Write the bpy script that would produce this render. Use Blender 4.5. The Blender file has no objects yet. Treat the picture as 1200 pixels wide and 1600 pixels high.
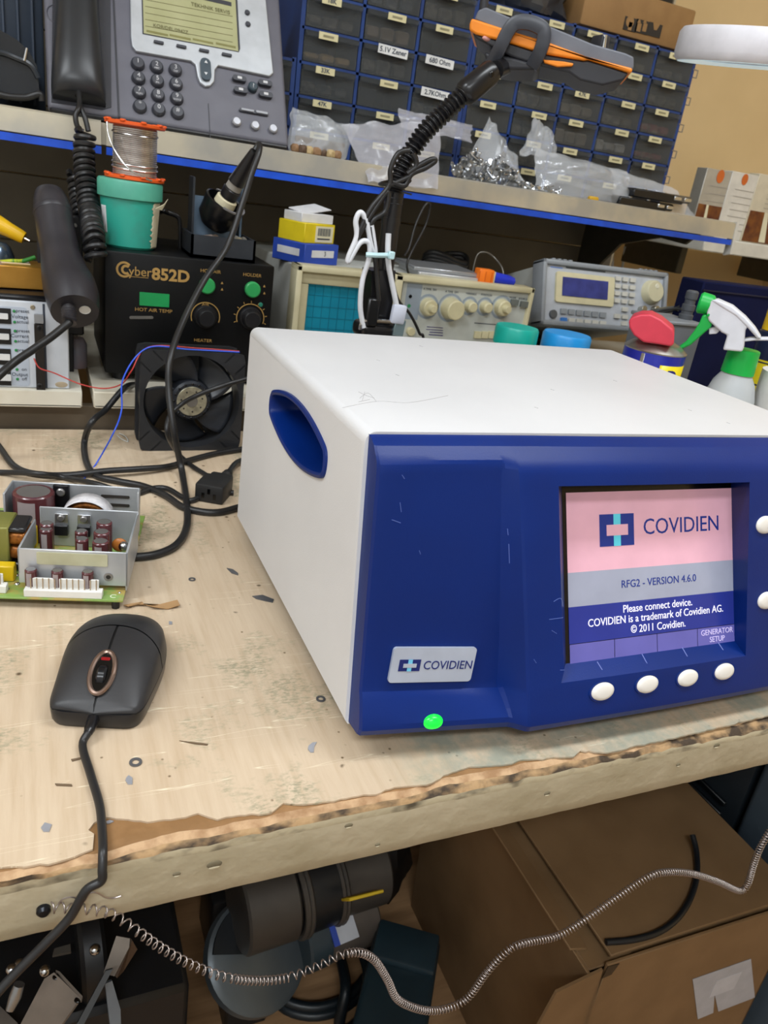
import bpy, bmesh, math, random
from mathutils import Vector as V, Matrix as MX, Euler, noise
random.seed(7)
sc = bpy.context.scene
COL = sc.collection
B = 0.76            # bench height above the floor; every position below is written relative to the bench top

# ---------------------------------------------------------------- camera
AX = V((2730, 100, -1200)).normalized()
AY = V((-547, 600, -1200)); AY = (AY - AX * AX.dot(AY)).normalized()
AZ = AX.cross(AY)
RC = MX((AX, AY, AZ))                      # camera axes -> world axes
CAM = V((0, 0, .325)); FPX = 1200.0
cd = bpy.data.cameras.new('camera'); cam = bpy.data.objects.new('camera', cd); COL.objects.link(cam)
cd.sensor_fit = 'HORIZONTAL'; cd.sensor_width = 36; cd.lens = 36 * FPX / 1200; cd.clip_start = .01
cam.matrix_world = MX.Translation(CAM + V((0, 0, B))) @ RC.to_4x4()
cd.dof.use_dof = True; cd.dof.focus_distance = .52; cd.dof.aperture_fstop = 28
sc.camera = cam
# ---------------------------------------------------------------- world, lights, exposure
w = bpy.data.worlds.new('world'); sc.world = w; w.use_nodes = True
bg = w.node_tree.nodes['Background']; bg.inputs[0].default_value = (.88, .95, 1, 1); bg.inputs[1].default_value = 1.25
def area(name, loc, sx, sy, power, colr=(.9, .955, 1), rot=(0, 0, 0)):
    l = bpy.data.lights.new(name, 'AREA'); l.shape = 'RECTANGLE'; l.size = sx; l.size_y = sy; l.energy = power; l.color = colr
    o = bpy.data.objects.new(name, l); COL.objects.link(o); o.location = V(loc) + V((0, 0, B)); o.rotation_euler = rot
area('ceiling_tube_light', (-1.05, .1, 1.75), 1.1, .25, 30)
area('ceiling_tube_light', (.85, .1, 1.75), 1.1, .25, 24)
area('ceiling_tube_light', (-.5, -1.2, 1.75), 1.2, .3, 44)
sc.view_settings.view_transform = 'Standard'; sc.view_settings.look = 'None'
sc.view_settings.gamma = 1; sc.view_settings.use_curve_mapping = False
sc.view_settings.exposure = -0.22

# ---------------------------------------------------------------- pixel -> place (direction from the pixel, distance from a plane)
def ray(px, py): return RC @ V((px - 600, 800 - py, -FPX))
def oz(px, py, z): d = ray(px, py); return CAM + d * ((z - CAM.z) / d.z)
def oy(px, py, y): d = ray(px, py); return CAM + d * (y / d.y)
def ox(px, py, x): d = ray(px, py); return CAM + d * (x / d.x)
def lerp(a, b, t): return a + (b - a) * t

# ---------------------------------------------------------------- materials
def lin(c):
    if isinstance(c, str): c = [int(c[i:i+2], 16) / 255 for i in (0, 2, 4)]
    return tuple(x / 12.92 if x <= .04045 else ((x + .055) / 1.055) ** 2.4 for x in c[:3])
MATS = {}
def mat(name, c, rough=.5, metal=0, c2=None, scale=40, stretch=(1, 1, 1), lo=.35, hi=.65, bump=0, bscale=300, emit=0, alpha=1, trans=0, ior=1.45, spec=.5, coat=0, detail=4):
    if name in MATS: return MATS[name]
    m = bpy.data.materials.new(name); m.use_nodes = True; nt = m.node_tree; N = nt.nodes; L = nt.links
    p = N['Principled BSDF']; p.inputs['Roughness'].default_value = rough; p.inputs['Metallic'].default_value = metal
    p.inputs['IOR'].default_value = ior; p.inputs['Specular IOR Level'].default_value = spec
    p.inputs['Transmission Weight'].default_value = trans; p.inputs['Alpha'].default_value = alpha
    p.inputs['Coat Weight'].default_value = coat
    p.inputs['Base Color'].default_value = (*lin(c), 1)
    tc = N.new('ShaderNodeTexCoord')
    if c2 is not None or True:
        mp = N.new('ShaderNodeMapping'); mp.inputs['Scale'].default_value = stretch; L.new(tc.outputs['Object'], mp.inputs[0])
        nz = N.new('ShaderNodeTexNoise'); nz.inputs['Scale'].default_value = scale; nz.inputs['Detail'].default_value = detail; L.new(mp.outputs[0], nz.inputs[0])
        rp = N.new('ShaderNodeValToRGB'); rp.color_ramp.elements[0].position = lo; rp.color_ramp.elements[1].position = hi
        if c2 is None:
            a = lin(c); c2l = tuple(x * .88 for x in a)
        else: c2l = lin(c2)
        rp.color_ramp.elements[0].color = (*lin(c), 1); rp.color_ramp.elements[1].color = (*c2l, 1)
        L.new(nz.outputs[0], rp.inputs[0]); L.new(rp.outputs[0], p.inputs['Base Color'])
    if bump:
        nb = N.new('ShaderNodeTexNoise'); nb.inputs['Scale'].default_value = bscale; nb.inputs['Detail'].default_value = 2; L.new(tc.outputs['Object'], nb.inputs[0])
        bp = N.new('ShaderNodeBump'); bp.inputs['Strength'].default_value = bump; bp.inputs['Distance'].default_value = .001
        L.new(nb.outputs[0], bp.inputs['Height']); L.new(bp.outputs[0], p.inputs['Normal'])
    if emit:
        p.inputs['Emission Color'].default_value = (*lin(c), 1); p.inputs['Emission Strength'].default_value = emit
    MATS[name] = m; return m

# ---------------------------------------------------------------- objects
BMAT = {}
def ident(): return MX.Identity(4)
def tag(o, label=None, cat=None, group=None, kind=None):
    if label: o['label'] = label
    if cat: o['category'] = cat
    if group: o['group'] = group
    if kind: o['kind'] = kind
    return o
def thing(name, label, cat, loc=(0, 0, 0), rz=0, group=None, rot=None, kind=None):
    o = bpy.data.objects.new(name, None); COL.objects.link(o); o.empty_display_size = .02
    e = Euler(rot if rot else (0, 0, rz)); o.rotation_euler = e
    o.location = V(loc) + V((0, 0, B)); BMAT[o] = MX.Translation(V(loc)) @ e.to_matrix().to_4x4()
    return tag(o, label, cat, group, kind)
def bmx(o):
    while o is not None and o not in BMAT: o = o.parent
    return BMAT[o] if o is not None else ident()
def catmull(pts, n=8, closed=False):
    pts = [V(p) for p in pts]; out = []
    m = len(pts)
    if m < 3: return pts
    rng = range(m if closed else m - 1)
    for i in rng:
        if closed: p0, p1, p2, p3 = pts[(i-1) % m], pts[i], pts[(i+1) % m], pts[(i+2) % m]
        else: p0, p1, p2, p3 = pts[max(i-1, 0)], pts[i], pts[i+1], pts[min(i+2, m-1)]
        for k in range(n):
            t = k / n
            out.append(.5 * ((2*p1) + (p2-p0)*t + (2*p0-5*p1+4*p2-p3)*t*t + (3*p1-p0-3*p2+p3)*t*t*t))
    if not closed: out.append(pts[-1])
    return out
def frames(pts, closed=False):
    n = len(pts); T = []
    for i in range(n):
        a = pts[(i-1) % n] if closed else pts[max(i-1, 0)]; b = pts[(i+1) % n] if closed else pts[min(i+1, n-1)]
        t = (b - a); T.append(t.normalized() if t.length > 1e-9 else V((0, 0, 1)))
    u = T[0].orthogonal().normalized(); F = []
    for i in range(n):
        u = u - T[i] * u.dot(T[i]); u = u.normalized() if u.length > 1e-9 else T[i].orthogonal().normalized()
        F.append((u.copy(), T[i].cross(u)))
    return T, F
class MB:
    def __init__(s, m=None): s.v = []; s.f = []; s.mi = []; s.m = m or ident(); s.cur = 0
    def add(s, vs, fs, m=None):
        k = len(s.v); mm = s.m @ m if m is not None else s.m
        s.v += [mm @ V(p) for p in vs]; s.f += [tuple(i + k for i in f) for f in fs]; s.mi += [s.cur] * len(fs); return s
    def box(s, c, d, bev=0, seg=2, rot=None, m=None):
        c = V(c); x, y, z = (q / 2 for q in d)
        mm = MX.Translation(c) @ (Euler(rot).to_matrix().to_4x4() if rot else ident())
        if m is not None: mm = m @ mm
        if bev <= 0:
            vs = [(a*x, b*y, e*z) for e in (-1, 1) for b in (-1, 1) for a in (-1, 1)]
            return s.add(vs, [(0, 2, 3, 1), (4, 5, 7, 6), (0, 1, 5, 4), (2, 6, 7, 3), (0, 4, 6, 2), (1, 3, 7, 5)], mm)
        bm = bmesh.new(); bmesh.ops.create_cube(bm, size=1)
        for q in bm.verts: q.co = V((q.co.x * 2*x, q.co.y * 2*y, q.co.z * 2*z))
        bmesh.ops.bevel(bm, geom=list(bm.edges), offset=min(bev, .98*min(x, y, z)), segments=seg, profile=.5, affect='EDGES')
        bm.verts.index_update(); vs = [q.co.copy() for q in bm.verts]; fs = [tuple(q.index for q in f.verts) for f in bm.faces]; bm.free()
        return s.add(vs, fs, mm)
    def lathe(s, prof, n=24, m=None, a0=0, a1=2*math.pi):
        full = abs(a1 - a0 - 2*math.pi) < 1e-6; k = n if full else n + 1; vs = []; fs = []; idx = []
        for r, z in prof:
            if r < 1e-7: idx.append([len(vs)] * k); vs.append((0, 0, z))
            else:
                idx.append(list(range(len(vs), len(vs) + k)))
                vs += [(r*math.cos(a0+(a1-a0)*j/n), r*math.sin(a0+(a1-a0)*j/n), z) for j in range(k)]
        for i in range(len(prof) - 1):
            for j in range(n):
                j2 = (j + 1) % k; q = [idx[i][j], idx[i][j2], idx[i+1][j2], idx[i+1][j]]
                q2 = []
                for t in q:
                    if t not in q2: q2.append(t)
                if len(q2) > 2: fs.append(tuple(q2))
        return s.add(vs, fs, m)
    def cyl(s, p0, p1, r0, r1=None, n=20, bev=0):
        p0, p1 = V(p0), V(p1); d = p1 - p0; r1 = r0 if r1 is None else r1; h = d.length
        m = MX.Translation(p0) @ d.to_track_quat('Z', 'Y').to_matrix().to_4x4()
        if bev: prof = [(0, 0), (r0-bev, 0), (r0, bev), (r1, h-bev), (r1-bev, h), (0, h)]
        else: prof = [(0, 0), (r0, 0), (r1, h), (0, h)]
        return s.lathe(prof, n, m)
    def tube(s, pts, r, n=8, closed=False, cap=True):
        pts = [V(p) for p in pts]; T, F = frames(pts, closed); vs = []; fs = []; N = len(pts)
        for i, p in enumerate(pts):
            rr = r[i] if isinstance(r, (list, tuple)) else r
            for j in range(n):
                a = 2*math.pi*j/n; vs.append(p + F[i][0]*(rr*math.cos(a)) + F[i][1]*(rr*math.sin(a)))
        for i in range(N if closed else N - 1):
            i2 = (i + 1) % N
            for j in range(n):
                j2 = (j + 1) % n; fs.append((i*n+j, i*n+j2, i2*n+j2, i2*n+j))
        if cap and not closed: fs.append(tuple(range(n-1, -1, -1))); fs.append(tuple((N-1)*n + j for j in range(n)))
        return s.add(vs, fs)
    def prism(s, poly, z0, z1, m=None, top=1.0):
        n = len(poly); vs = [(p[0], p[1], z0) for p in poly]
        cx = sum(p[0] for p in poly)/n; cy = sum(p[1] for p in poly)/n
        vs += [(cx+(p[0]-cx)*top, cy+(p[1]-cy)*top, z1) for p in poly]
        fs = [tuple(range(n-1, -1, -1)), tuple(range(n, 2*n))] + [(i, (i+1) % n, n+(i+1) % n, n+i) for i in range(n)]
        return s.add(vs, fs, m)
    def ell(s, c, r, n=16, k=10, m=None, rot=None):
        mm = MX.Translation(V(c)) @ (Euler(rot).to_matrix().to_4x4() if rot else ident()) @ MX.Diagonal((*r, 1))
        if m is not None: mm = m @ mm
        return s.lathe([(math.sin(math.pi*i/k), -math.cos(math.pi*i/k)) for i in range(k + 1)], n, mm)
    def grid(s, fn, nu, nv, m=None, skip=None, flip=False):
        vs = [fn(i/nu, j/nv) for j in range(nv+1) for i in range(nu+1)]; fs = []
        for j in range(nv):
            for i in range(nu):
                if skip and skip(i, j): continue
                a = j*(nu+1)+i; q = (a, a+1, a+nu+2, a+nu+1); fs.append(q[::-1] if flip else q)
        return s.add(vs, fs, m)
    def build(s, name, m, parent=None, ang=38, loc=None, world=False, kind=None, label=None, flat=False, solid=0, weld=False):
        inv = bmx(parent).inverted() if (world and parent is not None) else None
        base = V(loc) if loc is not None else None
        if parent is None and base is None:
            xs = [p.x for p in s.v]; ys = [p.y for p in s.v]; base = V(((min(xs)+max(xs))/2, (min(ys)+max(ys))/2, min(p.z for p in s.v)))
        if inv is not None: vs = [inv @ p for p in s.v]
        elif base is not None and parent is None: vs = [p - base for p in s.v]
        else: vs = s.v
        me = bpy.data.meshes.new(name); me.from_pydata([tuple(p) for p in vs], [], s.f)
        bm = bmesh.new(); bm.from_mesh(me)
        if weld: bmesh.ops.remove_doubles(bm, verts=bm.verts, dist=1e-6)
        bmesh.ops.recalc_face_normals(bm, faces=bm.faces)
        bm.to_mesh(me); bm.free()
        ms = m if isinstance(m, (list, tuple)) else [m]
        for q in ms: me.materials.append(q)
        if len(ms) > 1 and len(me.polygons) == len(s.mi): me.polygons.foreach_set('material_index', s.mi)
        if not flat:
            me.polygons.foreach_set('use_smooth', [True] * len(me.polygons)); me.set_sharp_from_angle(angle=math.radians(ang))
        me.update()
        o = bpy.data.objects.new(name, me); COL.objects.link(o)
        if parent is not None: o.parent = parent
        else: o.location = base + V((0, 0, B)); BMAT[o] = MX.Translation(base)
        if solid:
            md = o.modifiers.new('solid', 'SOLIDIFY'); md.thickness = solid; md.offset = -1
        if kind: o['kind'] = kind
        if label: o['label'] = label
        return o
def copy_tree(o, parent=None, loc=None, rz=None, label=None, rot=None):
    c = o.copy(); COL.objects.link(c)
    if parent is not None: c.parent = parent
    if loc is not None: c.location = V(loc) + (V((0, 0, B)) if parent is None else V((0, 0, 0)))
    if rz is not None: c.rotation_euler = (0, 0, rz)
    if rot is not None: c.rotation_euler = rot
    if label: c['label'] = label
    for ch in list(o.children): copy_tree(ch, c)
    return c
def inst(o, parent, loc, rot=(0, 0, 0), scale=(1, 1, 1)):      # another alike part sharing its mesh
    c = bpy.data.objects.new(o.name.split('.')[0], o.data); COL.objects.link(c); c.parent = parent; c.location = loc; c.rotation_euler = rot; c.scale = scale
    return c
def rrect(w, h, r, n=4, cx=0, cy=0):
    out = []
    for sx, sy, a in ((1, 1, 0), (-1, 1, 90), (-1, -1, 180), (1, -1, 270)):
        for k in range(n + 1):
            t = math.radians(a + 90*k/n); out.append((cx + sx*(w/2-r) + r*math.cos(t), cy + sy*(h/2-r) + r*math.sin(t)))
    return out
def circ(r, n=24, cx=0, cy=0, ry=None): return [(cx + r*math.cos(2*math.pi*k/n), cy + (ry or r)*math.sin(2*math.pi*k/n)) for k in range(n)]
def frame3(o, ex, ey):                                          # matrix: local x -> ex, y -> ey, z -> ex x ey, at o
    ex = V(ex).normalized(); ey = V(ey); ey = (ey - ex*ex.dot(ey)).normalized(); ez = ex.cross(ey)
    return MX(((ex.x, ey.x, ez.x, o[0]), (ex.y, ey.y, ez.y, o[1]), (ex.z, ey.z, ez.z, o[2]), (0, 0, 0, 1)))
FRONT = lambda o: frame3(o, (1, 0, 0), (0, 0, 1))               # a face that looks toward -y: local x right, y up, z out
def text(s, size, m, parent, mx, align='CENTER', ext=.0001, name='lettering', world=False, sx=1.0, bold=0, spacing=1.0, label=None):
    c = bpy.data.curves.new('t', 'FONT'); c.body = s; c.size = size; c.align_x = align; c.align_y = 'CENTER'; c.extrude = ext; c.offset = bold; c.resolution_u = 3
    c.space_character = spacing
    t = bpy.data.objects.new('t', c); COL.objects.link(t)
    bpy.context.view_layer.update()
    me = bpy.data.meshes.new_from_object(t); bpy.data.objects.remove(t); bpy.data.curves.remove(c)
    mm = mx @ MX.Diagonal((sx, 1, 1, 1))
    if world: mm = bmx(parent).inverted() @ mm
    me.transform(mm); me.materials.clear(); me.materials.append(m); me.name = name
    o = bpy.data.objects.new(name, me); COL.objects.link(o); o.parent = parent
    if label: o['label'] = label
    return o
# ================================================================= structure
def simple(name, c, d, m, label=None, kind='structure'):
    o = MB().box(c, d).build(name, m); o['kind'] = kind
    return o
def wood_floor():
    m = mat('floor_wood', 'a98560', .45, c2='7d5f42', scale=6, stretch=(1, 9, 1), lo=.3, hi=.7, bump=.15, bscale=60); return m
floor = simple('floor', (.1, -.17, -B-.025), (3.8, 3.8, .05), wood_floor())
cream = mat('cream_paint', 'e2c797', .75, c2='dabf8f', scale=5, bump=.06, bscale=120)
wall_back = simple('wall_back', (.1, 1.71, .64), (3.7, .06, 2.8), cream)
wall_right = simple('wall_right', (1.93, -.17, .64), (.06, 3.7, 2.8), cream)
white_wall = mat('white_wall_paint', 'd9d7d2', .8, c2='d3d1cc', scale=4)
simple('wall_left', (-1.73, -.17, .64), (.06, 3.7, 2.8), white_wall); simple('wall_front', (.1, -2.03, .64), (3.7, .06, 2.8), white_wall)
simple('ceiling', (.1, -.17, 2.0), (3.8, 3.8, .06), mat('ceiling_white', 'e6e6e4', .85))
# ---------------------------------------------------------------- shelving behind the bench
gond = thing('shelf_backing', 'brown grey backing boards of the wall shelving with steel uprights', 'shelving', (.5, 1.5, -B))
ups = thing('upper_shelf', 'metal upper shelf with price rail and blue edge strip', 'shelf', (.2, 1.3, .3))
rsr = thing('riser_panel', 'dark brown riser panel closing the back of the bench', 'panel', (.5, .962, -B))
grey_panel = mat('backing_grey', '6f685b', .6, c2='655e52', scale=9, bump=.05)
grey_dark = mat('riser_brown', '5f5344', .65, c2='51473a', scale=14)
metal_shelf = mat('shelf_metal', 'c0b9a6', .33, .4, c2='a5a39c', scale=13, stretch=(1, 1, 1), lo=.4, hi=.62, bump=.02)
blue_strip = mat('blue_plastic_strip', '1450cc', .35, c2='0f42b0')
whiteboard = mat('white_melamine', 'd8d2c2', .4, c2='c2b8a2', scale=18, lo=.45, hi=.75)
YL = .938                                        # front of the lower boards
z = -B
k = 0
for z0 in [-.06 + .105*i for i in range(13)]:      # backing boards with a joint between each
    MB().box((.42, 1.5, z0 + .052), (1.56, .012, .1035), .0015, 1).build('backing_board', grey_panel, gond, world=True)
MB().box((.5, .962, (-B + .029)/2), (2.6, .012, B + .029), .001, 1).build('board', grey_dark, rsr, world=True)
for a, b in ((-.75, .043), (.0555, 1.3)):          # two boards with a gap between them
    lbo = thing('lower_board', 'white shelf board under the bench power supply' if a < 0 else 'white shelf board under the rework station and oscilloscope', 'shelf board', ((a+b)/2, 1.2, .03), group='white lower shelf boards')
    MB().box(((a+b)/2, (YL + 1.49)/2, .042), (b-a, 1.49-YL, .0195), .0012, 1).build('board', whiteboard, lbo, world=True)
    MB().box(((a+b)/2, YL+.004, .0335), (b-a-.002, .008, .004), .001, 1).build('edge_lip', whiteboard, lbo, world=True)
    for x in (lerp(a, b, .1), lerp(a, b, .9)): MB().box((x, 1.25, .0315), (.02, .44, .003)).build('batten', grey_dark, lbo, world=True)
for x in (-.36, 1.2):
    MB().box((x, 1.52, .3), (.03, .028, 2.1), .002, 1).build('upright', metal_shelf, gond, world=True)
# the upper shelf: tray, sloping front rail, blue strip
YS = 1.12; SX0, SX1 = -.75, 1.155
def sh(name, prof, x0, x1, m, solid=0):
    mb = MB(); n = len(prof)
    mb.add([(x, p[0], p[1]) for x in (x0, x1) for p in prof], [tuple(range(n-1, -1, -1)), tuple(range(n, 2*n))] + [(i, (i+1) % n, n+(i+1) % n, n+i) for i in range(n)])
    return mb.build(name, m, ups, world=True)
sh('shelf_tray', [(YS+.006, .318), (1.49, .318), (1.49, .343), (YS+.006, .343)], SX0, SX1, metal_shelf)
def rail(x0, x1): return sh('price_rail', [(YS-.002, .3175), (YS+.004, .3175), (YS+.006, .3435), (YS+.003, .3452), (YS, .343)], x0, x1, metal_shelf)
rail(SX0, .078); rail(.084, SX1)
sh('edge_strip', [(YS-.0055, .3072), (YS+.003, .3068), (YS+.003, .3162), (YS-.005, .3158)], SX0, .078, blue_strip)
sh('edge_strip', [(YS-.0055, .3072), (YS+.003, .3068), (YS+.003, .3162), (YS-.005, .3158)], .084, SX1-.004, blue_strip)
sh('rail_end_cap', [(YS-.006, .292), (YS+.01, .288), (YS+.012, .345), (YS-.001, .347)], SX1, SX1+.006, mat('white_paint_metal', 'cfccc4', .4))
bk = [(YS+.03, .318), (1.49, .318), (1.49, .2), (1.44, .2), (1.36, .275), (1.25, .3), (YS+.06, .296)]
sh('bracket', bk, SX1-.05, SX1-.044, mat('bracket_steel', '55524a', .5, .5))
sh('bracket', bk, -.42, -.414, MATS['bracket_steel'])
# ---------------------------------------------------------------- white side shelf at the right wall
sd = thing('side_shelf', 'white wall shelf carrying the drink glass boxes', 'shelf', (1.5, 1.4, .28))
MB().box((1.56, 1.46, .3), (.62, .36, .028), .002, 1).build('board', mat('white_shelf', 'd3d0c6', .5), sd, world=True)
for x in (1.36, 1.76): MB().box((x, 1.545, .255), (.02, .2, .06), .002, 1).build('bracket', MATS['bracket_steel'], sd, world=True)

# ================================================================= the bench
bench = thing('workbench', 'worn wooden workbench with chipped laminate top and thick front edge', 'workbench', (.3, .6, -B))
def laminate_mat():
    m = bpy.data.materials.new('worn_laminate'); m.use_nodes = True; nt = m.node_tree; N = nt.nodes; L = nt.links; p = N['Principled BSDF']
    tc = N.new('ShaderNodeTexCoord')
    def nz(scale, stretch=(1, 1, 1), detail=4, rough=.55):
        mp = N.new('ShaderNodeMapping'); mp.inputs['Scale'].default_value = stretch; L.new(tc.outputs['Object'], mp.inputs[0])
        n = N.new('ShaderNodeTexNoise'); n.inputs['Scale'].default_value = scale; n.inputs['Detail'].default_value = detail; n.inputs['Roughness'].default_value = rough; L.new(mp.outputs[0], n.inputs[0]); return n
    def ramp(src, stops):
        r = N.new('ShaderNodeValToRGB'); e = r.color_ramp.elements
        e[0].position = stops[0][0]; e[0].color = (*stops[0][1], 1); e[1].position = stops[-1][0]; e[1].color = (*stops[-1][1], 1)
        for q, c in stops[1:-1]: x = e.new(q); x.color = (*c, 1)
        L.new(src, r.inputs[0]); return r
    def mix(f, a, b, typ='MIX'):
        x = N.new('ShaderNodeMix'); x.data_type = 'RGBA'; x.blend_type = typ
        if isinstance(f, float): x.inputs[0].default_value = f
        else: L.new(f, x.inputs[0])
        for s, v in ((6, a), (7, b)):
            if isinstance(v, tuple): x.inputs[s].default_value = (*v, 1)
            else: L.new(v, x.inputs[s])
        return x.outputs[2]
    one = (1, 1, 1); zero = (0, 0, 0)
    grain = ramp(nz(40, (5, .35, 1), 5).outputs[0], [(.25, lin('d3c0a6')), (.5, lin('c6b197')), (.75, lin('b29a7c'))])
    broad = ramp(nz(7, (1, .6, 1), 3).outputs[0], [(.3, lin('d2c0a8')), (.7, lin('baa388'))])
    c = mix(.45, grain.outputs[0], broad.outputs[0])
    wear = ramp(nz(11, (1, 1, 1), 6, .65).outputs[0], [(.545, zero), (.63, one)])            # rubbed greenish-grey patches
    fine = ramp(nz(260, (1, 2, 1), 3).outputs[0], [(.42, zero), (.62, one)])
    wm = mix(1.0, wear.outputs[0], fine.outputs[0], 'MULTIPLY')
    c = mix(wm, c, lin('9a937a'))
    v = N.new('ShaderNodeTexVoronoi'); v.inputs['Scale'].default_value = 46; L.new(tc.outputs['Object'], v.inputs[0])
    spot = ramp(v.outputs['Distance'], [(.045, one), (.11, zero)])
    sel = ramp(nz(30, detail=1).outputs[0], [(.53, zero), (.57, one)])
    c = mix(mix(1.0, spot.outputs[0], sel.outputs[0], 'MULTIPLY'), c, lin('57442f'))
    for k, (rot, pos) in enumerate(((.5, .2), (-.25, .5), (1.25, .8), (2.2, 1.7))):                     # knife scratches
        mp = N.new('ShaderNodeMapping'); mp.inputs['Rotation'].default_value = (0, 0, rot); mp.inputs['Scale'].default_value = (2.2, 34, 1); mp.inputs['Location'].default_value = (pos, pos*3, 0); L.new(tc.outputs['Object'], mp.inputs[0])
        n = N.new('ShaderNodeTexNoise'); n.inputs['Scale'].default_value = 3; n.inputs['Detail'].default_value = 2; L.new(mp.outputs[0], n.inputs[0])
        s = ramp(n.outputs[0], [(.655, zero), (.661, one), (.667, zero)])
        msk = ramp(nz(5 + k*2.3, detail=2).outputs[0], [(.46, zero), (.56, (.85, .85, .85))])
        c = mix(mix(1.0, s.outputs[0], msk.outputs[0], 'MULTIPLY'), c, lin('ece2c8'))
    v2 = N.new('ShaderNodeTexVoronoi'); v2.inputs['Scale'].default_value = 130; L.new(tc.outputs['Object'], v2.inputs[0])
    sp2 = ramp(v2.outputs['Distance'], [(.06, one), (.16, zero)]); sl2 = ramp(nz(55, detail=1).outputs[0], [(.6, zero), (.64, one)])
    c = mix(mix(1.0, sp2.outputs[0], sl2.outputs[0], 'MULTIPLY'), c, lin('6b563d'))
    # mottled grey-green patch along the front of the bench, around the generator
    sx = N.new('ShaderNodeSeparateXYZ'); L.new(tc.outputs['Object'], sx.inputs[0])
    def mr(src, a0, a1, b0, b1):
        q = N.new('ShaderNodeMapRange'); q.inputs[1].default_value = a0; q.inputs[2].default_value = a1; q.inputs[3].default_value = b0; q.inputs[4].default_value = b1; L.new(src, q.inputs[0]); return q.outputs[0]
    def mul(a, b):
        q = N.new('ShaderNodeMath'); q.operation = 'MULTIPLY'; L.new(a, q.inputs[0])
        if isinstance(b, float): q.inputs[1].default_value = b
        else: L.new(b, q.inputs[1])
        return q.outputs[0]
    reg = mul(mul(mr(sx.outputs['X'], -.12, -.08, 0, 1), mr(sx.outputs['X'], .3, .6, 1, 0)), mr(sx.outputs['Y'], -.225, -.2, 1, 0))
    grey_mask = ramp(nz(28, detail=5, rough=.7).outputs[0], [(.38, zero), (.6, one)])
    c = mix(mul(mul(reg, grey_mask.outputs[0]), .8), c, lin('8f968a'))
    L.new(c, p.inputs['Base Color']); p.inputs['Roughness'].default_value = .42
    bp = N.new('ShaderNodeBump'); bp.inputs['Strength'].default_value = .25; bp.inputs['Distance'].default_value = .0006
    L.new(nz(220, (2, .5, 1), 4).outputs[0], bp.inputs['Height']); L.new(bp.outputs[0], p.inputs['Normal'])
    return m
LAM = laminate_mat()
EDGE_C = [(0, 1380), (100, 1360), (167, 1347), (233, 1327), (300, 1313), (400, 1296), (450, 1283), (560, 1262), (653, 1243), (700, 1228), (800, 1211), (908, 1188), (992, 1174), (1054, 1156), (1200, 1122)]
EDGE_L = [(0, 1355), (50, 1352), (88, 1347), (117, 1338), (145, 1327), (147, 1303), (138, 1297), (147, 1285), (163, 1277), (200, 1280), (230, 1284), (267, 1280), (290, 1275), (310, 1270), (327, 1277), (340, 1280), (353, 1275), (383, 1273), (405, 1272), (423, 1269), (443, 1255), (467, 1257), (513, 1252), (550, 1245), (587, 1240), (617, 1230), (667, 1226), (700, 1209), (733, 1198), (760, 1197), (800, 1193), (812, 1188), (896, 1181), (908, 1173), (950, 1176), (1012, 1161), (1062, 1151), (1200, 1118)]
ec = [oz(a, b, -.003) for a, b in EDGE_C]
def yedge(x):
    if x <= ec[0].x: return ec[0].y
    for a, b in zip(ec, ec[1:]):
        if a.x <= x <= b.x: return lerp(a.y, b.y, (x-a.x)/(b.x-a.x))
    return ec[-1].y
BX0, BX1, BYB = -.95, 1.5, .952
def core():
    mb = MB(); n = 520; rows = []
    for i in range(n + 1):
        x = lerp(BX0, BX1, i/n); y = yedge(x)
        j1 = noise.noise(V((x*60, 0, 3)))*.0012 + noise.noise(V((x*210, 1, 0)))*.0007
        j2 = noise.noise(V((x*90, 5, 3)))*.0010 + noise.noise(V((x*300, 9, 0)))*.0006
        f = .2972
        rows.append([(x, BYB, -.0012), (x, y+.03, -.0012), (x, y+.014, -.0013), (x, y+.0055+j1*1.5, -.0016 + j2*.5), (x, y+.001+j1, -.0032+j2), (x, f+.0008+j2*.8, -.0062+j1*1.5), (x, f+j2*.4, -.0105+j1), (x, f, -.02), (x, f, -.034), (x, f+.0005, -.0425+j1*.4), (x, f+.0025, -.0445), (x, BYB, -.0445)])
    m = len(rows[0]); mb.v = [V(p) for r in rows for p in r]
    for i in range(n):
        for j in range(m):
            j2 = (j+1) % m; mb.f.append((i*m+j, i*m+j2, (i+1)*m+j2, (i+1)*m+j)); mb.mi.append(0 if j in (0, 1, 2) else (3 if j == 3 else (1 if j == 4 else (4 if j == 5 else 2))))
    mb.f.append(tuple(range(m))); mb.mi.append(2); mb.f.append(tuple(n*m + j for j in range(m))[::-1]); mb.mi.append(2)
    top = mat('core_brown', '83603a', .6, c2='967048', scale=55, lo=.42, hi=.72, bump=.4, bscale=180)
    edge = mat('core_chipped', 'a98a64', .8, c2='43372b', scale=70, stretch=(.6, 1, 1), lo=.44, hi=.6, bump=.9, bscale=220)
    side = mat('core_side', 'b2a78e', .75, c2='a0957a', scale=26, stretch=(1, 1, 1), lo=.35, hi=.72, bump=.7, bscale=110, detail=8)
    ridge = mat('core_ridge', 'bd9c78', .8, c2='987553', scale=90, lo=.4, hi=.65, bump=.9, bscale=260)
    below = mat('core_under_ridge', 'a3977c', .75, c2='4c4335', scale=60, stretch=(.5, 1, 1), lo=.52, hi=.66, bump=.6, bscale=150)
    return mb.build('core_board', [top, edge, side, ridge, below], bench, ang=60, world=True)
core()
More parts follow.
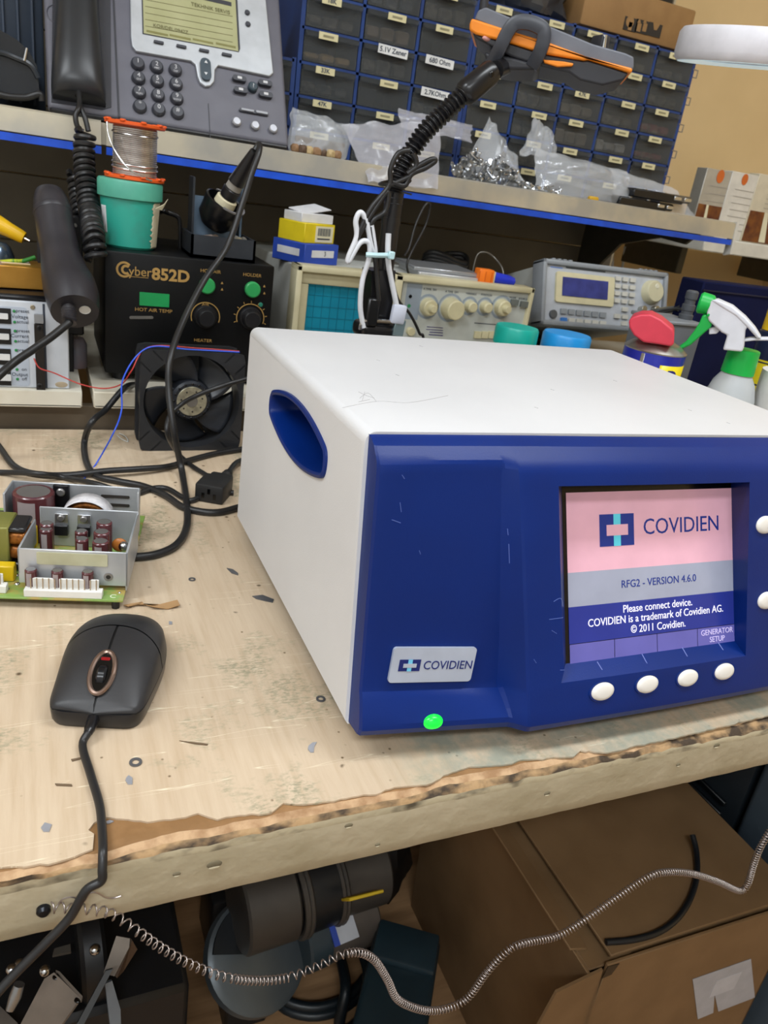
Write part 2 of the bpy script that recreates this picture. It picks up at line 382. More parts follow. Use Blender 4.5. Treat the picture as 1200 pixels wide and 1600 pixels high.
def laminate():
    pts = [oz(a, b, 0) for a, b in EDGE_L]; line = []
    for a, b in zip(pts, pts[1:]):
        n = max(1, int((b-a).length/.003))
        for k in range(n):
            p = a.lerp(b, k/n); line.append(p + V((0, noise.noise(V((p.x*300, p.y*90, 0)))*.0010 + noise.noise(V((p.x*90, 7, 0)))*.0008, 0)))
    line.append(pts[-1]); line = [V((BX0, line[0].y, 0))] + line + [V((BX1, line[-1].y, 0))]
    mb = MB(); poly = [(p.x, p.y) for p in line] + [(BX1, BYB), (BX0, BYB)]
    mb.prism(poly, -.0012, 0)
    return mb.build('laminate_sheet', LAM, bench, world=True, ang=30)
laminate()
for x in (-.85, 1.42):
    for y in (.4, .88): MB().box((x, y, (-B-.0445)/2), (.06, .06, B-.0445), .003, 1).build('leg', MATS['core_side'], bench, world=True)

DENT = mat('dent_shadow', '6e6550', .9); DENTL = mat('dent_light', 'bdb398', .8)  # dents drawn by colour: shade in the hollow, light on its lower edge
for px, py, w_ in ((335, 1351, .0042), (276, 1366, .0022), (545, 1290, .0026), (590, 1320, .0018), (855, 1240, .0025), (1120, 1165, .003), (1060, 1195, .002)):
    c = oy(px, py, .2970); d_ = MB().ell(c, (w_, .0006, w_*.6), 14, 8).build('dent_shade', DENT, bench, world=True); MB().ell(c + V((0, -.0002, -w_*.45)), (w_*.75, .0006, w_*.3), 12, 6).build('dent_lit_edge', DENTL, d_, world=True)
# ================================================================= the medical generator
gen = thing('medical_generator', 'white and dark blue medical generator with lit logo screen on the bench edge', 'generator', (.36, .5, 0))
WHITE = mat('housing_white', 'd6d6d8', .45, c2='cfcfd1', scale=7, bump=.12, bscale=900)
BLUE = mat('panel_blue', '02266f', .38, c2='022265', scale=8, bump=.06, bscale=900, spec=.32)
GX0, GX1, GYB, GZT, GZB = .1645, .5565, .655, .1965, .016
def seam(z): return .3775 - .163*(GZT - z)        # the housing's leaning front edge
def housing():
    mb = MB(); R = .007; n = 6
    # cross-section (x, z) from bottom left over the top to bottom right
    sec = [(GX0+.002, GZB), (GX0, GZB+.003)] + [(GX0, lerp(GZB+.003, GZT-R, 1.0))]
    sec += [(GX0+R-R*math.cos(math.pi/2*k/n), GZT-R+R*math.sin(math.pi/2*k/n)) for k in range(1, n+1)]
    sec += [(GX1-R+R*math.sin(math.pi/2*k/n), GZT-R+R*math.cos(math.pi/2*k/n)) for k in range(0, n+1)]
    sec += [(GX1, GZB+.003), (GX1-.002, GZB)]
    m = len(sec); rb = .005
    rings = []
    for kind in (-1, 0, 1, 2, 3, 4):
        ring = []
        for x, z in sec:
            cx = (GX0+GX1)/2; cz = (GZT+GZB)/2
            if kind == -1: ring.append((x+(.0026 if x < cx else -.0026)*(1 if abs(x-cx) > .18 else 0), seam(z)+.0002, z-(.0019 if z > GZT-.004 else 0)))
            elif kind == 0: ring.append((x, seam(z), z))
            elif kind == 1: ring.append((x, seam(z)+.004, z))
            elif kind == 2: ring.append((x, GYB-rb, z))
            elif kind == 3: ring.append((x+(cx-x)*.007, GYB-rb*.3, z+(cz-z)*.015))
            else: ring.append((x+(cx-x)*.025, GYB, z+(cz-z)*.05))
        rings.append(ring)
    mb.v = [V(p) for r in rings for p in r]
    for i in range(5):
        for j in range(m):
            if i == 2 and j == 1: continue       # left wall built below, with the grip opening
            j2 = (j+1) % m; mb.f.append((i*m+j, i*m+j2, (i+1)*m+j2, (i+1)*m+j)); mb.mi.append(0)
    mb.f.append(tuple(5*m+j for j in range(m))); mb.mi.append(0)
    # left wall with opening
    bm = bmesh.new()
    a = [mb.v[2*m+1], mb.v[3*m+1], mb.v[3*m+2], mb.v[2*m+2]]
    outer = []
    for i in range(4):
        p, q = a[i], a[(i+1) % 4]
        for k in range(8): outer.append(p.lerp(q, k/8))
    def loop(pts):
        vs = [bm.verts.new(p) for p in pts]; return [bm.edges.new((vs[i], vs[(i+1) % len(vs)])) for i in range(len(vs))]
    es = loop(outer) + loop([V((GX0, p[0], p[1])) for p in GRIP(0)])
    bmesh.ops.triangle_fill(bm, use_beauty=True, use_dissolve=False, edges=es)
    bm.verts.index_update(); mb.add([v.co.copy() for v in bm.verts], [tuple(v.index for v in f.verts) for f in bm.faces]); bm.free()
    return mb.build('housing', WHITE, gen, ang=30, world=True)
def GRIP(off, cy=.4995, cz=.1553):
    a, h0, h1 = .0665, .0085, .0205; key = []
    for k in range(7): y = lerp(-.058, .058, k/6); key.append((y, h0 + (h1-h0)*(1-(y/.0665)**2)))
    key += [(.0655, .0075), (.0675, .0), (.0655, -.0075)]
    for k in range(7): y = lerp(.058, -.058, k/6); key.append((y, -h0 - (h1-h0)*(1-(y/.0665)**2)))
    key += [(-.0655, -.0075), (-.0675, .0), (-.0655, .0075)]
    pts = catmull([V((p[0], p[1], 0)) for p in key], 3, True); n = len(pts); out = []
    for i, p in enumerate(pts):
        t = (pts[(i+1) % n]-pts[i-1]).normalized(); out.append((cy+p.x-t.y*off, cz+p.y+t.x*off))
    return out
housing()
def grip():
    mb = MB(); rings = []
    for off, dx in ((.0016, .0003), (.0014, -.0016), (-.0005, -.0024), (-.0022, -.0016), (-.003, .001), (-.0036, .012), (-.006, .024), (-.011, .03)):
        rings.append([(GX0+dx, y, zz) for y, zz in GRIP(off)])
    n = len(rings[0]); mb.v = [V(p) for r in rings for p in r]
    for i in range(len(rings)-1):
        for j in range(n): mb.f.append((i*n+j, i*n+(j+1) % n, (i+1)*n+(j+1) % n, (i+1)*n+j)); mb.mi.append(0)
    mb.f.append(tuple((len(rings)-1)*n+j for j in range(n))); mb.mi.append(0)
    mb.build('side_grip', BLUE, gen, world=True, label='dark blue recessed hand grip')
grip()
MB().box(((GX0+GX1)/2, (GYB+.36)/2, GZB+.001), (GX1-GX0-.006, GYB-.372, .002)).build('base_plate', mat('dark_grey_plastic', '2a2a2c', .6), gen, world=True)
for x in (GX0+.03, GX1-.03):
    for y in (.385, .62): MB().cyl((x, y, 0), (x, y, GZB), .009, .011, 16).build('foot', MATS['dark_grey_plastic'], gen, world=True)
# --- front panel as a shaped surface: rows down the profile, columns across
# rows: (z, y of left part at its left edge, y of left part at its right edge, y of the middle part)
ROWS = [(0.195, 0.3775, 0.3775, 0.3775), (0.194, 0.3735, 0.3735, 0.3735), (0.1915, 0.368, 0.3678, 0.3676), (0.188, 0.364, 0.3636, 0.3632), (0.1855, 0.3612, 0.3608, 0.36), (0.1835, 0.3596, 0.3598, 0.3578), (0.181, 0.3586, 0.3592, 0.3556), (0.178, 0.3582, 0.3588, 0.354), (0.1715, 0.3572, 0.3576, 0.3521), (0.166, 0.3564, 0.3566, 0.3505), (0.15, 0.354, 0.3537, 0.3458), (0.13, 0.3511, 0.35, 0.34), (0.11, 0.3481, 0.3464, 0.3342), (0.09, 0.3451, 0.3428, 0.3284), (0.07, 0.3421, 0.3391, 0.3226), (0.058, 0.3404, 0.3369, 0.3191), (0.0505, 0.3392, 0.3355, 0.3169), (0.048, 0.3387, 0.3349, 0.3161), (0.0468, 0.3384, 0.3343, 0.3158), (0.0453, 0.3374, 0.3322, 0.3154), (0.042, 0.3357, 0.329, 0.3146), (0.034, 0.3328, 0.3226, 0.3126), (0.0275, 0.3306, 0.3186, 0.311), (0.024, 0.3302, 0.3179, 0.3106), (0.019, 0.3325, 0.3195, 0.3122), (0.0175, 0.345, 0.335, 0.33)]
def xs_edge(z): return .2475 + (.181 - z)*.1115       # the leaning line between left part and middle part
def scr_y(z): return .3300 + .445*(z-.0575)
def sx0(z, ym): return (.3085*ym/scr_y(max(z, .0572)) - .0005)        # left side of the screen opening flares out toward the front
def sx1(z): return lerp(oy(1166, 1003, .319).x, oy(1168, 752, .353).x, (z-.0565)/.113)
RZ0, RZ1 = .0505, .1715                                   # screen opening in z
cols = ['L0', 'L1', 'L2', 'L3', 'L4'] + ['m%d' % i for i in range(5)] + ['S0', 'S1', 'S2'] + ['c%d' % i for i in range(9)] + ['r%d' % i for i in range(6)]
def panel_pt(c, row):
    z, yl, yr, ym = row; sm = seam(z); xe = xs_edge(z)
    dz = .0075*max(0, 1-abs(z-.0468)/(.0193 if z < .0468 else .03))      # the crease runs down toward the middle
    if c == 'L0': return V((GX0+.0024, sm+.001, z))
    if c == 'L1': return V((GX0+.0024, lerp(sm, yl, .35), z))
    if c == 'L2': return V((GX0+.0026, lerp(sm, yl, .84), z))
    if c == 'L3': return V((GX0+.0038, lerp(sm, yl, .965), z))
    if c == 'L4': return V((GX0+.0066, yl, z))
    x0 = GX0+.0066; x1 = xe
    if c[0] == 'm': t = (int(c[1])+1)/6; return V((lerp(x0, x1, t), lerp(yl, yr, t), z-dz*t))
    if c == 'S0': return V((xe-.0012, yr, z-dz))
    if c == 'S1': return V((xe+.0010, lerp(yr, ym, .15), z-dz*.7))
    if c == 'S2': return V((xe+.0085, lerp(yr, ym, .93), z))
    if c[0] == 'c':
        k = int(c[1]); xa = xe+.0105; SCR_X0 = sx0(z, ym); SCR_X1 = sx1(z)
        xx = [xa, lerp(xa, SCR_X0, .5), SCR_X0, lerp(SCR_X0, SCR_X1, .25), lerp(SCR_X0, SCR_X1, .5), lerp(SCR_X0, SCR_X1, .75), SCR_X1, SCR_X1+.006, .49][k]
        return V((xx, ym - .0015*math.sin(math.pi*max(0, min(1, (xx-.27)/.25))), z))
    k = int(c[1]); t = [0, .4, .7, .85, .95, 1][k]; x = lerp(.505, GX1-.0014, t)
    return V((x, [ym, ym+.003, ym+.009, lerp(ym, sm, .6), lerp(ym, sm, .9), sm][k], z))
def panel():
    rows = []
    for r, q in zip(ROWS, ROWS[1:]): rows.append(r)
    rows.append(ROWS[-1])
    # exact rows for the screen opening
    def interp(zv):
        for r, q in zip(ROWS, ROWS[1:]):
            if r[0] >= zv >= q[0]:
                t = (r[0]-zv)/(r[0]-q[0]); return tuple(lerp(a, b, t) for a, b in zip(r, q))
    rr = sorted(set([r for r in ROWS] + [interp(RZ0), interp(RZ1)]), key=lambda r: -r[0])
    mb = MB(); nc = len(cols); mb.v = [panel_pt(c, r) for r in rr for c in cols]
    c0 = cols.index('c2'); c1 = cols.index('c6')
    hole = []
    for i in range(len(rr)-1):
        for j in range(nc-1):
            if c0 <= j < c1 and rr[i][0] <= RZ1+1e-9 and rr[i+1][0] >= RZ0-1e-9: continue
            a = i*nc+j; mb.f.append((a, a+1, a+nc+1, a+nc)); mb.mi.append(0)
    # recess walls
    ri = [i for i, r in enumerate(rr) if RZ0-1e-9 <= r[0] <= RZ1+1e-9]; top, bot = ri[0], ri[-1]
    ring = [top*nc+j for j in range(c0, c1+1)] + [i*nc+c1 for i in ri[1:]] + [bot*nc+j for j in range(c1-1, c0-1, -1)] + [i*nc+c0 for i in ri[-2:0:-1]]
    base = len(mb.v)
    for k in ring:
        p = mb.v[k]; z = min(max(p.z, RZ0+.0055), RZ1+.002); x = lerp(.3070, .4565, (p.x-sx0(p.z, p.y))/(sx1(p.z)-sx0(p.z, p.y)))
        mb.v.append(V((x, scr_y(z)+.0005, z)))
    n = len(ring)
    for k in range(n): mb.f.append((ring[k], ring[(k+1) % n], base+(k+1) % n, base+k)); mb.mi.append(0)
    o = mb.build('front_panel', BLUE, gen, ang=14, world=True)
panel()
# --- screen: flat display lying in the leaning recess
def on_scr(px, py):
    d = ray(px, py); n = V((0, 1, -.445)); p0 = V((0, scr_y(.0575), .0575)); return CAM + d*((p0-CAM).dot(n)/d.dot(n))
q0, q1, q2, q3 = on_scr(888, 1038), on_scr(1151, 998), on_scr(1141, 763), on_scr(884, 768)
sA = (q0 + V((q3.x, q0.y, q0.z)))/2; sB = V((sA.x, (q2.y+q3.y)/2, (q2.z+q3.z)/2)); SW = (q1.x+q2.x)/2 - sA.x; SH = (sB-sA).length
SM = frame3(sA + V((0, -.0008, 0)), (1, 0, 0), sB-sA)
def scr_rect(name, u0, v0, u1, v1, m, h=.0002, parent=None):
    mb = MB(); mb.prism([(u0*SW, v0*SH), (u1*SW, v0*SH), (u1*SW, v1*SH), (u0*SW, v1*SH)], h-.0002, h, SM); return mb.build(name, m, parent or gen, world=True)
mb = MB(); mb.prism([(-.004, -.003), (SW+.004, -.003), (SW+.003, SH+.012), (-.004, SH+.012)], -.003, -.0002, SM)
scr = mb.build('display', mat('display_black', '0b0b10', .2), gen, world=True)
EM = .42
def em(n, c, e=EM): return mat('screen_'+n, c, .25, emit=e, spec=.4)
scr_rect('screen_band', 0, .535, 1, 1, em('pink', 'cf9fae'), parent=scr)
scr_rect('screen_band', 0, .335, 1, .535, em('grey', '8f93a4'), parent=scr)
scr_rect('screen_band', 0, .12, 1, .335, em('navy', '25307f'), parent=scr)
for i in range(4): scr_rect('softkey_field', i*.25+.002, 0, i*.25+.248, .116, em('violet', '5a589c'), parent=scr)
def s_at(u, v, h=.0004): return SM @ MX.Translation((u*SW, v*SH, h))
nv = em('logo_navy', '1d2f77', .5); cy = em('logo_cyan', '4fb0c0', .6)
def rect_at(name, mx, w, h, m, d=.0002, parent=None):
    b = MB(); b.prism([(-w/2, -h/2), (w/2, -h/2), (w/2, h/2), (-w/2, h/2)], 0, d, mx); return b.build(name, m, parent or gen, world=True)
def logo(mx, w, h, navy, cyan, light, parent, t=.0002):
    rect_at('logo_block', mx, w, h, navy, t, parent)
    rect_at('logo_bar', mx @ MX.Translation((0, 0, t)), w*.2, h, cyan, t, parent)
    rect_at('logo_cross', mx @ MX.Translation((0, 0, 2*t)), w*.62, h*.34, light, t, parent)
logo(s_at(.275, .77), .029, .0215, nv, cy, MATS['screen_pink'], scr)
text('COVIDIEN', .0155, nv, scr, s_at(.665, .775), world=True, sx=.98)
text('RFG2 - VERSION 4.6.0', .0073, nv, scr, s_at(.52, .44), world=True, sx=.98)
wt = em('white_text', 'dedcec', .55)
for s_, v in (('Please connect device.', .29), ('COVIDIEN is a trademark of Covidien AG.', .228), ('\u00a9 2011 Covidien.', .162)):
    text(s_, .0074, wt, scr, s_at(.51, v), world=True, sx=.93, bold=.00003)
lv = em('lilac_text', 'b3a9cf', .7)
text('GENERATOR', .0056, lv, scr, s_at(.875, .084), world=True, sx=.95); text('SETUP', .0056, lv, scr, s_at(.875, .036), world=True, sx=.95)
# --- soft keys below the screen and arrow keys beside it
PEARL = mat('pearl_button', 'e9e6e0', .3, spec=.6, coat=.3)
def face_y(x, z):
    for r, q in zip(ROWS, ROWS[1:]):
        if r[0] >= z >= q[0]:
            ym = lerp(r[3], q[3], (r[0]-z)/(r[0]-q[0])); break
    return ym - .0015*math.sin(math.pi*max(0, min(1, (x-.27)/.25)))
def on_face(px, py):
    y = .32
    for _ in range(8): p = oy(px, py, y); y = face_y(p.x, p.z)
    return oy(px, py, y)
NRM = V((0, -1, .30)).normalized()
proto = None
for px, py in ((941, 1080), (1011, 1069), (1074, 1059), (1131, 1049)):
    p = on_face(px, py); mx = frame3((0, 0, 0), (1, 0, 0), V((0, .3, 1)))
    if proto is None:
        mb = MB(); mb.lathe([(0, .0024), (.0055, .0023), (.0080, .0018), (.0092, .0008), (.0095, -.002)], 28, mx @ MX.Diagonal((1.0, .66, 1, 1)))
        loc = p - V(gen.location) + V((0, 0, B)); proto = mb.build('soft_key', PEARL, gen); proto.location = loc
        bz = MB(); bz.lathe([(.0092, .0004), (.0106, .0006), (.0112, -.001)], 28, mx @ MX.Diagonal((1.0, .68, 1, 1))); bzo = bz.build('key_rim', BLUE, proto)
    else:
        k = inst(proto, gen, p - V(gen.location) + V((0, 0, B))); inst(bzo, k, (0, 0, 0))
for px, py, s_ in ((1195, 820, 1), (1197, 938, -1)):
    p = on_face(px, py); mx = frame3((0, 0, 0), (1, 0, 0), V((0, .3, 1)))
    k = inst(proto, gen, p - V(gen.location) + V((0, 0, B))); k.scale = (.95, 1, 1.05)
    q = p + NRM*.0026 + V((.0035, 0, 0)); b = MB(); b.prism([(-.003, -.002*s_), (.003, -.002*s_), (0, .0025*s_)], -.0004, .0002, frame3(q, (1, 0, 0), (0, .3, 1))); b.build('key_arrow', BLUE, gen, world=True)
# ledge marks under the screen
lA = V((0, .3172, .0507)); lB = V((0, scr_y(.056), .0560)); ln = V((1, 0, 0)).cross(lB-lA).normalized()
def on_ledge(px, py): d = ray(px, py); return CAM + d*((lA-CAM).dot(ln)/d.dot(ln))
for px, py, qx, qy in ((933, 1034, 941, 1047), (1003, 1022, 1011, 1037), (1066, 1012, 1074, 1026), (1122, 1004, 1130, 1016)):
    mb = MB(); mb.tube([on_ledge(px, py), on_ledge(qx, qy)], .0004, 5); mb.build('ledge_mark', mat('mark_lilac', '6b78b8', .5), gen, world=True)
# --- name badge and power lamp on the left part
def left_y(x, z):
    for r, q in zip(ROWS, ROWS[1:]):
        if r[0] >= z >= q[0]:
            t = (r[0]-z)/(r[0]-q[0]); yl = lerp(r[1], q[1], t); yr = lerp(r[2], q[2], t); break
    return lerp(yl, yr, (x-GX0-.0066)/(xs_edge(z)-GX0-.0066))
def on_left(px, py):
    y = .33
    for _ in range(10): p = oy(px, py, y); y = left_y(p.x, p.z)
    return p
cB = [on_left(*q) for q in ((610, 1010), (741, 1010), (738, 1063), (606, 1064))]
ctr = (cB[0]+cB[1]+cB[2]+cB[3])/4; exb = (cB[1]-cB[0]); eyb = (cB[0]-cB[3]); bw = exb.length*.99; bh = .5*((cB[0]-cB[3]).length+(cB[1]-cB[2]).length)
BMX = frame3(ctr + V((-.1, -1, .2)).normalized()*.0012, exb, eyb)
mb = MB(); mb.prism(rrect(bw, bh, .0022, 5), -.001, .0008, BMX); badge = mb.build('name_badge', mat('badge_silver', 'b9c3d6', .3, .25), gen, world=True)
bn = mat('badge_navy', '16256a', .35)
logo(BMX @ MX.Translation((-bw*.285, 0, .0009)), bw*.25, bh*.33, bn, mat('badge_cyan', '6fc1e4', .35), MATS['badge_silver'], badge)
text('COVIDIEN', .0080, bn, badge, BMX @ MX.Translation((bw*.18, -.0003, .0010)), world=True, sx=.92)
p = on_left(677, 1128); nl = V((-.12, -1, .45)).normalized()
mb = MB(); mb.lathe([(0, .0030), (.003, .0026), (.0055, .0014), (.0068, -.001)], 24, frame3(p, (1, -.14, 0), (0, .4, 1)) @ MX.Diagonal((1.0, .72, 1, 1)))
mb.build('power_lamp', mat('green_lamp', '0fdc35', .2, emit=1.6), gen, world=True, label='glowing green power lamp')

# --- scuffs on the panel and pencil marks on the lid
SCF = mat('scuff_pale', '5b70b4', .5)
def scuff(pts, r, f, m=SCF): mb = MB(); mb.tube(catmull([f(*q) for q in pts], 5), r, 5); mb.build('scuff', m, gen, world=True)
for pts in (((628, 742), (632, 748)), ((625, 785), (627, 800)), ((612, 812), (626, 817)), ((655, 860), (657, 866))): scuff(pts, .00022, on_left)
for pts in (((865, 940), (876, 935), (880, 948)), ((858, 968), (880, 965)), ((862, 985), (870, 990)), ((793, 826), (794, 836)), ((795, 850), (796, 880)), ((834, 1030), (838, 1036)), ((875, 1047), (882, 1047))): scuff(pts, .0002, on_face)
def on_top(px, py): return oz(px, py, GZT + .0001)
PEN = mat('pencil_grey', 'a5a2a4', .6)
for pts in (((560, 612), (572, 618), (585, 622)), ((562, 622), (575, 614), (588, 627)), ((560, 628), (578, 624)), ((570, 612), (566, 626)), ((535, 637), (590, 627), (640, 629), (700, 618))): scuff(pts, .00010, on_top, PEN)
for px, py in ((588, 562), (618, 585), (860, 608), (835, 636), (958, 594), (655, 540), (1075, 640), (1135, 660)): scuff(((px, py), (px+6, py+2)), .00014, on_top, PEN)
# ================================================================= mouse
BLK = mat('black_matte_plastic', '232325', .42, c2='2a292b', scale=20, bump=.05, bscale=1200)
BLK2 = mat('black_smooth_plastic', '17171a', .28)
RUB = mat('black_cable_rubber', '1b1b1d', .38, c2='242425', scale=30)
mouse = thing('computer_mouse', 'black wired optical mouse with bronze wheel surround on the bench', 'mouse', (.0375, .4447, 0), -.31)
ML, MW = .105, .0605
def m_w(v):
    t = 2*v-1; n = 7.0 if t < 0 else 2.7; a = max(0, 1-abs(t)**n)**(1/n)
    return MW/2*a*(1.0 - .05*math.cos(math.pi*2*(v-.05)))
def m_h(v): return .0150 + .0195*math.sin(math.pi*min(1, (.02+v*.86)))**1.1 * (1 if v < .62 else 1 - .35*((v-.62)/.38)**2)
def m_pt(u, v, zb=.0125, lift=0):
    a = abs(u); k = (1-a**2.7)**(.42) if a < 1 else 0
    e = max(0, 1-abs(2*v-1)**9)**.25
    return V((m_w(v)*u, -ML/2 + ML*v, zb + lift + (max(m_h(v), zb+.002)-zb)*k*e))
def m_patch(name, us, v0, v1, m, lift=0, nu=16, nv=20, solid=.0012):
    mb = MB()
    def fn(i, j):
        u = lerp(us[0], us[1], i); a = v0(u) if callable(v0) else v0; b = v1(u) if callable(v1) else v1
        return m_pt(u, lerp(a, b, j), lift=lift)
    mb.grid(fn, nu, nv); return mb.build(name, m, mouse, ang=50)
seamf = lambda u: .60 - .13*u*u
m_patch('inner_shell', (-1, 1), .0, 1.0, mat('seam_black', '050506', .6), lift=-.0012, nu=32, nv=40)
m_patch('button', (-1, -.025), .0, lambda u: seamf(u)-.006, BLK)
m_patch('button', (.025, 1), .0, lambda u: seamf(u)-.006, BLK)
m_patch('rear_shell', (-1, 1), lambda u: seamf(u)+.006, 1.0, BLK, nu=32)
mb = MB(); ring = []
for zz, s in ((.0, .955), (.003, .985), (.0095, 1.0), (.0118, .99)):
    r = []
    for k in range(64):
        t = k/64; v = 1-2*t if t < .5 else 2*t-1; sgn = 1 if t < .5 else -1
        v = .5+.5*math.sin((v-.5)*math.pi); r.append(V((sgn*m_w(v)*s, (-ML/2+ML*v)*s, zz)))
    ring.append(r)
mb.v = [p for r in ring for p in r]
for i in range(3):
    for j in range(64): mb.f.append((i*64+j, i*64+(j+1) % 64, (i+1)*64+(j+1) % 64, (i+1)*64+j)); mb.mi.append(0)
mb.f.append(tuple(range(63, -1, -1))); mb.f.append(tuple(192+j for j in range(64))); mb.mi += [0, 0]
mb.build('base', BLK2, mouse, weld=True)
wc = m_pt(0, .21); wd = (m_pt(0, .32)-m_pt(0, .12)).normalized(); WM = frame3(wc, (1, 0, 0), wd)
mb = MB(); mb.tube([WM @ V((.0068*math.cos(t)*(1 if True else 1), .0148*math.sin(t), .0008)) for t in [2*math.pi*k/40 for k in range(40)]], .0016, 8, True)
mb.build('wheel_surround', mat('bronze_trim', '8a7468', .28, .8), mouse, label='bronze oval wheel surround')
mb = MB(); mb.prism(circ(.006, 28, ry=.0138), -.002, .0009, WM); mb.build('wheel_well', mat('black_gloss', '060607', .15), mouse)
mb = MB(); mb.cyl(WM @ V((-.0028, -.001, -.0035)), WM @ V((.0028, -.001, -.0035)), .0078, n=28, bev=.001); mb.build('scroll_wheel', mat('wheel_dark', '111216', .22), mouse)
mb = MB(); mb.prism(rrect(.0055, .0022, .0008), .0005, .0012, WM @ MX.Translation((0, .0095, 0))); mb.build('red_window', mat('red_lens', '7a1015', .2, emit=.25), mouse)
def pth(*a, n=8): return catmull(a, n)
cp = [oy(133, 1133, .392)]
cp = [bmx(mouse) @ V((0, -ML/2+.004, .0085)), bmx(mouse) @ V((0, -ML/2-.010, .0075))] + [oz(129, 1165, .0035), oz(141, 1208, .003), oz(155, 1255, .003), oz(159, 1288, .003), V((.0203, .3025, .0034)), V((.0198, .2968, .0022)), V((.0193, .2928, -.0025)), V((.0186, .2913, -.0085)), oy(134, 1392, .291), oy(108, 1435, .290), oy(68, 1477, .288), oy(20, 1525, .285), oy(-30, 1580, .28)]
mb = MB(); mb.tube(catmull(cp, 8), .00235, 10); mb.build('cable', RUB, mouse, world=True)
mb = MB(); mb.tube(catmull(cp, 8)[2:10], [.0036, .0036, .0032, .0035, .003, .0033, .0028, .0026], 12); mb.build('strain_relief', BLK2, mouse, world=True)
# ================================================================= power supply circuit board
pcb = thing('power_supply_board', 'green circuit board power supply with bent aluminium heatsinks and maroon capacitors', 'circuit board', (.0506, .5269, 0), -.22)
PB = bmx(pcb).inverted(); ZB = .0095
def PL(px, py, z): return PB @ oz(px, py, z)
GRN = mat('solder_mask', '7d9a4e', .35, c2='a48e4e', scale=60, lo=.45, hi=.6)
ALU = mat('aluminium_sheet', 'c2c5c9', .36, .55, c2='b0b4b9', scale=22, bump=.04)
MAR = mat('maroon_sleeve', '4d2428', .25, c2='5c3034', scale=30, coat=.3)
CAPT = mat('cap_top', '8f8d8c', .3, .7)
mb = MB(); mb.box((-.085, .0775, ZB-.0008), (.17, .155, .0016), .0003, 1); mb.build('board', GRN, pcb)
for x in (-.006, -.16):
    for y in (.006, .149): MB().cyl((x, y, 0), (x, y, ZB-.0016), .003, n=10).build('standoff', BLK2, pcb)
T = .0016
def sheet(name, x0, y0, x1, y1, z0, z1, m=ALU): return None
def wall(mb, a, b, z0, z1, t=T):
    a, b = V((*a, 0)), V((*b, 0)); d = b-a; c = (a+b)/2
    mb.box((c.x, c.y, (z0+z1)/2), (d.length+t, t, z1-z0), .0005, 1, rot=(0, 0, math.atan2(d.y, d.x)))
ty0, ty1, tx0, tx1, tz = .0155, .0865, -.0755, .0005, .0425
mb = MB(); wall(mb, (tx0, ty0), (tx1, ty0), ZB+.004, tz); wall(mb, (tx1, ty0), (tx1, ty1), ZB, tz); wall(mb, (tx0, ty1), (tx1, ty1), ZB, tz+.002); wall(mb, (tx0, ty0), (tx0, ty0+.05), ZB+.012, tz)
tray = mb.build('heatsink_tray', ALU, pcb)
mb = MB(); wall(mb, (-.105, .122), (-.002, .122), ZB, .051); wall(mb, (-.105, .094), (-.105, .122), ZB, .051); wall(mb, (-.002, .112), (-.002, .122), ZB, .051)
rear = mb.build('heatsink_frame', ALU, pcb)
for zz in (.042, .034): MB().prism(rrect(.024, .0026, .0012), -.0004, .0004, FRONT((-.022, .1208, zz))).build('slot', mat('slot_dark', '2b2622', .7), rear)
MB().prism(rrect(.05, .010, .001), -.0003, .0004, FRONT((-.038, ty0-.0012, .0355))).build('paper_strip', mat('aged_tape', 'b9b79a', .5, c2='a7a384', scale=40), tray)
mb = MB(); mb.lathe([(.0018, .0006), (.0034, .0006), (.0034, 0)], 16, FRONT((-.0125, ty0-.0009, .0215))); mb.build('rivet', CAPT, tray)
MB().cyl((-.0125, ty0-.001, .0215), (-.0125, ty0-.0013, .0215), .0018, n=12).build('rivet_hole', MATS['slot_dark'], tray)
def ecap(x, y, r, h, name='capacitor'):
    o = MB().lathe([(0, ZB), (r, ZB), (r, ZB+h-.001), (r-.0009, ZB+h), (r*.8, ZB+h+.0001)], 22, MX.Translation((x, y, 0))).build(name, MAR, pcb)
    MB().lathe([(0, ZB+h-.0002), (r*.8, ZB+h), (r*.82, ZB+h-.001)], 20, MX.Translation((x, y, 0))).build('cap_top', CAPT, o)
    MB().lathe([(r+.0001, ZB+h*.25), (r+.0001, ZB+h*.9)], 5, MX.Translation((x, y, 0)), a0=-2.2, a1=-1.3).build('stripe', mat('grey_print', '9a8f90', .4), o)
    return o
ecap(-.0845, .1035, .0163, .0405, 'bulk_capacitor')
for px, py, z, r in ((50, 885, .0285, .0043), (92, 885, .0285, .0043), (139, 887, .0285, .0043)):
    q = PL(px, py, z); ecap(q.x, .0098, r, z-ZB)
for px, py, z, r in ((73, 817, .041, .0052), (72, 826, .039, .005), (127, 829, .036, .005), (128, 841, .035, .005), (163, 815, .044, .0062), (159, 830, .041, .0062), (157, 845, .038, .0062)):
    q = PL(px, py, z); ecap(q.x, min(max(q.y, ty0+r+.002), ty1-r-.003), r, z-ZB)
q = PL(187, 848, .03); MB().ell((q.x, max(q.y, .026), .028), (.0062, .0026, .006)).build('disc_capacitor', mat('orange_ceramic', 'b06b2e', .35), pcb)
q = PL(193, 842, .03); MB().ell((-.006, .05, .03), (.004, .004, .004)).build('solder_bead', mat('chrome_bits', 'c9ccd0', .2, 1), pcb)
q = PL(109, 848, .02); MB().cyl((q.x-.004, .045, .02), (q.x+.005, .045, .02), .0026, n=12, bev=.001).build('resistor', mat('resistor_tan', 'b98a66', .4), pcb)
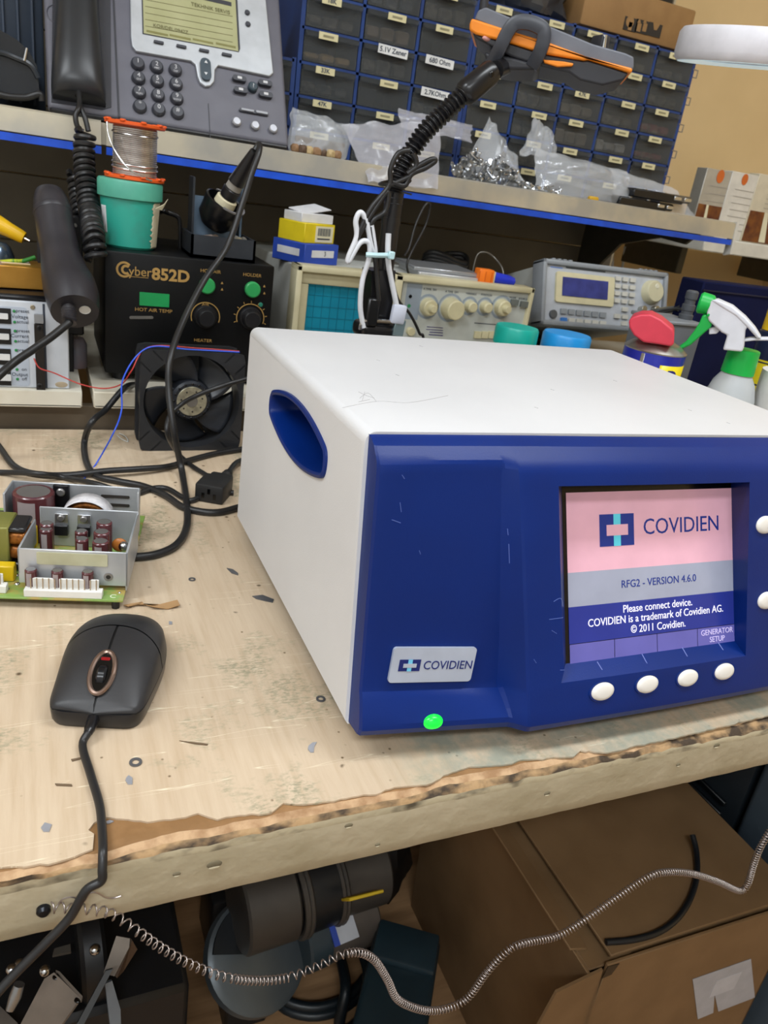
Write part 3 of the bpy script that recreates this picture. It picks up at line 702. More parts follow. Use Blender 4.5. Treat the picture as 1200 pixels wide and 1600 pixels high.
for px in (90, 127):       # transistors screwed to the tray's rear wall
    q = PL(px, 822, .036); x = q.x
    MB().box((x, ty1-.0022, .034), (.0105, .0014, .012), .0003, 1).build('transistor_tab', mat('tab_metal', 'c6c9cc', .25, .9), pcb)
    MB().box((x, ty1-.004, .026), (.0105, .0045, .009), .0004, 1).build('transistor_body', BLK2, pcb)
    MB().cyl((x, ty1-.003, .037), (x, ty1-.006, .037), .0028, n=14, bev=.0007).build('screw', CAPT, pcb)
q = PL(97, 765, .045); MB().box((q.x, .1195, .0405), (.013, .0035, .020), .0005, 1).build('rectifier_body', BLK2, pcb)
MB().cyl((q.x, .1178, .045), (q.x, .1145, .045), .0036, n=16, bev=.001).build('screw', CAPT, pcb)
# toroid coil with label
q = PL(137, 783, .044); tx, ty = q.x, .102
mb = MB(); mb.tube([V((tx + .0145*math.cos(t), ty, .027 + .0145*math.sin(t))) for t in [2*math.pi*k/28 for k in range(28)]], .0062, 12, True); tor = mb.build('toroid', mat('copper_winding', 'a5682f', .35, .6, c2='6e3f17', scale=300), pcb)
mb = MB(); mb.lathe([(.0214, -.0095), (.0216, .0095)], 18, frame3((tx, ty-.001, .027), (1, 0, 0), (0, 0, 1)), a0=.35, a1=math.pi-.35); mb.build('paper_label', mat('printed_paper', 'd4d2d4', .6, c2='b7b5ba', scale=160), tor, solid=.0003)
# transformer: olive core halves with copper windings
q = PL(15, 830, .044); tx = q.x-.002; ty = .053
tf = MB().box((tx-.010, ty, ZB+.019), (.022, .03, .037), .001, 1).build('transformer_core', mat('olive_core', '6f7034', .4, .2, c2='858243', scale=30), pcb)
for zz in (.018, .030): MB().box((tx+.0065, ty-.001, ZB+zz-.003), (.013, .024, .0105), .003, 3).build('winding', MATS['copper_winding'], tf)
MB().box((tx+.006, ty, ZB+.0345), (.013, .026, .004), .0012, 1).build('bobbin', BLK2, tf); MB().box((tx+.006, ty, ZB+.004), (.014, .027, .006), .0012, 1).build('bobbin', BLK2, tf)
YEL = mat('yellow_film', 'dcb81c', .35)
q = PL(41, 828, .03); MB().box((q.x-.002, .083, ZB+.009), (.014, .008, .018), .0008, 1).build('film_capacitor', YEL, pcb)
q = PL(15, 889, .02); MB().box((q.x-.004, .027, ZB+.0065), (.014, .009, .013), .0008, 1).build('film_capacitor', YEL, pcb)
q = PL(18, 870, .02); MB().cyl((q.x-.012, .036, ZB+.005), (q.x+.002, .036, ZB+.005), .005, n=14, bev=.001).build('inductor', BLK2, pcb)
WH = mat('white_nylon', 'e2e0da', .4)
def header(x0, x1, y, n):
    h = MB().box(((x0+x1)/2, y, ZB+.003), (x1-x0, .0068, .006), .0004, 1).build('pin_header', WH, pcb)
    MB().box(((x0+x1)/2, y+.0022, ZB+.009), (x1-x0-.006, .0016, .009), .0003, 1).build('header_wall', WH, h)
    p0 = None
    for k in range(n):
        x = lerp(x0+.0045, x1-.0045, k/(n-1))
        if p0 is None:
            p0 = MB().box((0, 0, 0), (.0008, .0008, .012)).build('pin', mat('tin_pin', 'b1a08a', .3, .8), h); p0.location = (x, y-.0004, ZB+.0085)
        else: inst(p0, h, (x, y-.0004, ZB+.0085))
a = PL(33, 935, ZB+.003); b = PL(157, 939, ZB+.003)
header(a.x, b.x, .0045, 12); header(a.x-.052, a.x-.013, .0085, 5)
text('C', .007, mat('silkscreen', 'd9ddc4', .5), pcb, MX.Translation((-.008, .006, ZB+.0001)), name='silkscreen_mark')
for k, (x, y, r) in enumerate(((-.079, .02, .0022), (-.084, .012, .0018), (-.09, .022, .002), (-.083, .033, .0024), (-.004, .012, .0012), (-.095, .013, .0017))):
    MB().ell((x, y, ZB), (r, r, r*.6), 10, 6).build('solder_bead', MATS['chrome_bits'], pcb)
MB().box((-.115, .075, ZB+.012), (.02, .05, .024), .002, 2).build('filter_choke', BLK2, pcb)
# ================================================================= fan
FS = .119; fo = oz(217, 705, 0)
fan = thing('cooling_fan', 'square black axial fan standing upright with silver motor plate', 'fan', (fo.x, fo.y, 0), .03)
FB = mat('fan_black', '1e1f22', .45, c2='2a2b2e', scale=25); FBL = mat('fan_blade', '23262c', .35)
c0 = V((FS/2, 0, FS/2)); FR = lambda y: frame3((FS/2, y, FS/2), (1, 0, 0), (0, 0, 1))
def flange(y0, t, name):
    mb = MB(); n = 64; out = rrect(FS, FS, .007, 4); R = FS/2-.0022; vs = []; fs = []
    ang = [2*math.pi*k/n for k in range(n)]
    def outer(a):
        c, s = math.cos(a), math.sin(a); k = FS/2/max(abs(c), abs(s)); p = V((c*k, s*k)); lim = FS/2-.007
        if abs(p.x) > lim and abs(p.y) > lim:
            cc = V((math.copysign(lim, p.x), math.copysign(lim, p.y))); d = (p-cc); p = cc + d.normalized()*.007
        return p
    for z in (0, t):
        vs += [(*outer(a), -z) for a in ang]; vs += [(R*math.cos(a), R*math.sin(a), -z) for a in ang]
    for j in range(n):
        k = (j+1) % n
        fs += [(j, k, n+k, n+j), (2*n+j, 3*n+j, 3*n+k, 2*n+k), (j, 2*n+j, 2*n+k, k), (n+j, n+k, 3*n+k, 3*n+j)]
    mb.add(vs, fs, FR(y0)); return mb.build(name, FB, fan)
flange(0, .0045, 'flange'); flange(.0335, .0045, 'flange')
mb = MB(); R = FS/2-.002; mb.lathe([(R-.0022, 0), (R, 0), (R, -.038), (R-.0022, -.038), (R-.0022, 0)], 64, FR(0)); mb.build('barrel', FB, fan)
for sx in (-1, 1):
    for sz in (-1, 1):
        MB().cyl(c0+V((sx*(FS/2-.008), .004, sz*(FS/2-.008))), c0+V((sx*(FS/2-.008), .034, sz*(FS/2-.008))), .0035, n=10).build('corner_post', FB, fan)
        for d in (0, 1): MB().box(c0+V((sx*(FS/2-(.006 if d else .019)), .002, sz*(FS/2-(.019 if d else .006)))), (.002, .004, .016), rot=(0, (.78 if sx*sz > 0 else -.78), 0)).build('corner_rib', FB, fan)
hub = MB().lathe([(0, .001), (.021, .001), (.0235, -.002), (.0235, -.028), (0, -.028)], 36, FR(.006)).build('hub', FBL, fan)
pl = MB().lathe([(0, .0005), (.0172, .0005), (.0176, 0), (.0176, -.002)], 32, FR(.0045)).build('motor_plate', mat('motor_plate', 'b9b39b', .35, .6, c2='8f8a78', scale=160), hub)
MB().lathe([(0, .0012), (.0065, .0012), (.007, 0)], 24, FR(.0042)).build('bearing_cap', mat('bearing_steel', 'a8a9aa', .25, .9), pl)
v0 = None
for k in range(16):
    a = 2*math.pi*k/16; MB().ell((FS/2+.0205*math.cos(a), .0048, FS/2+.0205*math.sin(a)), (.0014, .0008, .0014), 8, 6).build('hub_slot', MATS['black_gloss'], hub)
for k in range(7):
    a = 2*math.pi*k/7 + .3; MB().ell((FS/2+.0125*math.cos(a), .0038, FS/2+.0125*math.sin(a)), (.0011, .0006, .0011), 8, 6).build('rivet', MATS['slot_dark'], pl)
def blade(a0):
    mb = MB()
    def fn(i, j):
        r = lerp(.022, FS/2-.0055, j); sweep = .35*(j-.0); a = a0 + sweep + (i-.5)*lerp(1.15, 1.0, j); d = .010 + (i)*.018
        return V((FS/2 + r*math.cos(a), d, FS/2 + r*math.sin(a)))
    mb.grid(fn, 10, 8); o = mb.build('blade', FBL, fan, ang=60, solid=.0016)
for k in range(5): blade(2*math.pi*k/5 + .55)
for k in range(4):
    a = .5 + k*math.pi/2; MB().box(c0 + V((.036*math.cos(a), .033, .036*math.sin(a))), (.044, .003, .004), rot=(0, -a, 0)).build('spoke', FB, fan)
fw = bmx(fan)
RED = mat('red_wire', 'b5332c', .4); BLU = mat('blue_wire', '2b56d8', .35)
tl = fw @ V((.008, .004, FS+.0012)); tr = fw @ V((.112, .004, FS+.0010)); tm = fw @ V((.055, .003, FS+.0018))
bl = [tr, tm, tl, oy(193, 590, .86), oy(190, 640, .85), oy(178, 675, .83), oz(150, 725, .0015), oz(128, 752, .0012)]
mb = MB(); mb.tube(catmull(bl, 10), .00085, 7); mb.build('blue_lead', BLU, fan, world=True, label='thin blue fan wire')
rl = [tr+V((0, .002, .0006)), tm+V((.01, .003, .0012)), tl+V((.002, .003, .0004)), oy(205, 580, .865), oy(190, 600, .875), oy(162, 607, .89), oy(125, 600, .90), oy(85, 583, .91), oy(62, 575, .915), oy(53, 560, .92)]
mb = MB(); mb.tube(catmull(rl, 10), .00075, 7); mb.build('red_lead', RED, fan, world=True, label='thin red fan wire')
# ================================================================= loose cables on the bench
def cable(name, label, pts, r, m=RUB, n=10, cat='cable', group=None, sub=8, taper=None):
    mb = MB(); mb.tube(catmull(pts, sub), r, n); o = mb.build(name, m); return tag(o, label, cat, group)
R1 = .0034
cable('flat_lying_cable', 'black cable running along the bench behind the circuit board to the generator', [oz(-60, 640, .006), oz(-8, 690, .0034), oz(22, 728, .0034), oz(60, 741, .0034), oz(110, 742, .0036), oz(165, 736, .0075), oz(215, 733, .0075), oz(262, 729, .005), oz(300, 718, .0036), oz(340, 708, .0034), oz(392, 700, .0034)], R1)
cable('mains_lead', 'black lead curving from under the hot air station to the mains plug', [oy(215, 588, 1.0) + V((0, .0, -.01)), oy(195, 606, .925), oy(165, 640, .9), oy(143, 660, .87), oz(132, 690, .010), oz(135, 722, .0034), oz(150, 743, .0034), oz(185, 752, .0034), oz(225, 760, .0034), oz(258, 774, .0034), oz(285, 792, .0034), oz(318, 800, .0034), oz(345, 800, .0034), oz(372, 793, .0034)], .0036)
cable('thin_bench_cable', 'black cable passing behind the circuit board beside the flat cable', [oz(-60, 738, .003), oz(0, 738, .003), oz(60, 740, .011), oz(100, 746, .003), oz(150, 756, .010), oz(205, 772, .003), oz(240, 763, .003), oz(262, 764, .003), oz(285, 777, .003), oz(300, 782, .003), oz(330, 769, .003), oz(365, 770, .003)], .0029)
IEC = mat('iec_black', '1f1f20', .5, bump=.1, bscale=600)
pa = oz(322, 790, 0); pb = oz(352, 757, 0); d = (pb-pa).normalized()
plug = thing('mains_plug', 'black mains appliance plug lying behind the generator corner', 'plug', ((pa+pb)/2), math.atan2(d.y, d.x))
MB().box((-.008, 0, .010), (.034, .030, .020), .0024, 2).build('body', IEC, plug)
MB().box((.014, 0, .010), (.014, .024, .0165), .003, 2).build('collar', IEC, plug)
mb = MB(); mb.tube([V((.020+.003*k, 0, .010)) for k in range(9)], [.0065, .005, .0063, .0048, .0058, .0046, .0055, .0043, .004], 14); mb.build('strain_relief', IEC, plug)
for y in (-.006, 0, .006): MB().box((-.0252, y, .010 + (.003 if y == 0 else -.002)), (.0006, .0028, .0055)).build('socket_slot', MATS['black_gloss'], plug)
mb = MB(); inv = bmx(plug)
mb.tube(catmull([inv @ V((.042, 0, .010)), inv @ V((.054, .002, .008)), oz(372, 722, .006), oz(400, 715, .0036)], 8), .0034, 10); mb.build('lead', RUB, plug, world=True)
cable('looped_fan_cable', 'thin black cable arching in front of the fan blades', [oy(392, 590, .84), oy(350, 602, .83), oy(310, 617, .835), oy(283, 632, .84), oy(264, 652, .83), oy(262, 680, .82), oz(278, 708, .005), oz(300, 728, .0028), oz(322, 742, .0028), oz(335, 752, .003)], .0026)
# ================================================================= things on the lower boards
LS = .052
class Pan:                                       # a flat panel: pixel -> its own x, y
    def __init__(s, mx): s.mx = mx; s.inv = mx.inverted(); s.n = mx.to_3x3() @ V((0, 0, 1)); s.o = mx.translation.copy()
    def xy(s, px, py):
        d = ray(px, py); p = CAM + d*((s.o-CAM).dot(s.n)/d.dot(s.n)); q = s.inv @ p; return q.x, q.y
    def at(s, px, py, h=0): x, y = s.xy(px, py); return s.mx @ MX.Translation((x, y, h))
    def plate(s, name, m, parent, px0, py0, px1, py1, h=.0005, r=0, d=None, label=None):
        # rectangle given by two opposite pixels
        a = s.xy(px0, py0); b = s.xy(px1, py1); w, hh = abs(b[0]-a[0]), abs(b[1]-a[1]); mb = MB()
        poly = rrect(w, hh, min(r, w/2.1, hh/2.1), 4) if r else [(-w/2, -hh/2), (w/2, -hh/2), (w/2, hh/2), (-w/2, hh/2)]
        mb.prism(poly, -.0004 if d is None else d, h, s.mx @ MX.Translation(((a[0]+b[0])/2, (a[1]+b[1])/2, 0)))
        return mb.build(name, m, parent, world=True, label=label)
    def disc(s, name, m, parent, px, py, r, h, r2=None, n=24, base=0, bev=.0006):
        mb = MB(); r2 = r if r2 is None else r2
        mb.lathe([(0, h), (r2-bev, h), (r2, h-bev), (r, base)], n, s.at(px, py)); return mb.build(name, m, parent, world=True)
    def text(s, t, size, m, parent, px, py, h=.0006, **k): return text(t, size, m, parent, s.at(px, py, h), world=True, **k)
# ---------------------------------------------------------------- bench power supply (far left)
psu = thing('bench_power_supply', 'white faced bench power supply with black side handle and small green lamps', 'power supply', (-.06, .95, LS))
PW = mat('psu_white', 'c9ced6', .45, c2='bfc4cc'); PBLK = mat('psu_black', '17171a', .4, bump=.1)
Y0 = .9455
MB().box((-.0605, Y0+.0025, .1010), (.181, .005, .098), .0012, 1).build('front_plate', PW, psu, world=True)
MB().box((-.065, 1.08, .1035), (.16, .25, .103), .003, 1).build('case', PBLK, psu, world=True)
P = Pan(FRONT((0, Y0, 0)))
P.plate('panel_field', mat('panel_grey_blue', 'b4bdcb', .45), psu, -60, 474, 47, 603, .0004, .003)
for py in (493, 525, 557, 589):
    P.plate('key_bed', PBLK, psu, -30, py-14, 18, py+13, .0012); P.plate('key', mat('key_white', 'd5d6d6', .4), psu, -28, py-6, 13+(py-493)*.05, py+5, .004, .0008)
GL = mat('green_led', '2f7d46', .25, emit=.15); INK = mat('ink_dark', '3c4350', .6)
for i, (py, s_) in enumerate(((486, 'preset'), (503, 'actual'), (517, 'preset'), (533, 'actual'), (547, 'preset'), (577, 'on'), (592, 'off'))):
    P.disc('lamp', GL, psu, 22+(py-486)*.05, py, .0016, .0014, n=12, bev=.0004); P.text(s_, .0052, INK, psu, 35+(py-486)*.03, py)
for py, s_ in ((495, 'Voltage'), (525, 'Current'), (585, 'Output')): P.text(s_, .0056, INK, psu, 31, py)
hd = P.plate('handle', mat('bronze_black', '2c2826', .35, .3), psu, 53, 505, 71, 608, .006, .001)
for py in (511, 601): P.disc('handle_screw', PBLK, hd, 62, py, .0032, .0072, n=14); P.disc('screw_recess', MATS['black_gloss'], hd, 62, py, .0016, .0075, n=10, bev=.0002)
P.plate('handle_end', mat('psu_grey', '8b8c8e', .4), psu, 53, 490, 68, 504, .006, .001)
P.disc('corner_screw', mat('brass_screw', 'a59a84', .35, .7), psu, 51, 480, .0026, .0012, n=14)
P.plate('plate_joint', INK, psu, 70, 475, 70.8, 606, .0002)
MB().ell(P.at(96, 601).translation, (.0068, .0006, .0035)).build('paint_chip', mat('chip_tan', 'b2a289', .7), psu, world=True)
# gold box on it
gb = thing('gold_box', 'gold metal extrusion box lying on the bench power supply', 'box', oy(38, 452, .985), .10)
MB().box((-.005, .025, .0125), (.058, .05, .025), .001, 1).build('shell', mat('gold_anodised', 'b98a3e', .35, .6, c2='a87a30', scale=30), gb)
MB().box((-.0342, .025, .0125), (.0012, .045, .021)).build('end_opening', PBLK, gb)
MB().box((-.006, .02, .0252), (.03, .008, .0004)).build('scuff_strip', mat('scuffed_print', 'e0c9a4', .5), gb)
jar = MB(); c = oy(3, 395, 1.03); zt = .1555
jar.lathe([(0, zt), (.018, zt), (.021, zt+.006), (.021, zt+.028), (.017, zt+.038), (.013, zt+.042), (0, zt+.044)], 24, MX.Translation((c.x-.008, 1.045, 0)))
tag(jar.build('metal_jar', mat('blue_steel', '7f93ab', .22, .8, c2='4f5d70', scale=35)), 'bluish shiny metal jar standing behind the gold box', 'jar')
mb = MB(); a, b = oy(-22, 340, 1.045), oy(38, 372, 1.035); mb.tube([a, a.lerp(b, .3), a.lerp(b, .6), a.lerp(b, .92), b], [.010, .0102, .0085, .0075, .0066], 14)
yg = thing('yellow_tool', 'yellow gripped hand tool resting on the metal jar', 'hand tool', a)
mb.build('grip', mat('yellow_grip', 'e0b10e', .35), yg, world=True)
mb = MB(); mb.tube([b, b + (b-a).normalized()*.006], [.0012, .0008], 8); mb.build('tip', MATS['chrome_bits'], yg, world=True)
mb = MB(); mb.tube([a, a-(b-a).normalized()*.05], .004, 8); mb.build('shaft', PBLK, yg, world=True)
GY = mat('green_yellow_wire', 'a6b421', .4, c2='2d7a2f', scale=18, stretch=(3, 1, 1), lo=.48, hi=.52)
wire_pts = [oy(-25, 415, 1.02), oy(0, 410, 1.015), oy(18, 408, 1.01), oy(35, 408, 1.012), oy(55, 402, 1.015)]
cable('earth_wire', 'green and yellow striped wire end behind the gold box', wire_pts, .0024, GY, cat='wire')
tag(MB().add([oy(26, 415, 1.008), oy(58, 417, 1.008), oy(42, 408, 1.02), oy(34, 409, 1.02), oy(26, 416, 1.008)+V((0, 0, -.001)), oy(58, 418, 1.008)+V((0, 0, -.001)), oy(42, 409, 1.02)+V((0, 0, -.001)), oy(34, 410, 1.02)+V((0, 0, -.001))], [(0, 1, 2, 3), (7, 6, 5, 4), (0, 4, 5, 1), (1, 5, 6, 2), (2, 6, 7, 3), (3, 7, 4, 0)]).build('paper_scrap', mat('white_paper', 'dadbdc', .7)), 'folded white paper scrap on the gold box', 'paper')
# ---------------------------------------------------------------- hot air station
SY = .985
st = thing('hot_air_station', 'black hot air rework station with green buttons and gold lettering', 'rework station', (.175, 1.09, LS))
SBK = mat('station_black', '08090a', .42, c2='0e0f12', scale=9, lo=.4, hi=.8, bump=.05, bscale=500, spec=.25)
p0 = oy(163, 392, SY); p1 = oy(430, 412, SY); SX_0, SX_1 = p0.x, p1.x; ZT = .2080; ZBt = .0625
MB().box(((SX_0+SX_1)/2, SY+.1, (ZT+ZBt)/2), (SX_1-SX_0, .2, ZT-ZBt), .0022, 2).build('case', SBK, st, world=True)
for x in (SX_0+.02, SX_1-.02):
    for y in (SY+.02, SY+.18): MB().cyl((x, y, LS), (x, y, ZBt+.001), .009, n=14).build('foot', PBLK, st, world=True)
P = Pan(FRONT((0, SY, 0))); GOLD = mat('gold_ink', 'a8854a', .5)
P.text('852D', .0190, GOLD, st, 267, 431, sx=1.05, bold=.0006); P.text('yber', .0152, GOLD, st, 219, 425, sx=.95)
mb = MB(); mx = P.at(194, 421, .0006)
mb.lathe([(.0068, -.0004), (.0068, .0002), (.0092, .0002), (.0092, -.0004)], 28, mx, a0=.7, a1=5.6); mb.build('logo_ring', GOLD, st, world=True)
mb = MB(); mb.lathe([(.0030, -.0004), (.0030, .0003), (.0056, .0003), (.0056, -.0004)], 24, mx @ MX.Translation((.002, 0, 0)), a0=.8, a1=5.4); mb.build('logo_ring', GOLD, st, world=True)
P.plate('logo_underline', GOLD, st, 188, 431, 232, 434, .0003)
GB = mat('green_button', '2f9a55', .35); GS = mat('green_window', '1f8a4c', .22, emit=.12)
P.plate('temperature_window', GS, st, 218, 456, 264, 480, .0012, .0004)
P.text('HOT AIR TEMP', .0058, GOLD, st, 240, 485, sx=1.15); P.text('HOT AIR', .0058, GOLD, st, 329, 424, sx=1.1); P.text('HOLDER', .0055, GOLD, st, 394, 430, sx=1.1); P.text('AIR', .0055, GOLD, st, 321, 476, sx=1.1); P.text('HEATER', .0055, GOLD, st, 317, 532, sx=1.15)
for px, py in ((323, 446), (394, 452)): P.disc('round_button', GB, st, px, py, .0098, .0062, bev=.0015)
for px, py in ((347, 442), (347, 452), (413, 447), (413, 458)):
    b = MB(); b.prism([(-.0016, -.0014), (.0016, -.0014), (0, .0016)], -.0003, .0003, P.at(px, py)); b.build('arrow_mark', GOLD, st, world=True)
P.disc('small_lamp', mat('teal_led', '2b7a66', .3), st, 407, 476, .0028, .0018, n=14)
for px, py in ((321, 495), (391, 497)):
    k = P.disc('knob', PBLK, st, px, py, .0125, .0135, .0108, bev=.0016); P.disc('knob_skirt', PBLK, k, px, py, .0145, .004, .0135)
    mb = MB(); mb.lathe([(.0172, -.0003), (.0172, .0003), (.0183, .0003), (.0183, -.0003)], 30, P.at(px, py), a0=-.35, a1=math.pi+.35); mb.build('dial_scale', GOLD, st, world=True)
    if px > 350:
        for q in range(9): a = -.3 + q*(math.pi+.6)/8; b = MB(); b.box((0, 0, 0), (.0028, .0008, .0005), m=P.at(px, py) @ MX.Rotation(a, 4, 'Z') @ MX.Translation((.0205, 0, 0))); b.build('dial_tick', GOLD, st, world=True)
b = MB(); b.prism(rrect(.028, .0035, .0016), -.0003, .0006, P.at(221, 496) @ MX.Rotation(.07, 4, 'Z')); b.build('scratch', mat('scuff_grey', '5d5a55', .5), st, world=True)
# holder + gun hanging at its left side
gun = thing('hot_air_gun', 'black hot air gun handle hanging beside the rework station with thick cable', 'hot air gun', oy(117, 490, .90))
HB = mat('gun_black', '26252a', .4, c2='302e33', scale=30, bump=.08, bscale=700)
ga = [(76, 292), (77, 300), (79, 312), (82, 328), (85, 344), (90, 372), (95, 400), (101, 425), (108, 445), (113, 462), (116, 478), (117, 487)]
gy = [1.03, 1.026, 1.02, 1.012, 1.003, .985, .968, .95, .935, .921, .909, .902]
gr = [.004, .0150, .0185, .0205, .0205, .0205, .0212, .0245, .0275, .0280, .0262, .0245]
gp = [oy(*a, y) for a, y in zip(ga, gy)]
mb = MB(); mb.tube(gp, gr, 28); mb.build('handle', HB, gun, ang=55, world=True)
dirg = (gp[-1]-gp[-3]).normalized()
for k in range(4):
    c = gp[2].lerp(gp[3], k*.3); mb = MB(); mb.tube([c + V((.0205*math.cos(t), -.0205*math.sin(t), -.004*math.sin(t))) * (1.0+.012*k) for t in [.5+.12*i for i in range(9)]], .0008, 6); mb.build('vent_slot', MATS['black_gloss'], gun, world=True)
mb = MB(); mb.tube([gp[3] + (gp[4]-gp[3])*t for t in (.0, .25, .5)], [.0207, .0214, .0207], 28); mb.build('seam_ring', HB, gun, world=True)
for k in range(5):
    c = gp[6].lerp(gp[8], .15+k*.17) + V((.004, -.0225-.001*k, 0)); mb = MB(); mb.tube(catmull([c+V((-.006, .0012, -.002)), c+V((-.001, -.0006, .0012)), c+V((.005, .001, .001))], 4), .0007, 6); mb.build('grip_rib', mat('rib_grey', '57545a', .45), gun, world=True)
ge = gp[-1] + dirg*.0006; mb = MB(); mb.lathe([(0, .0006), (.0058, .0006), (.006, 0)], 20, frame3(ge, V((1, 0, 0)), V((0, 1, 0)) - dirg*dirg.y) @ MX.Translation((.010, -.004, 0))); mb.build('end_sticker', mat('white_dot', 'd9d7d2', .6), gun, world=True)
gc = [gp[-1] - dirg*.004 + V((-.006, 0, .006)), gp[-1] + dirg*.010 + V((-.007, 0, .006)), oy(108, 503, .885), oy(97, 513, .88), oy(78, 528, .872), oy(52, 546, .862), oy(20, 568, .85), oy(-15, 600, .83), oy(-70, 660, .83)]
mb = MB(); mb.tube(catmull(gc, 8), .0042, 12); mb.build('cable', RUB, gun, world=True)
rl_ = catmull(gc, 8)[3:17]; mb = MB(); mb.tube(rl_, [.0078 if i % 2 else .0062 for i in range(len(rl_))], 14); mb.build('strain_relief', HB, gun, world=True)
hl = thing('gun_holder', 'dark metal cradle behind the hot air gun', 'holder', (oy(95, 420, 1.02).x, 1.02, LS))
MB().box(oy(95, 430, 1.03), (.05, .012, .14), .002, 1).build('back_plate', PBLK, hl, world=True)
for px in (58, 118): a = oy(px, 352, 1.0); mb = MB(); mb.tube([oy((px+88)/2, 366, 1.026), a.lerp(oy(88, 366, 1.026), .3), a], [.003, .003, .0022], 8); mb.build('prong', mat('dull_steel', '77746e', .4, .7), hl, world=True)
MB().box(oy(95, 560, 1.03), (.03, .01, .12), .001, 1).build('stem', PBLK, hl, world=True)
vl = MB(); c = oy(121, 548, 1.03); vl.lathe([(0, LS), (.012, LS), (.0125, LS+.004), (.0125, c.z+.004), (.0085, c.z+.012), (0, c.z+.013)], 20, MX.Translation((c.x, 1.05, 0)))
tag(vl.build('small_bottle', mat('cloudy_plastic', '8d8f9c', .3, c2='a08d92', scale=60)), 'small cloudy plastic bottle in the gap beside the rework station', 'bottle')
# ---------------------------------------------------------------- on top of the station
TUB = mat('green_tub', '2f9f8d', .45, c2='3c8f80', scale=35, lo=.5, hi=.75)
tc = V((oy(203, 380, 1.035).x, 1.037, ZT))
tub = thing('flux_tub', 'green plastic tub with torn label on the rework station', 'tub', tc)
r0, r1 = .0305, .0345
MB().lathe([(0, .0), (r0-.003, 0), (r0, .003), (r1, .058), (r1, .06), (r1-.002, .0605)], 40).build('body', TUB, tub)
MB().lathe([(r1+.0008, .056), (r1+.0028, .057), (r1+.003, .074), (r1+.0015, .0765), (r1-.004, .077), (0, .077)], 40).build('lid', mat('green_lid', '57ab93', .45, c2='4b9a86', scale=30), tub)
def patch(r, a0, a1, z0, z1, ragged):
    def fn(u, v):
        z = lerp(z0, z1, v); j = ragged*(noise.noise(V((z*300, 1, 2))) + .5*noise.noise(V((z*900, 4, 2)))); a = lerp(a0+j, a1, u); rr = lerp(r0, r1, z/.058)+r
        return V((rr*math.cos(a), rr*math.sin(a), z))
    return MB().grid(fn, 8, 24)
patch(.0005, -.80, -.05, .003, .055, .14).build('torn_label', mat('aged_label', 'cfc7ad', .7, c2='bfb596', scale=60), tub, solid=.0003)
patch(.0005, -2.95, -2.6, .016, .046, .02).build('label_edge', MATS['white_paper'], tub, solid=.0003)
mb = MB(); mb.add([(.026, -.028, .05), (.036, -.026, .056), (.041, -.022, .062), (.034, -.025, .049), (.026, -.0285, .0495), (.036, -.0265, .0555), (.041, -.0225, .0615), (.034, -.0255, .0485)], [(0, 1, 2, 3), (7, 6, 5, 4), (0, 4, 5, 1), (1, 5, 6, 2), (2, 6, 7, 3), (3, 7, 4, 0)]); mb.build('label_flap', MATS['aged_label'], tub)
ORG = mat('orange_spool', 'e25a1e', .4)
sp = thing('solder_spool', 'spool of silver solder wire with orange flanges on the green tub', 'spool', tc + V((.005, 0, .077)))
def flange_(z, name):
    mb = MB(); mb.lathe([(.007, z), (.0325, z), (.034, z+.001), (.034, z+.0035), (.0325, z+.0045), (.007, z+.0045)], 36); o = mb.build(name, ORG, sp)
    for k in range(9): a = 2*math.pi*k/9; MB().box((.0325*math.cos(a), .0325*math.sin(a), z+.0045), (.006, .006, .003), .001, 1, rot=(0, 0, a)).build('flange_notch', ORG, o)
flange_(0, 'flange'); flange_(.0575, 'flange')
prof = [(.024, .004)]
for k in range(26): z = .0045+k*.002; prof += [(.0248, z+.0004), (.0254, z+.001), (.0248, z+.0016)]
MB().lathe(prof + [(.024, .0575)], 36).build('solder_winding', mat('solder_wire', 'd2cecb', .25, .85, c2='a9a4a1', scale=20, stretch=(1, 1, 6)), sp)
for z in (.013, .018, .05): mb = MB(); mb.tube([V((.0258*math.cos(t), .0258*math.sin(t), z+.002*math.sin(t))) for t in [2*math.pi*k/30 for k in range(30)]], .0008, 6, True); mb.build('loose_turn', MATS['solder_wire'], sp)
mb = MB(); mb.tube(catmull([V((-.032, -.012, .058)), V((-.031, -.018, .045)), V((-.025, -.026, .03)), V((-.012, -.033, .014)), V((.004, -.034, .006)), V((.016, -.031, .003))], 8), .0009, 6); mb.build('loose_end', mat('bright_solder', 'c9c8c6', .2, .9), sp)
MB().cyl((0, 0, .0), (0, 0, .062), .007, n=16).build('core_tube', ORG, sp)
# soldering iron stand
sa = oy(298, 405, SY+.008); sb = oy(398, 414, SY+.008); sw = sb.x-sa.x; scx = (sa.x+sb.x)/2
ist = thing('iron_stand', 'dark soldering iron stand with sponge tray and black holder cup', 'soldering stand', (scx, SY+.045, ZT))
IB = mat('stand_dark', '20242a', .45, c2='2a2e34', scale=30); SB = mat('slate_blue_steel', '5d7185', .4, .35)
mb = MB(); hw, hd_, hh = sw/2, .036, .027
mb.box((0, 0, .002), (sw, 2*hd_, .004)); mb.box((0, -hd_+.0015, hh/2), (sw, .003, hh)); mb.box((0, hd_-.0015, hh/2), (sw, .003, hh)); mb.box((-hw+.0015, 0, hh/2), (.003, 2*hd_, hh)); mb.box((hw-.0015, 0, hh/2), (.003, 2*hd_, hh)); mb.box((0, 0, .015), (sw-.006, 2*hd_-.006, .004))
mb.build('tray', IB, ist)
mb = MB(); mb.box((-.004, .014, .044), (.058, .0025, .05), rot=(-.12, 0, 0)); mb.build('support_plate', SB, ist)
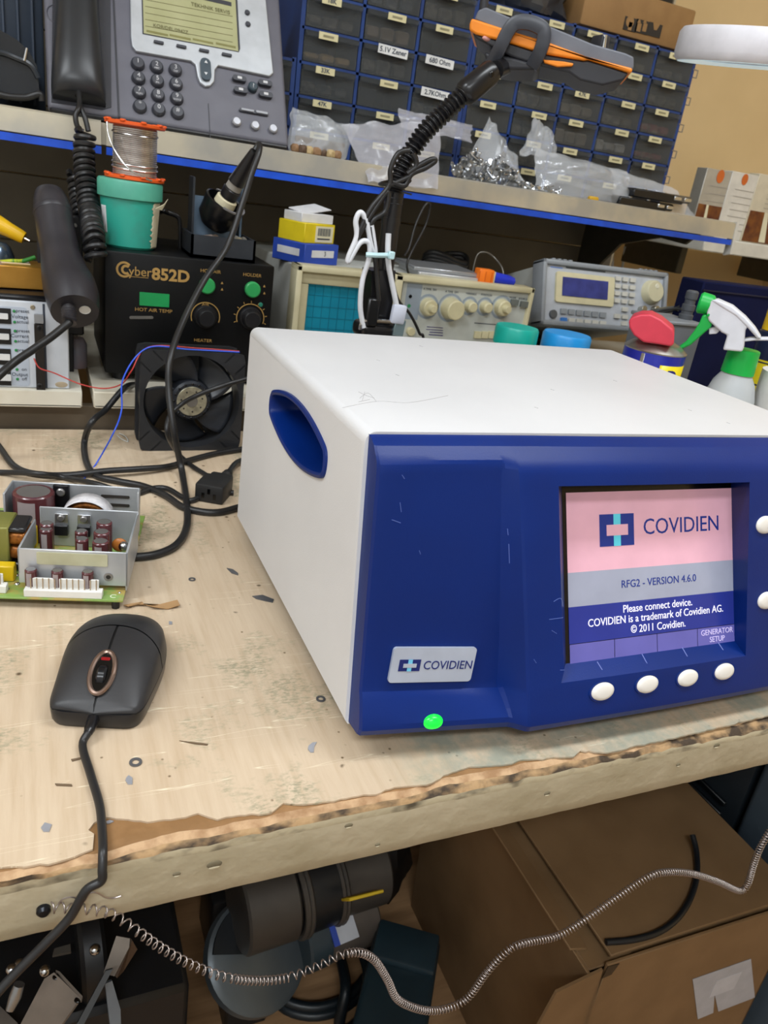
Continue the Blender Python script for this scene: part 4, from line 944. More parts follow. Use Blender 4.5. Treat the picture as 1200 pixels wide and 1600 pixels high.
mb = MB(); mb.box((-.032, .018, .055), (.0025, .03, .07)); mb.build('side_plate', IB, ist); mb = MB(); mb.box((.028, .018, .05), (.0025, .03, .07)); mb.build('side_plate', SB, ist)
for k, (x, y, c) in enumerate(((-.018, -.022, 'a08f86'), (-.010, -.014, '8d7b6c'), (.02, -.02, 'b3a585'), (.03, -.012, '9f9a8e'), (.024, -.006, 'cfcac0'))):
    mb = MB(); mb.lathe([(.002, -.009), (.0048, -.008), (.005, .006), (.0025, .009)], 12, MX.Translation((x, y, .022)) @ Euler((0, 1.4, .5*k)).to_matrix().to_4x4()); mb.build('spare_tip', mat('tip_'+c, c, .4, .6), ist)
iron = thing('soldering_iron', 'soldering iron in the stand with cream collar and black grip', 'soldering iron', (scx, SY+.05, ZT+.03))
q0 = oy(352, 316, 1.02); q1 = oy(362, 297, 1.015); q2 = oy(378, 270, 1.005); q3 = oy(398, 236, .99)
ax = (q2-q0).normalized(); cupm = MX.Translation(q0 - ax*.006) @ ax.to_track_quat('Z', 'Y').to_matrix().to_4x4()
mb = MB(); mb.lathe([(0, -.03), (.016, -.028), (.0235, -.018), (.0255, .006), (.0232, .007), (.021, -.012), (0, -.02)], 32, cupm); mb.build('holder_cup', mat('cup_black', '0e0f12', .3), ist, world=True)
mb = MB(); mb.lathe([(.0232, .0065), (.0262, .0065), (.0262, .0082), (.0232, .0082)], 32, cupm, a0=-2.6, a1=1.2); mb.build('cup_rim', mat('rim_grey', '8c8b8d', .35, .4), ist, world=True)
def seg(name, a, b, ra, rb, m, prt): mb = MB(); mb.cyl(a, b, ra, rb, 24, bev=.001); return mb.build(name, m, prt, world=True)
seg('collar', q0-ax*.004, q0+ax*.006, .0135, .013, mat('cream_collar', 'd9d0b0', .45), iron)
seg('barrel', q0+ax*.006, q0+ax*.019, .0105, .0115, BLK2, iron); seg('grey_band', q0+ax*.019, q0+ax*.028, .0098, .0092, mat('band_grey', '8f8a82', .45), iron)
mb = MB(); gl = q0+ax*.028; mb.tube(catmull([gl, gl.lerp(q3, .35), gl.lerp(q3, .7), q3], 6), [.0105-.0003*i for i in range(19)], 16); mb.build('grip', BLK2, iron, world=True)
seg('shank', q0-ax*.03, q0-ax*.004, .003, .005, MATS['chrome_bits'], iron)
hb = [oy(252, 330, 1.08), oy(262, 332, 1.08), oy(277, 338, 1.08), oy(281, 350, 1.08), oy(281, 398, 1.08)]; hb[-1].z = ZT
cable('bent_rod', 'black bent rod standing behind the green tub on the rework station', [V((hb[0].x, 1.14, ZT)), V((hb[0].x, 1.13, ZT+.03)), *hb], .0032, BLK2, cat='rod')
mb = MB(); mb.tube(catmull([oy(398, 235, .985), oy(405, 226, .985), oy(404, 240, .975), oy(392, 275, .965), oy(378, 320, .955), oy(355, 385, .94), oy(318, 440, .91), oy(285, 505, .87), oy(266, 560, .835), oy(264, 610, .82), oy(272, 675, .80), oz(284, 735, .006), oz(292, 790, .0036), oz(291, 826, .0036), oz(275, 852, .0036), oz(245, 866, .0036), oz(213, 870, .0036), oz(195, 866, .0036)], 8), .0036, 10); mb.build('cord', RUB, iron, world=True)
# ================================================================= oscilloscope
OY = 1.02
CRM = mat('cream_plastic', 'cfc8a8', .45, c2='c2ba98', scale=20); SGR = mat('scope_panel', 'b9bdb8', .45); SGB = mat('scope_body', 'b7b8b2', .5)
osc = thing('oscilloscope', 'cream bench oscilloscope with teal screen and row of knobs', 'oscilloscope', (.5, 1.15, LS))
o0 = oy(465, 412, OY); o1 = oy(838, 447, OY); OX0, OX1 = o0.x, o1.x; OZ0, OZ1 = LS+.012, .209
MB().box(((OX0+OX1)/2, OY+.17, (OZ0+OZ1)/2-.001), (OX1-OX0-.008, .28, OZ1-OZ0-.006), .004, 2).build('case', SGB, osc, world=True)
for x in (OX0+.04, OX1-.04):
    for y in (OY+.04, OY+.26): MB().cyl((x, y, LS), (x, y, OZ0+.004), .01, n=12).build('foot', PBLK, osc, world=True)
xsep = oy(632, 430, OY).x
mb = MB(); bz = .0085
def barx(x0, x1, z0, z1, y0=OY, y1=OY+.03): mb.box(((x0+x1)/2, (y0+y1)/2, (z0+z1)/2), (x1-x0, y1-y0, z1-z0), .0018, 2)
barx(OX0, OX1, OZ1-bz, OZ1); barx(OX0, OX1, OZ0, OZ0+bz); barx(OX0, OX0+bz, OZ0, OZ1); barx(OX1-bz*.8, OX1, OZ0, OZ1); barx(xsep-.012, xsep, OZ0, OZ1)
mb.build('front_bezel', CRM, osc, world=True)
sx0 = oy(485, 446, OY).x; sx1 = oy(612, 460, OY).x; sz1 = oy(520, 448, OY).z
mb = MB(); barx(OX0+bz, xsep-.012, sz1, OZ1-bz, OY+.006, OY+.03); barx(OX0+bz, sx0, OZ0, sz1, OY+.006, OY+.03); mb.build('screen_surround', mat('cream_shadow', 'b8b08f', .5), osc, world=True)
MB().box(((sx0+sx1)/2, OY+.016, (OZ0+sz1)/2), (sx1-sx0, .004, sz1-OZ0)).build('screen', mat('teal_screen', '0d7d97', .3, emit=.10, c2='0b7590'), osc, world=True)
for k in range(1, 10): x = lerp(sx0, sx1, k/10); MB().box((x, OY+.0136, (OZ0+sz1)/2), (.0004, .0006, sz1-OZ0)).build('graticule_line', mat('graticule', '0a6a82', .5), osc, world=True)
for k in range(1, 8): z = lerp(OZ0, sz1, k/8); MB().box(((sx0+sx1)/2, OY+.0136, z), (sx1-sx0, .0006, .0004)).build('graticule_line', MATS['graticule'], osc, world=True)
MB().box(((xsep+OX1)/2, OY+.012, (OZ0+OZ1)/2), (OX1-xsep-.006, .012, OZ1-OZ0-.014)).build('control_panel', SGR, osc, world=True)
P = Pan(FRONT((0, OY+.006, 0))); KC = mat('knob_cream', 'cbc39f', .4); DK = mat('panel_print', '4d555e', .6)
P.plate('print_bar', DK, osc, 656, 440.5, 773, 451, .0003); P.plate('print_bar', DK, osc, 777, 453, 823, 458, .0003); P.plate('side_field', mat('panel_bluegrey', '8f9aa6', .5), osc, 637, 442, 652, 500, .0002)
P.disc('jack', MATS['black_gloss'], osc, 641, 463, .0025, .001, n=14, bev=.0002); P.disc('green_mark', mat('green_print', '2f8a58', .5), osc, 639, 478, .0028, .0004, n=10, bev=.0002)
def knob(px, py, r, h, r2=None, r3=None):
    k = P.disc('knob', KC, osc, px, py, r, h, r*.9, bev=.0015)
    if r2: mb = MB(); mb.lathe([(0, h+r2*1.8), (r2*.85, h+r2*1.8), (r2, h+r2*1.5), (r2*1.05, h-.001)], 20, P.at(px, py)); mb.build('knob_cap', KC, k, world=True)
    mb = MB(); mb.lathe([(r+.002, .0001), (r+.0055, .0001), (r+.0055, -.0003)], 24, P.at(px, py)); mb.build('dial_ring', MATS['panel_bluegrey'], k, world=True)
knob(668, 479, .0125, .013, .0055); knob(703, 481, .0155, .022); knob(733, 478, .0085, .014); knob(757, 479, .0085, .014); knob(783, 480, .0125, .013, .0055)
for px, py in ((803, 473), (818, 476)): P.plate('slide_switch', mat('switch_grey', '6b706c', .4), osc, px-5, py-6, px+4, py+4, .005, .0008)
for px in (745, 756, 767, 777): P.plate('push_button', KC, osc, px-4, 517, px+4, 528, .004, .0006)
P.plate('print_bar', DK, osc, 741, 504, 777, 508, .0003)
for k in range(4): P.plate('print_block', mat('violet_print', '4a4676', .5), osc, 667+k*2-(k % 2)*3, 510+k*4, 692, 513+k*4, .0003)
P.disc('jack', KC, osc, 640, 517, .006, .008)
for px, py, s_ in ((672, 452, 'A TIME  DIV'), (706, 456, 'A TIME  DIV'), (736, 459, 'VARIABLE'), (760, 461, 'POSITION'), (801, 465, 'MODE'), (817, 467, 'SOURCE')): P.text(s_, .0042, DK, osc, px, py)
# ---------------------------------------------------------------- small boxes on the scope
def carton(name, label, c, w, d, h, rz, m, group=None):
    t = thing(name, label, 'box', c, rz, group); MB().box((0, 0, h/2), (w, d, h), .0008, 1).build('carton', m, t); return t
zt = OZ1-.003+.0005
cb = oy(476, 408, 1.062); cb.z = OZ1-.004
rot_b = .52
b1 = carton('blue_carton', 'blue carton with white label strips on the oscilloscope', V((cb.x+.012, 1.1, OZ1-.004)), .07, .062, .028, rot_b, mat('blue_card', '2a4bb0', .5))
b1z = OZ1-.004+.028
for mx_, w in ((frame3((.002, -.0313, .015), (1, 0, 0), (0, 0, 1)), .046), (frame3((-.0353, 0, .015), (0, -1, 0), (0, 0, 1)), .042)):
    mb = MB(); mb.prism(rrect(w, .0095, .0008), -.0002, .0003, mx_); mb.build('label_strip', mat('label_white', 'd9dadd', .6), b1)
text('3', .009, INK, b1, frame3((.006, -.0318, .015), (1, 0, 0), (0, 0, 1)))
b2 = carton('yellow_carton', 'yellow carton with barcode label stacked on the blue carton', V((cb.x+.011, 1.1, b1z)), .062, .05, .026, rot_b, mat('yellow_card', 'd9c21b', .5))
mb = MB(); mb.prism(rrect(.036, .021, .0008), -.0002, .0003, frame3((.009, -.0252, .0125), (1, 0, 0), (0, 0, 1))); lb = mb.build('barcode_label', mat('label_cream', 'dcd6b8', .6), b2)
for k in range(14): MB().box((-.004+k*.0019, -.0257, .0155), (.0006+.0006*(k % 3 == 0), .0004, .010)).build('barcode_bar', INK, lb)
MB().box((.008, -.0257, .0065), (.026, .0004, .0018)).build('label_print', INK, lb)
b3 = thing('white_carton', 'small open white carton on top of the yellow carton', 'box', V((cb.x+.012, 1.1, b1z+.026)), rot_b-.15)
MB().box((0, 0, .006), (.056, .04, .012), .0006, 1).build('carton', mat('white_card', 'd6d6d8', .55), b3); MB().box((.006, .006, .0165), (.05, .034, .0012), rot=(.12, -.16, .1)).build('lid_flap', MATS['white_card'], b3)
# silver tablet case, black cable, wires and the orange plug
sv = thing('silver_case', 'flat silver metal case lying on the oscilloscope', 'case', (oy(700, 425, 1.06).x, 1.10, OZ1-.004), -.12)
MB().box((.0, 0, .011), (.105, .10, .006), .0012, 1).build('lid', mat('brushed_silver', 'b8bbc0', .3, .7), sv); MB().box((.012, -.004, .004), (.115, .105, .008), .0012, 1).build('tray', mat('silver_edge', 'c4c6c9', .35, .5), sv)
tgx = oy(760, 425, 1.04)
orp = thing('orange_connector', 'orange plastic connector with blue cap on the oscilloscope edge', 'connector', V((tgx.x, 1.045, OZ1-.004)), -.1)
MB().box((0, 0, .011), (.025, .02, .022), .002, 2).build('body', mat('orange_plastic', 'f0791c', .4), orp)
for k in range(3): MB().box((-.012+k*.010, -.0102, .012), (.0012, .0006, .014)).build('body_rib', mat('orange_shadow', 'cf5f10', .45), orp)
MB().box((.014, 0, .0115), (.003, .016, .017), .001, 1).build('joint', MATS['cream_collar'], orp)
mb = MB(); mb.tube([V((.0155, 0, .011)), V((.025, 0, .010)), V((.04, .0, .009)), V((.05, .0, .008)), V((.053, 0, .0078))], [.0085, .0085, .008, .0062, .002], 16); mb.build('cap', mat('blue_cap', '2036c8', .3), orp)
cable('black_loop_wire', 'thin black wire loop standing above the silver case', [oy(632, 400, 1.04), oy(640, 385, 1.05), oy(650, 350, 1.06), oy(665, 320, 1.065), oy(672, 322, 1.07), oy(665, 352, 1.07), oy(645, 390, 1.06), oy(636, 412, 1.05), V((oy(640, 420, 1.05).x, 1.05, OZ1-.002))], .0016, cat='wire')
bc = [V((oy(700+35*math.cos(t)*(1-.03*k), 388+10*math.sin(t), 1.2).x, 1.2+.02*math.sin(t), OZ1+.004+.006*k+.006*math.sin(t*2))) for k in range(3) for t in [2*math.pi*i/10 for i in range(10)]]
cable('coiled_black_cable', 'black cable coiled on the oscilloscope behind the silver case', bc, .0045, cat='cable')
cable('thin_grey_wire', 'thin grey wire arching over the orange connector', [V((oy(742, 405, 1.1).x, 1.1, OZ1-.003)), oy(745, 400, 1.1), oy(758, 394, 1.1), oy(772, 402, 1.1), oy(785, 420, 1.08), V((oy(790, 428, 1.07).x, 1.07, OZ1-.003))], .0012, MATS['dull_steel'], cat='wire')
# ---------------------------------------------------------------- function generator, leaning back
fgo = oy(843, 507, 1.06); tl_ = .30
fg = thing('function_generator', 'grey function generator with blue display, keypad and cream dial', 'function generator', (fgo.x, 1.06, fgo.z), rot=(-tl_, 0, 0))
FW, FH, FD = .262, .104, .22
FGY = mat('fg_grey', '8d9298', .45); FGP = mat('fg_panel', 'b4b9c1', .45)
MB().box((FW/2, FD/2+.02, FH/2), (FW-.016, FD, FH-.012), .004, 2).build('case', mat('fg_case', 'a3a49f', .5), fg)
mb = MB(); e = .0085
mb.box((FW/2, .012, e/2), (FW, .032, e), .003, 2); mb.box((FW/2, .012, FH-e/2), (FW, .032, e), .003, 2); mb.box((e/2, .012, FH/2), (e, .032, FH), .003, 2); mb.box((FW-e/2, .012, FH/2), (e, .032, FH), .003, 2)
mb.build('bumper_frame', FGY, fg)
for k in range(4):
    for x in (.022, FW-.06): MB().box((x+k*.011, .012, FH+.0006), (.007, .028, .003), .001, 1).build('bumper_rib', FGY, fg)
MB().box((FW/2, .008, FH/2), (FW-2*e, .012, FH-2*e)).build('front_panel', FGP, fg)
P = Pan(bmx(fg) @ FRONT((0, .002, 0)))
sc_ = P.plate('display_frame', mat('fg_cream', 'd3cba8', .45), fg, 868, 424, 956, 480, .004, .004)
P.plate('display', mat('fg_blue_lcd', '1e2a6e', .2, c2='2c3a86', scale=45, emit=.08), fg, 877, 433, 946, 469, .0052, .0005)
P.plate('maker_tag', mat('tag_blue', '6f8fd0', .4), fg, 860, 416, 879, 420, .0004)
P.plate('title_print', DK, fg, 884, 419, 946, 422, .0003)
KW = mat('fg_key', 'c9c8c0', .4); KG = mat('fg_key_grey', '8f959b', .4)
for r in range(4):
    for c in range(3): P.plate('key', KW, fg, 960+c*11.5-r*.6, 432+c*1.2+r*11.4, 968+c*11.5-r*.6, 439.5+c*1.2+r*11.4, .004, .0008)
for px, py in ((975, 484), (963, 494.5), (975, 495.5), (974, 506)): P.plate('key', KW, fg, px-4.5, py-4, px+4, py+3.5, .004, .0008)
for c in range(6):
    P.plate('key', KG, fg, 875+c*12.2, 482+c*1.2, 884+c*12.2, 491+c*1.2, .0035, .0008)
    P.plate('key', mat('fg_blue_key', '3f7cc8', .35) if c == 0 else KW, fg, 875+c*12.2, 496+c*1.1, 884+c*12.2, 505+c*1.1, .0035, .0008)
P.disc('power_button', mat('fg_dark_button', '55585c', .4), fg, 863, 491, .0068, .005)
dial = P.disc('dial', mat('fg_dial', 'cdc7a8', .4), fg, 1016, 457, .0205, .014, .0185, bev=.002, n=32)
P.disc('finger_dimple', mat('dial_light', 'e0dcc6', .3), dial, 1018, 449, .0045, .0148, n=16, base=.012, bev=.0008)
for px in (1000, 1020): P.disc('bnc_socket', mat('nickel', 'b9b6ab', .25, .9), fg, px, 484, .0058, .012, n=16)
fb = bmx(fg) @ V((0, FD+.02, .006)); zb_ = fb.z - .004
ud = thing('dark_tray', 'flat dark grey tray under the function generator', 'tray', (fgo.x+.13, 1.2, LS))
MB().box((fgo.x+.13, 1.20, (LS+zb_)/2), (.25, .26, zb_-LS), .002, 1).build('tray', mat('dark_case', '2c3236', .5), ud, world=True)
for x in (.03, FW-.03):
    a = bmx(fg) @ V((x, .016, .004)); mb = MB(); mb.tube([a, V((a.x, 1.075, zb_+.002))], .004, 8); mb.build('tilt_leg', FGY, fg, world=True)
# ---------------------------------------------------------------- gooseneck stand with clip, meter
GYY = .80
gs = thing('gooseneck_stand', 'black gooseneck stand with clip rising behind the generator', 'stand', (oy(590, 500, GYY).x, GYY, 0))
bp = oy(588, 500, GYY)
MB().lathe([(0, 0), (.055, 0), (.055, .006), (.05, .01), (0, .011)], 36, MX.Translation((bp.x, GYY, 0))).build('base', BLK2, gs, world=True)
MB().box((bp.x, GYY, (bp.z-.012)/2), (.036, .03, bp.z-.015), .004, 2).build('lower_post', BLK2, gs, world=True)
c = oy(588, 512, GYY); MB().box((c.x, GYY-.002, c.z-.002), (.048, .036, .018), .006, 3).build('clamp_foot', BLK2, gs, world=True)
mb = MB(); a = oy(574, 505, GYY-.015); mb.tube(catmull([oy(563, 515, GYY-.02), oy(565, 506, GYY-.02), oy(575, 501, GYY-.02), oy(612, 503, GYY-.02)], 6), .0022, 8); mb.build('chrome_edge', MATS['chrome_bits'], gs, world=True)
a, b = oy(588, 505, GYY), oy(592, 420, GYY); mb = MB(); mb.tube([a, a.lerp(b, .3), a.lerp(b, .7), b], [.0165, .0178, .0195, .0195], 4); mb.build('clamp_body', BLK2, gs, world=True, ang=20)
MB().box(oy(582, 488, GYY-.02), (.014, .006, .03), .002, 1).build('clamp_lever', mat('lever_black', '101114', .3), gs, world=True)
a, b = oy(600, 428, GYY), oy(617, 300, GYY); mb = MB(); mb.tube([a, a.lerp(b, .5), b], .0098, 20); mb.build('pole', BLK2, gs, world=True)
mb = MB(); m_ = a.lerp(b, .62); mb.tube([m_, m_ + (b-a).normalized()*.006], .0104, 20); mb.build('pole_ring', BLK2, gs, world=True)
gpth = catmull([b - (b-a)*.15, b, oy(625, 270, GYY), oy(642, 238, GYY), oy(665, 205, GYY), oy(692, 178, GYY), oy(722, 150, GYY)], 40)
n = len(gpth); L = [0]
for p, q in zip(gpth, gpth[1:]): L.append(L[-1]+(q-p).length)
mb = MB(); mb.tube(gpth, [.0085 + .0017*math.sin(2*math.pi*l/.0052) for l in L], 16); mb.build('gooseneck', BLK2, gs, world=True, ang=70)
a, b = oy(722, 150, GYY), oy(773, 108, GYY); mb = MB(); mb.tube([a, a.lerp(b, .05), a.lerp(b, .15), a.lerp(b, .85), a.lerp(b, .96), b], [.010, .012, .0128, .0125, .0105, .004], 22); mb.build('ball_joint', BLK2, gs, world=True)
mb = MB(); mb.ell(oy(768, 116, GYY-.012), (.003, .0015, .003)); mb.build('joint_screw', MATS['black_gloss'], gs, world=True)
def facing(px, py, y):                              # an upright plane through that place, turned square to the line of sight
    c = oy(px, py, y); h = V((c.x, c.y, 0)).normalized(); return Pan(frame3(c, (h.y, -h.x, 0), (0, 0, 1)))
def plane_prism(pan, name, pts, d0, d1, m, parent, bev=0):
    mb = MB(); mb.prism([pan.xy(*q) for q in pts], d0, d1, pan.mx); o = mb.build(name, m, parent, world=True)
    if bev: md = o.modifiers.new('bevel', 'BEVEL'); md.width = bev; md.segments = 3; md.limit_method = 'ANGLE'
    return o
MP = facing(860, 80, GYY)
def side_prism(name, pts, d0, d1, m, parent, bev=0): return plane_prism(MP, name, pts, d0, d1, m, parent, bev)
MG = mat('meter_grey', '5f626b', .5, c2='686b74', scale=30); MO = mat('meter_orange', 'ef8a1c', .45); MD = mat('meter_dark', '2c2d33', .45)
mt = thing('multimeter', 'grey multimeter with orange holster stripe gripped by the gooseneck clip', 'multimeter', oy(860, 80, GYY))
my0, my1 = -.07, .012
side_prism('top_shell', [(742, 34), (748, 20), (760, 15), (800, 32), (862, 46), (925, 72), (975, 86), (988, 92), (988, 108), (985, 113), (915, 95), (850, 75), (790, 55)], my0, my1, MG, mt, .003)
side_prism('orange_band', [(735, 42), (738, 33), (790, 50), (856, 70), (915, 92), (986, 110), (984, 118), (978, 116), (918, 97), (910, 98), (850, 88), (800, 72), (745, 58), (735, 52)], my0-.003, my1+.003, MO, mt, .002)
side_prism('holster_base', [(738, 52), (748, 57), (800, 72), (850, 88), (910, 98), (918, 97), (980, 117), (972, 128), (940, 136), (905, 128), (888, 116), (850, 108), (800, 92), (745, 64)], my0, my1, MD, mt, .003)
side_prism('orange_foot', [(848, 97), (880, 100), (895, 103), (893, 107), (870, 108), (850, 102)], my1-.01, my1+.004, MO, mt, .001)
mb = MB(); mb.tube([MP.at(942, 78, -.003).translation, MP.at(945, 54, -.003).translation], .0030, 12); mb.build('jack_pin', MATS['chrome_bits'], mt, world=True)
MB().box(MP.at(938, 68, -.01).translation, (.012, .02, .018), .003, 2).build('jack_housing', MD, mt, world=True)
mb = MB(); mb.tube(catmull([MP.at(752, 22, -.02).translation, MP.at(755, 0, -.02).translation, MP.at(758, -40, -.02).translation], 6), .0045, 10); mb.build('test_lead_sleeve', MD, mt, world=True)
MB().ell(MP.at(762, 64, my1).translation, (.006, .002, .0025)).build('pink_mark', mat('pinkish', 'c9908a', .5), mt, world=True)
# the clip: a bent strap around the meter
mb = MB(); sp_ = lambda px, py, h: MP.at(px, py, h).translation
strap = catmull([sp_(768, 104, .010), sp_(782, 80, .019), sp_(794, 56, .021), sp_(806, 43, .021), sp_(826, 42, .021), sp_(846, 51, .021), sp_(849, 66, .021), sp_(842, 88, .019), sp_(830, 108, .010)], 8)
T_, F_ = frames(strap); out = V((-MP.n.x, -MP.n.y, 0)); nn = 12; N_ = len(strap)
for i, p in enumerate(strap):
    nz_ = MP.n; sd = T_[i].cross(nz_).normalized()
    for j in range(nn): a = 2*math.pi*j/nn; mb.v.append(p + sd*(.0072*math.copysign(abs(math.cos(a))**.6, math.cos(a))) + nz_*(.0038*math.copysign(abs(math.sin(a))**.6, math.sin(a))))
for i in range(N_-1):
    for j in range(nn): mb.f.append((i*nn+j, i*nn+(j+1) % nn, (i+1)*nn+(j+1) % nn, (i+1)*nn+j)); mb.mi.append(0)
mb.f += [tuple(range(nn)), tuple((N_-1)*nn+j for j in range(nn))]; mb.mi += [0, 0]
mb.build('clip_strap', mat('clip_grey', '3c3f47', .35), gs, world=True)
plane_prism(MP, 'clip_bed', [(757, 84), (800, 92), (846, 104), (838, 112), (800, 112), (762, 104)], -.075, .012, MATS['meter_dark'], gs, .003)
mb = MB(); mb.tube([sp_(790, 100, -.01), oy(774, 110, GYY)], .009, 14); mb.build('clip_neck', BLK2, gs, world=True)
# cables tied to the stand
def part_tube(name, pts, r, m, parent, sub=8, nn=10): mb = MB(); mb.tube(catmull(pts, sub), r, nn); return mb.build(name, m, parent, world=True)
YW = GYY-.02; WC = mat('white_cable', 'd8dbe2', .4)
part_tube('tied_lead', [oy(640, 235, YW), oy(622, 240, YW), oy(610, 265, YW), oy(608, 290, YW), oy(580, 325, YW), oy(560, 365, YW), oy(556, 375, YW), oy(566, 358, YW), oy(590, 320, YW), oy(606, 300, YW), oy(602, 330, YW), oy(580, 350, YW), oy(586, 400, YW), oy(592, 470, YW)], .0026, RUB, gs)
part_tube('tied_lead', [oy(645, 240, YW), oy(651, 256, YW), oy(640, 275, YW), oy(620, 285, YW), oy(606, 290, YW)], .0026, RUB, gs)
part_tube('tied_lead', [oy(612, 285, YW), oy(632, 290, YW), oy(643, 272, YW), oy(665, 262, YW), oy(680, 251, YW), oy(672, 250, YW), oy(650, 262, YW), oy(636, 272, YW)], .0028, RUB, gs)
mb = MB(); c = oy(617, 285, GYY); mb.tube([c + V((.0155*math.cos(t), .0155*math.sin(t), .004*math.cos(t))) for t in [2*math.pi*k/20 for k in range(20)]], .0018, 6, True); mb.build('black_cable_tie', BLK2, gs, world=True)
part_tube('tie_tail', [oy(628, 300, YW), oy(636, 302, YW), oy(643, 304, YW)], .0009, BLK2, gs, nn=6)
us = thing('white_usb_cable', 'white USB cable tied to the gooseneck stand with its plug hanging down', 'cable', oy(625, 500, YW))
part_tube('cord', [oy(568, 512, YW), oy(563, 480, YW), oy(566, 440, YW), oy(575, 410, YW), oy(578, 392, YW), oy(575, 378, YW), oy(562, 380, YW), oy(545, 408, YW), oy(545, 400, YW), oy(557, 370, YW), oy(556, 345, YW), oy(563, 332, YW), oy(572, 345, YW), oy(580, 380, YW), oy(586, 395, YW), oy(583, 370, YW), oy(580, 352, YW)], .0028, WC, us)
part_tube('cord', [oy(607, 365, YW), oy(606, 392, YW), oy(608, 420, YW), oy(615, 455, YW), oy(620, 480, YW)], .003, WC, us)
c = oy(622, 491, YW); MB().box(c, (.0165, .008, .021), .0025, 2, rot=(0, .07, 0)).build('plug_body', mat('white_plug', 'c9cede', .35), us, world=True)
c2 = oy(623, 512, YW); MB().box(c2, (.0125, .0048, .018), .0004, 1, rot=(0, .07, 0)).build('plug_shell', mat('plug_steel', 'a9c4cf', .25, .8), us, world=True)
mb = MB(); mb.tube([oy(572, 398, YW-.006), oy(590, 399, YW-.011), oy(612, 399, YW-.006)], .0026, 8); mb.build('zip_tie', mat('clear_nylon', 'bfe0e6', .3), us, world=True)
MB().box(oy(611, 399, YW-.009), (.007, .006, .008), .001, 1).build('zip_tie_head', MATS['clear_nylon'], us, world=True)
cable('scope_probe_lead', 'thin black lead falling behind the generator beside the USB plug', [oy(612, 430, .84), oy(622, 468, .84), oy(640, 490, .84), oy(655, 520, .84), oy(660, 545, .84), V((oy(660, 560, .84).x, .84, .002))], .0018, cat='cable')
# ---------------------------------------------------------------- jars, can, bottle and the rest at the right
def jar_(name, label, px, w, pyt, m, mb_, y=.80, lidh=.022):
    c = oy(px, pyt, y); t = thing(name, label, 'jar', (c.x, y, 0)); r = w; h = c.z
    MB().lathe([(0, 0), (r*.9, 0), (r*.93, .004), (r*.93, h-lidh+.002), (r*.8, h-lidh+.003)], 32).build('body', mb_, t)
    MB().lathe([(r*.97, h-lidh), (r, h-lidh+.001), (r, h-.003), (r*.94, h), (r*.6, h+.0005), (0, h-.0005)], 36).build('lid', m, t)
CLR = mat('jar_clear', 'cdd6da', .25, alpha=.5)
jar_('teal_lid_jar', 'plastic jar with a teal lid behind the generator', 809, .0265, 510, mat('teal_lid', '11a595', .35), CLR)
jar_('blue_lid_jar', 'plastic jar with a bright blue lid behind the generator', 887, .0305, 521, mat('blue_lid', '2191d8', .35), CLR)
# aerosol can with red cap
cy_ = .66; cc = oy(1024, 547, cy_); can = thing('aerosol_can', 'blue and yellow lubricant spray can with tilted red flip cap', 'spray can', (cc.x, cy_, 0)); CR = .033; zc = cc.z
MB().lathe([(0, 0), (CR-.001, 0), (CR, .003), (CR, zc), (CR-.0005, zc+.001)], 40).build('body', mat('can_blue', '20289a', .28, .2), can)
MB().lathe([(CR, zc), (CR+.0008, zc+.0015), (CR-.001, zc+.003), (.026, zc+.0075), (.018, zc+.011), (.012, zc+.012), (0, zc+.012)], 40).build('shoulder', mat('can_steel', 'b0aea6', .28, .9), can)
def wrap(name, a0, a1, z0, z1, m, off=.0004): mb = MB(); mb.lathe([(CR+off, z0), (CR+off, z1)], 12, a0=a0, a1=a1); return mb.build(name, m, can, solid=.0002)
wrap('yellow_shield', -2.05, -.6, zc-.06, zc-.010, mat('can_yellow', 'e6cf12', .35)); wrap('silver_line', -2.72, -2.6, .01, zc-.001, MATS['can_steel'])
def curved_text(s_, size, a_c, z, m, bold=0):
    for i, ch in enumerate(s_):
        a = a_c + (i-(len(s_)-1)/2)*size*.78/CR; o = V((cc.x + (CR+.0009)*math.cos(a), cy_ + (CR+.0009)*math.sin(a), z)); text(ch, size, m, can, frame3(o, (-math.sin(a), math.cos(a), 0), (0, 0, 1)), world=True, bold=bold)
curved_text('WD-40', .0155, -1.2, zc-.021, mat('can_ink', '151c74', .4), .0006)
RP = facing(1020, 512, cy_)
plane_prism(RP, 'flip_cap', [(985, 508), (984, 498), (990, 492), (1003, 488), (1018, 488), (1034, 496), (1052, 511), (1054, 518), (1053, 534), (1048, 537), (1030, 534), (1007, 531), (992, 520)], -.022, .022, mat('red_cap', 'd23a4e', .4), can, .006)
MB().cyl((0, 0, zc+.011), (0, 0, zc+.026), .011, n=20).build('valve', MATS['red_cap'], can)
# trigger spray bottle
sy = .63; c = oy(1133, 640, sy); sb_ = thing('trigger_spray_bottle', 'translucent white spray bottle with green collar and green trigger', 'spray bottle', (c.x, sy, 0)); bx = c.x
zn = oy(1140, 578, sy).z; zcol = oy(1140, 545, sy).z
prof = [(0, 0), (.027, 0), (.029, .004)]
for k in range(7): z = .012+k*(zn-.055)/6.2; prof += [(.0268, z-.004), (.0292, z+.003)]
prof += [(.027, zn-.03), (.0225, zn-.014), (.0165, zn-.004), (.0145, zn+.002)]
HD = mat('frosted_plastic', 'd9dee2', .4, trans=.35, ior=1.3, c2='d2d8dc')
MB().lathe(prof, 36).build('bottle', HD, sb_)
GRNP = mat('bright_green', '15b24a', .35)
MB().lathe([(.0145, zn-.002), (.0178, zn-.003), (.0168, zcol), (.0155, zcol+.001), (0, zcol+.001)], 32).build('collar', GRNP, sb_)
YB = sy
SPP = facing(1133, 560, sy)
def sp_prism(name, pts, d0, d1, m, bev=.002): return plane_prism(SPP, name, pts, d0, d1, m, sb_, bev)
WHP = mat('spray_white', 'dcdfe8', .4)
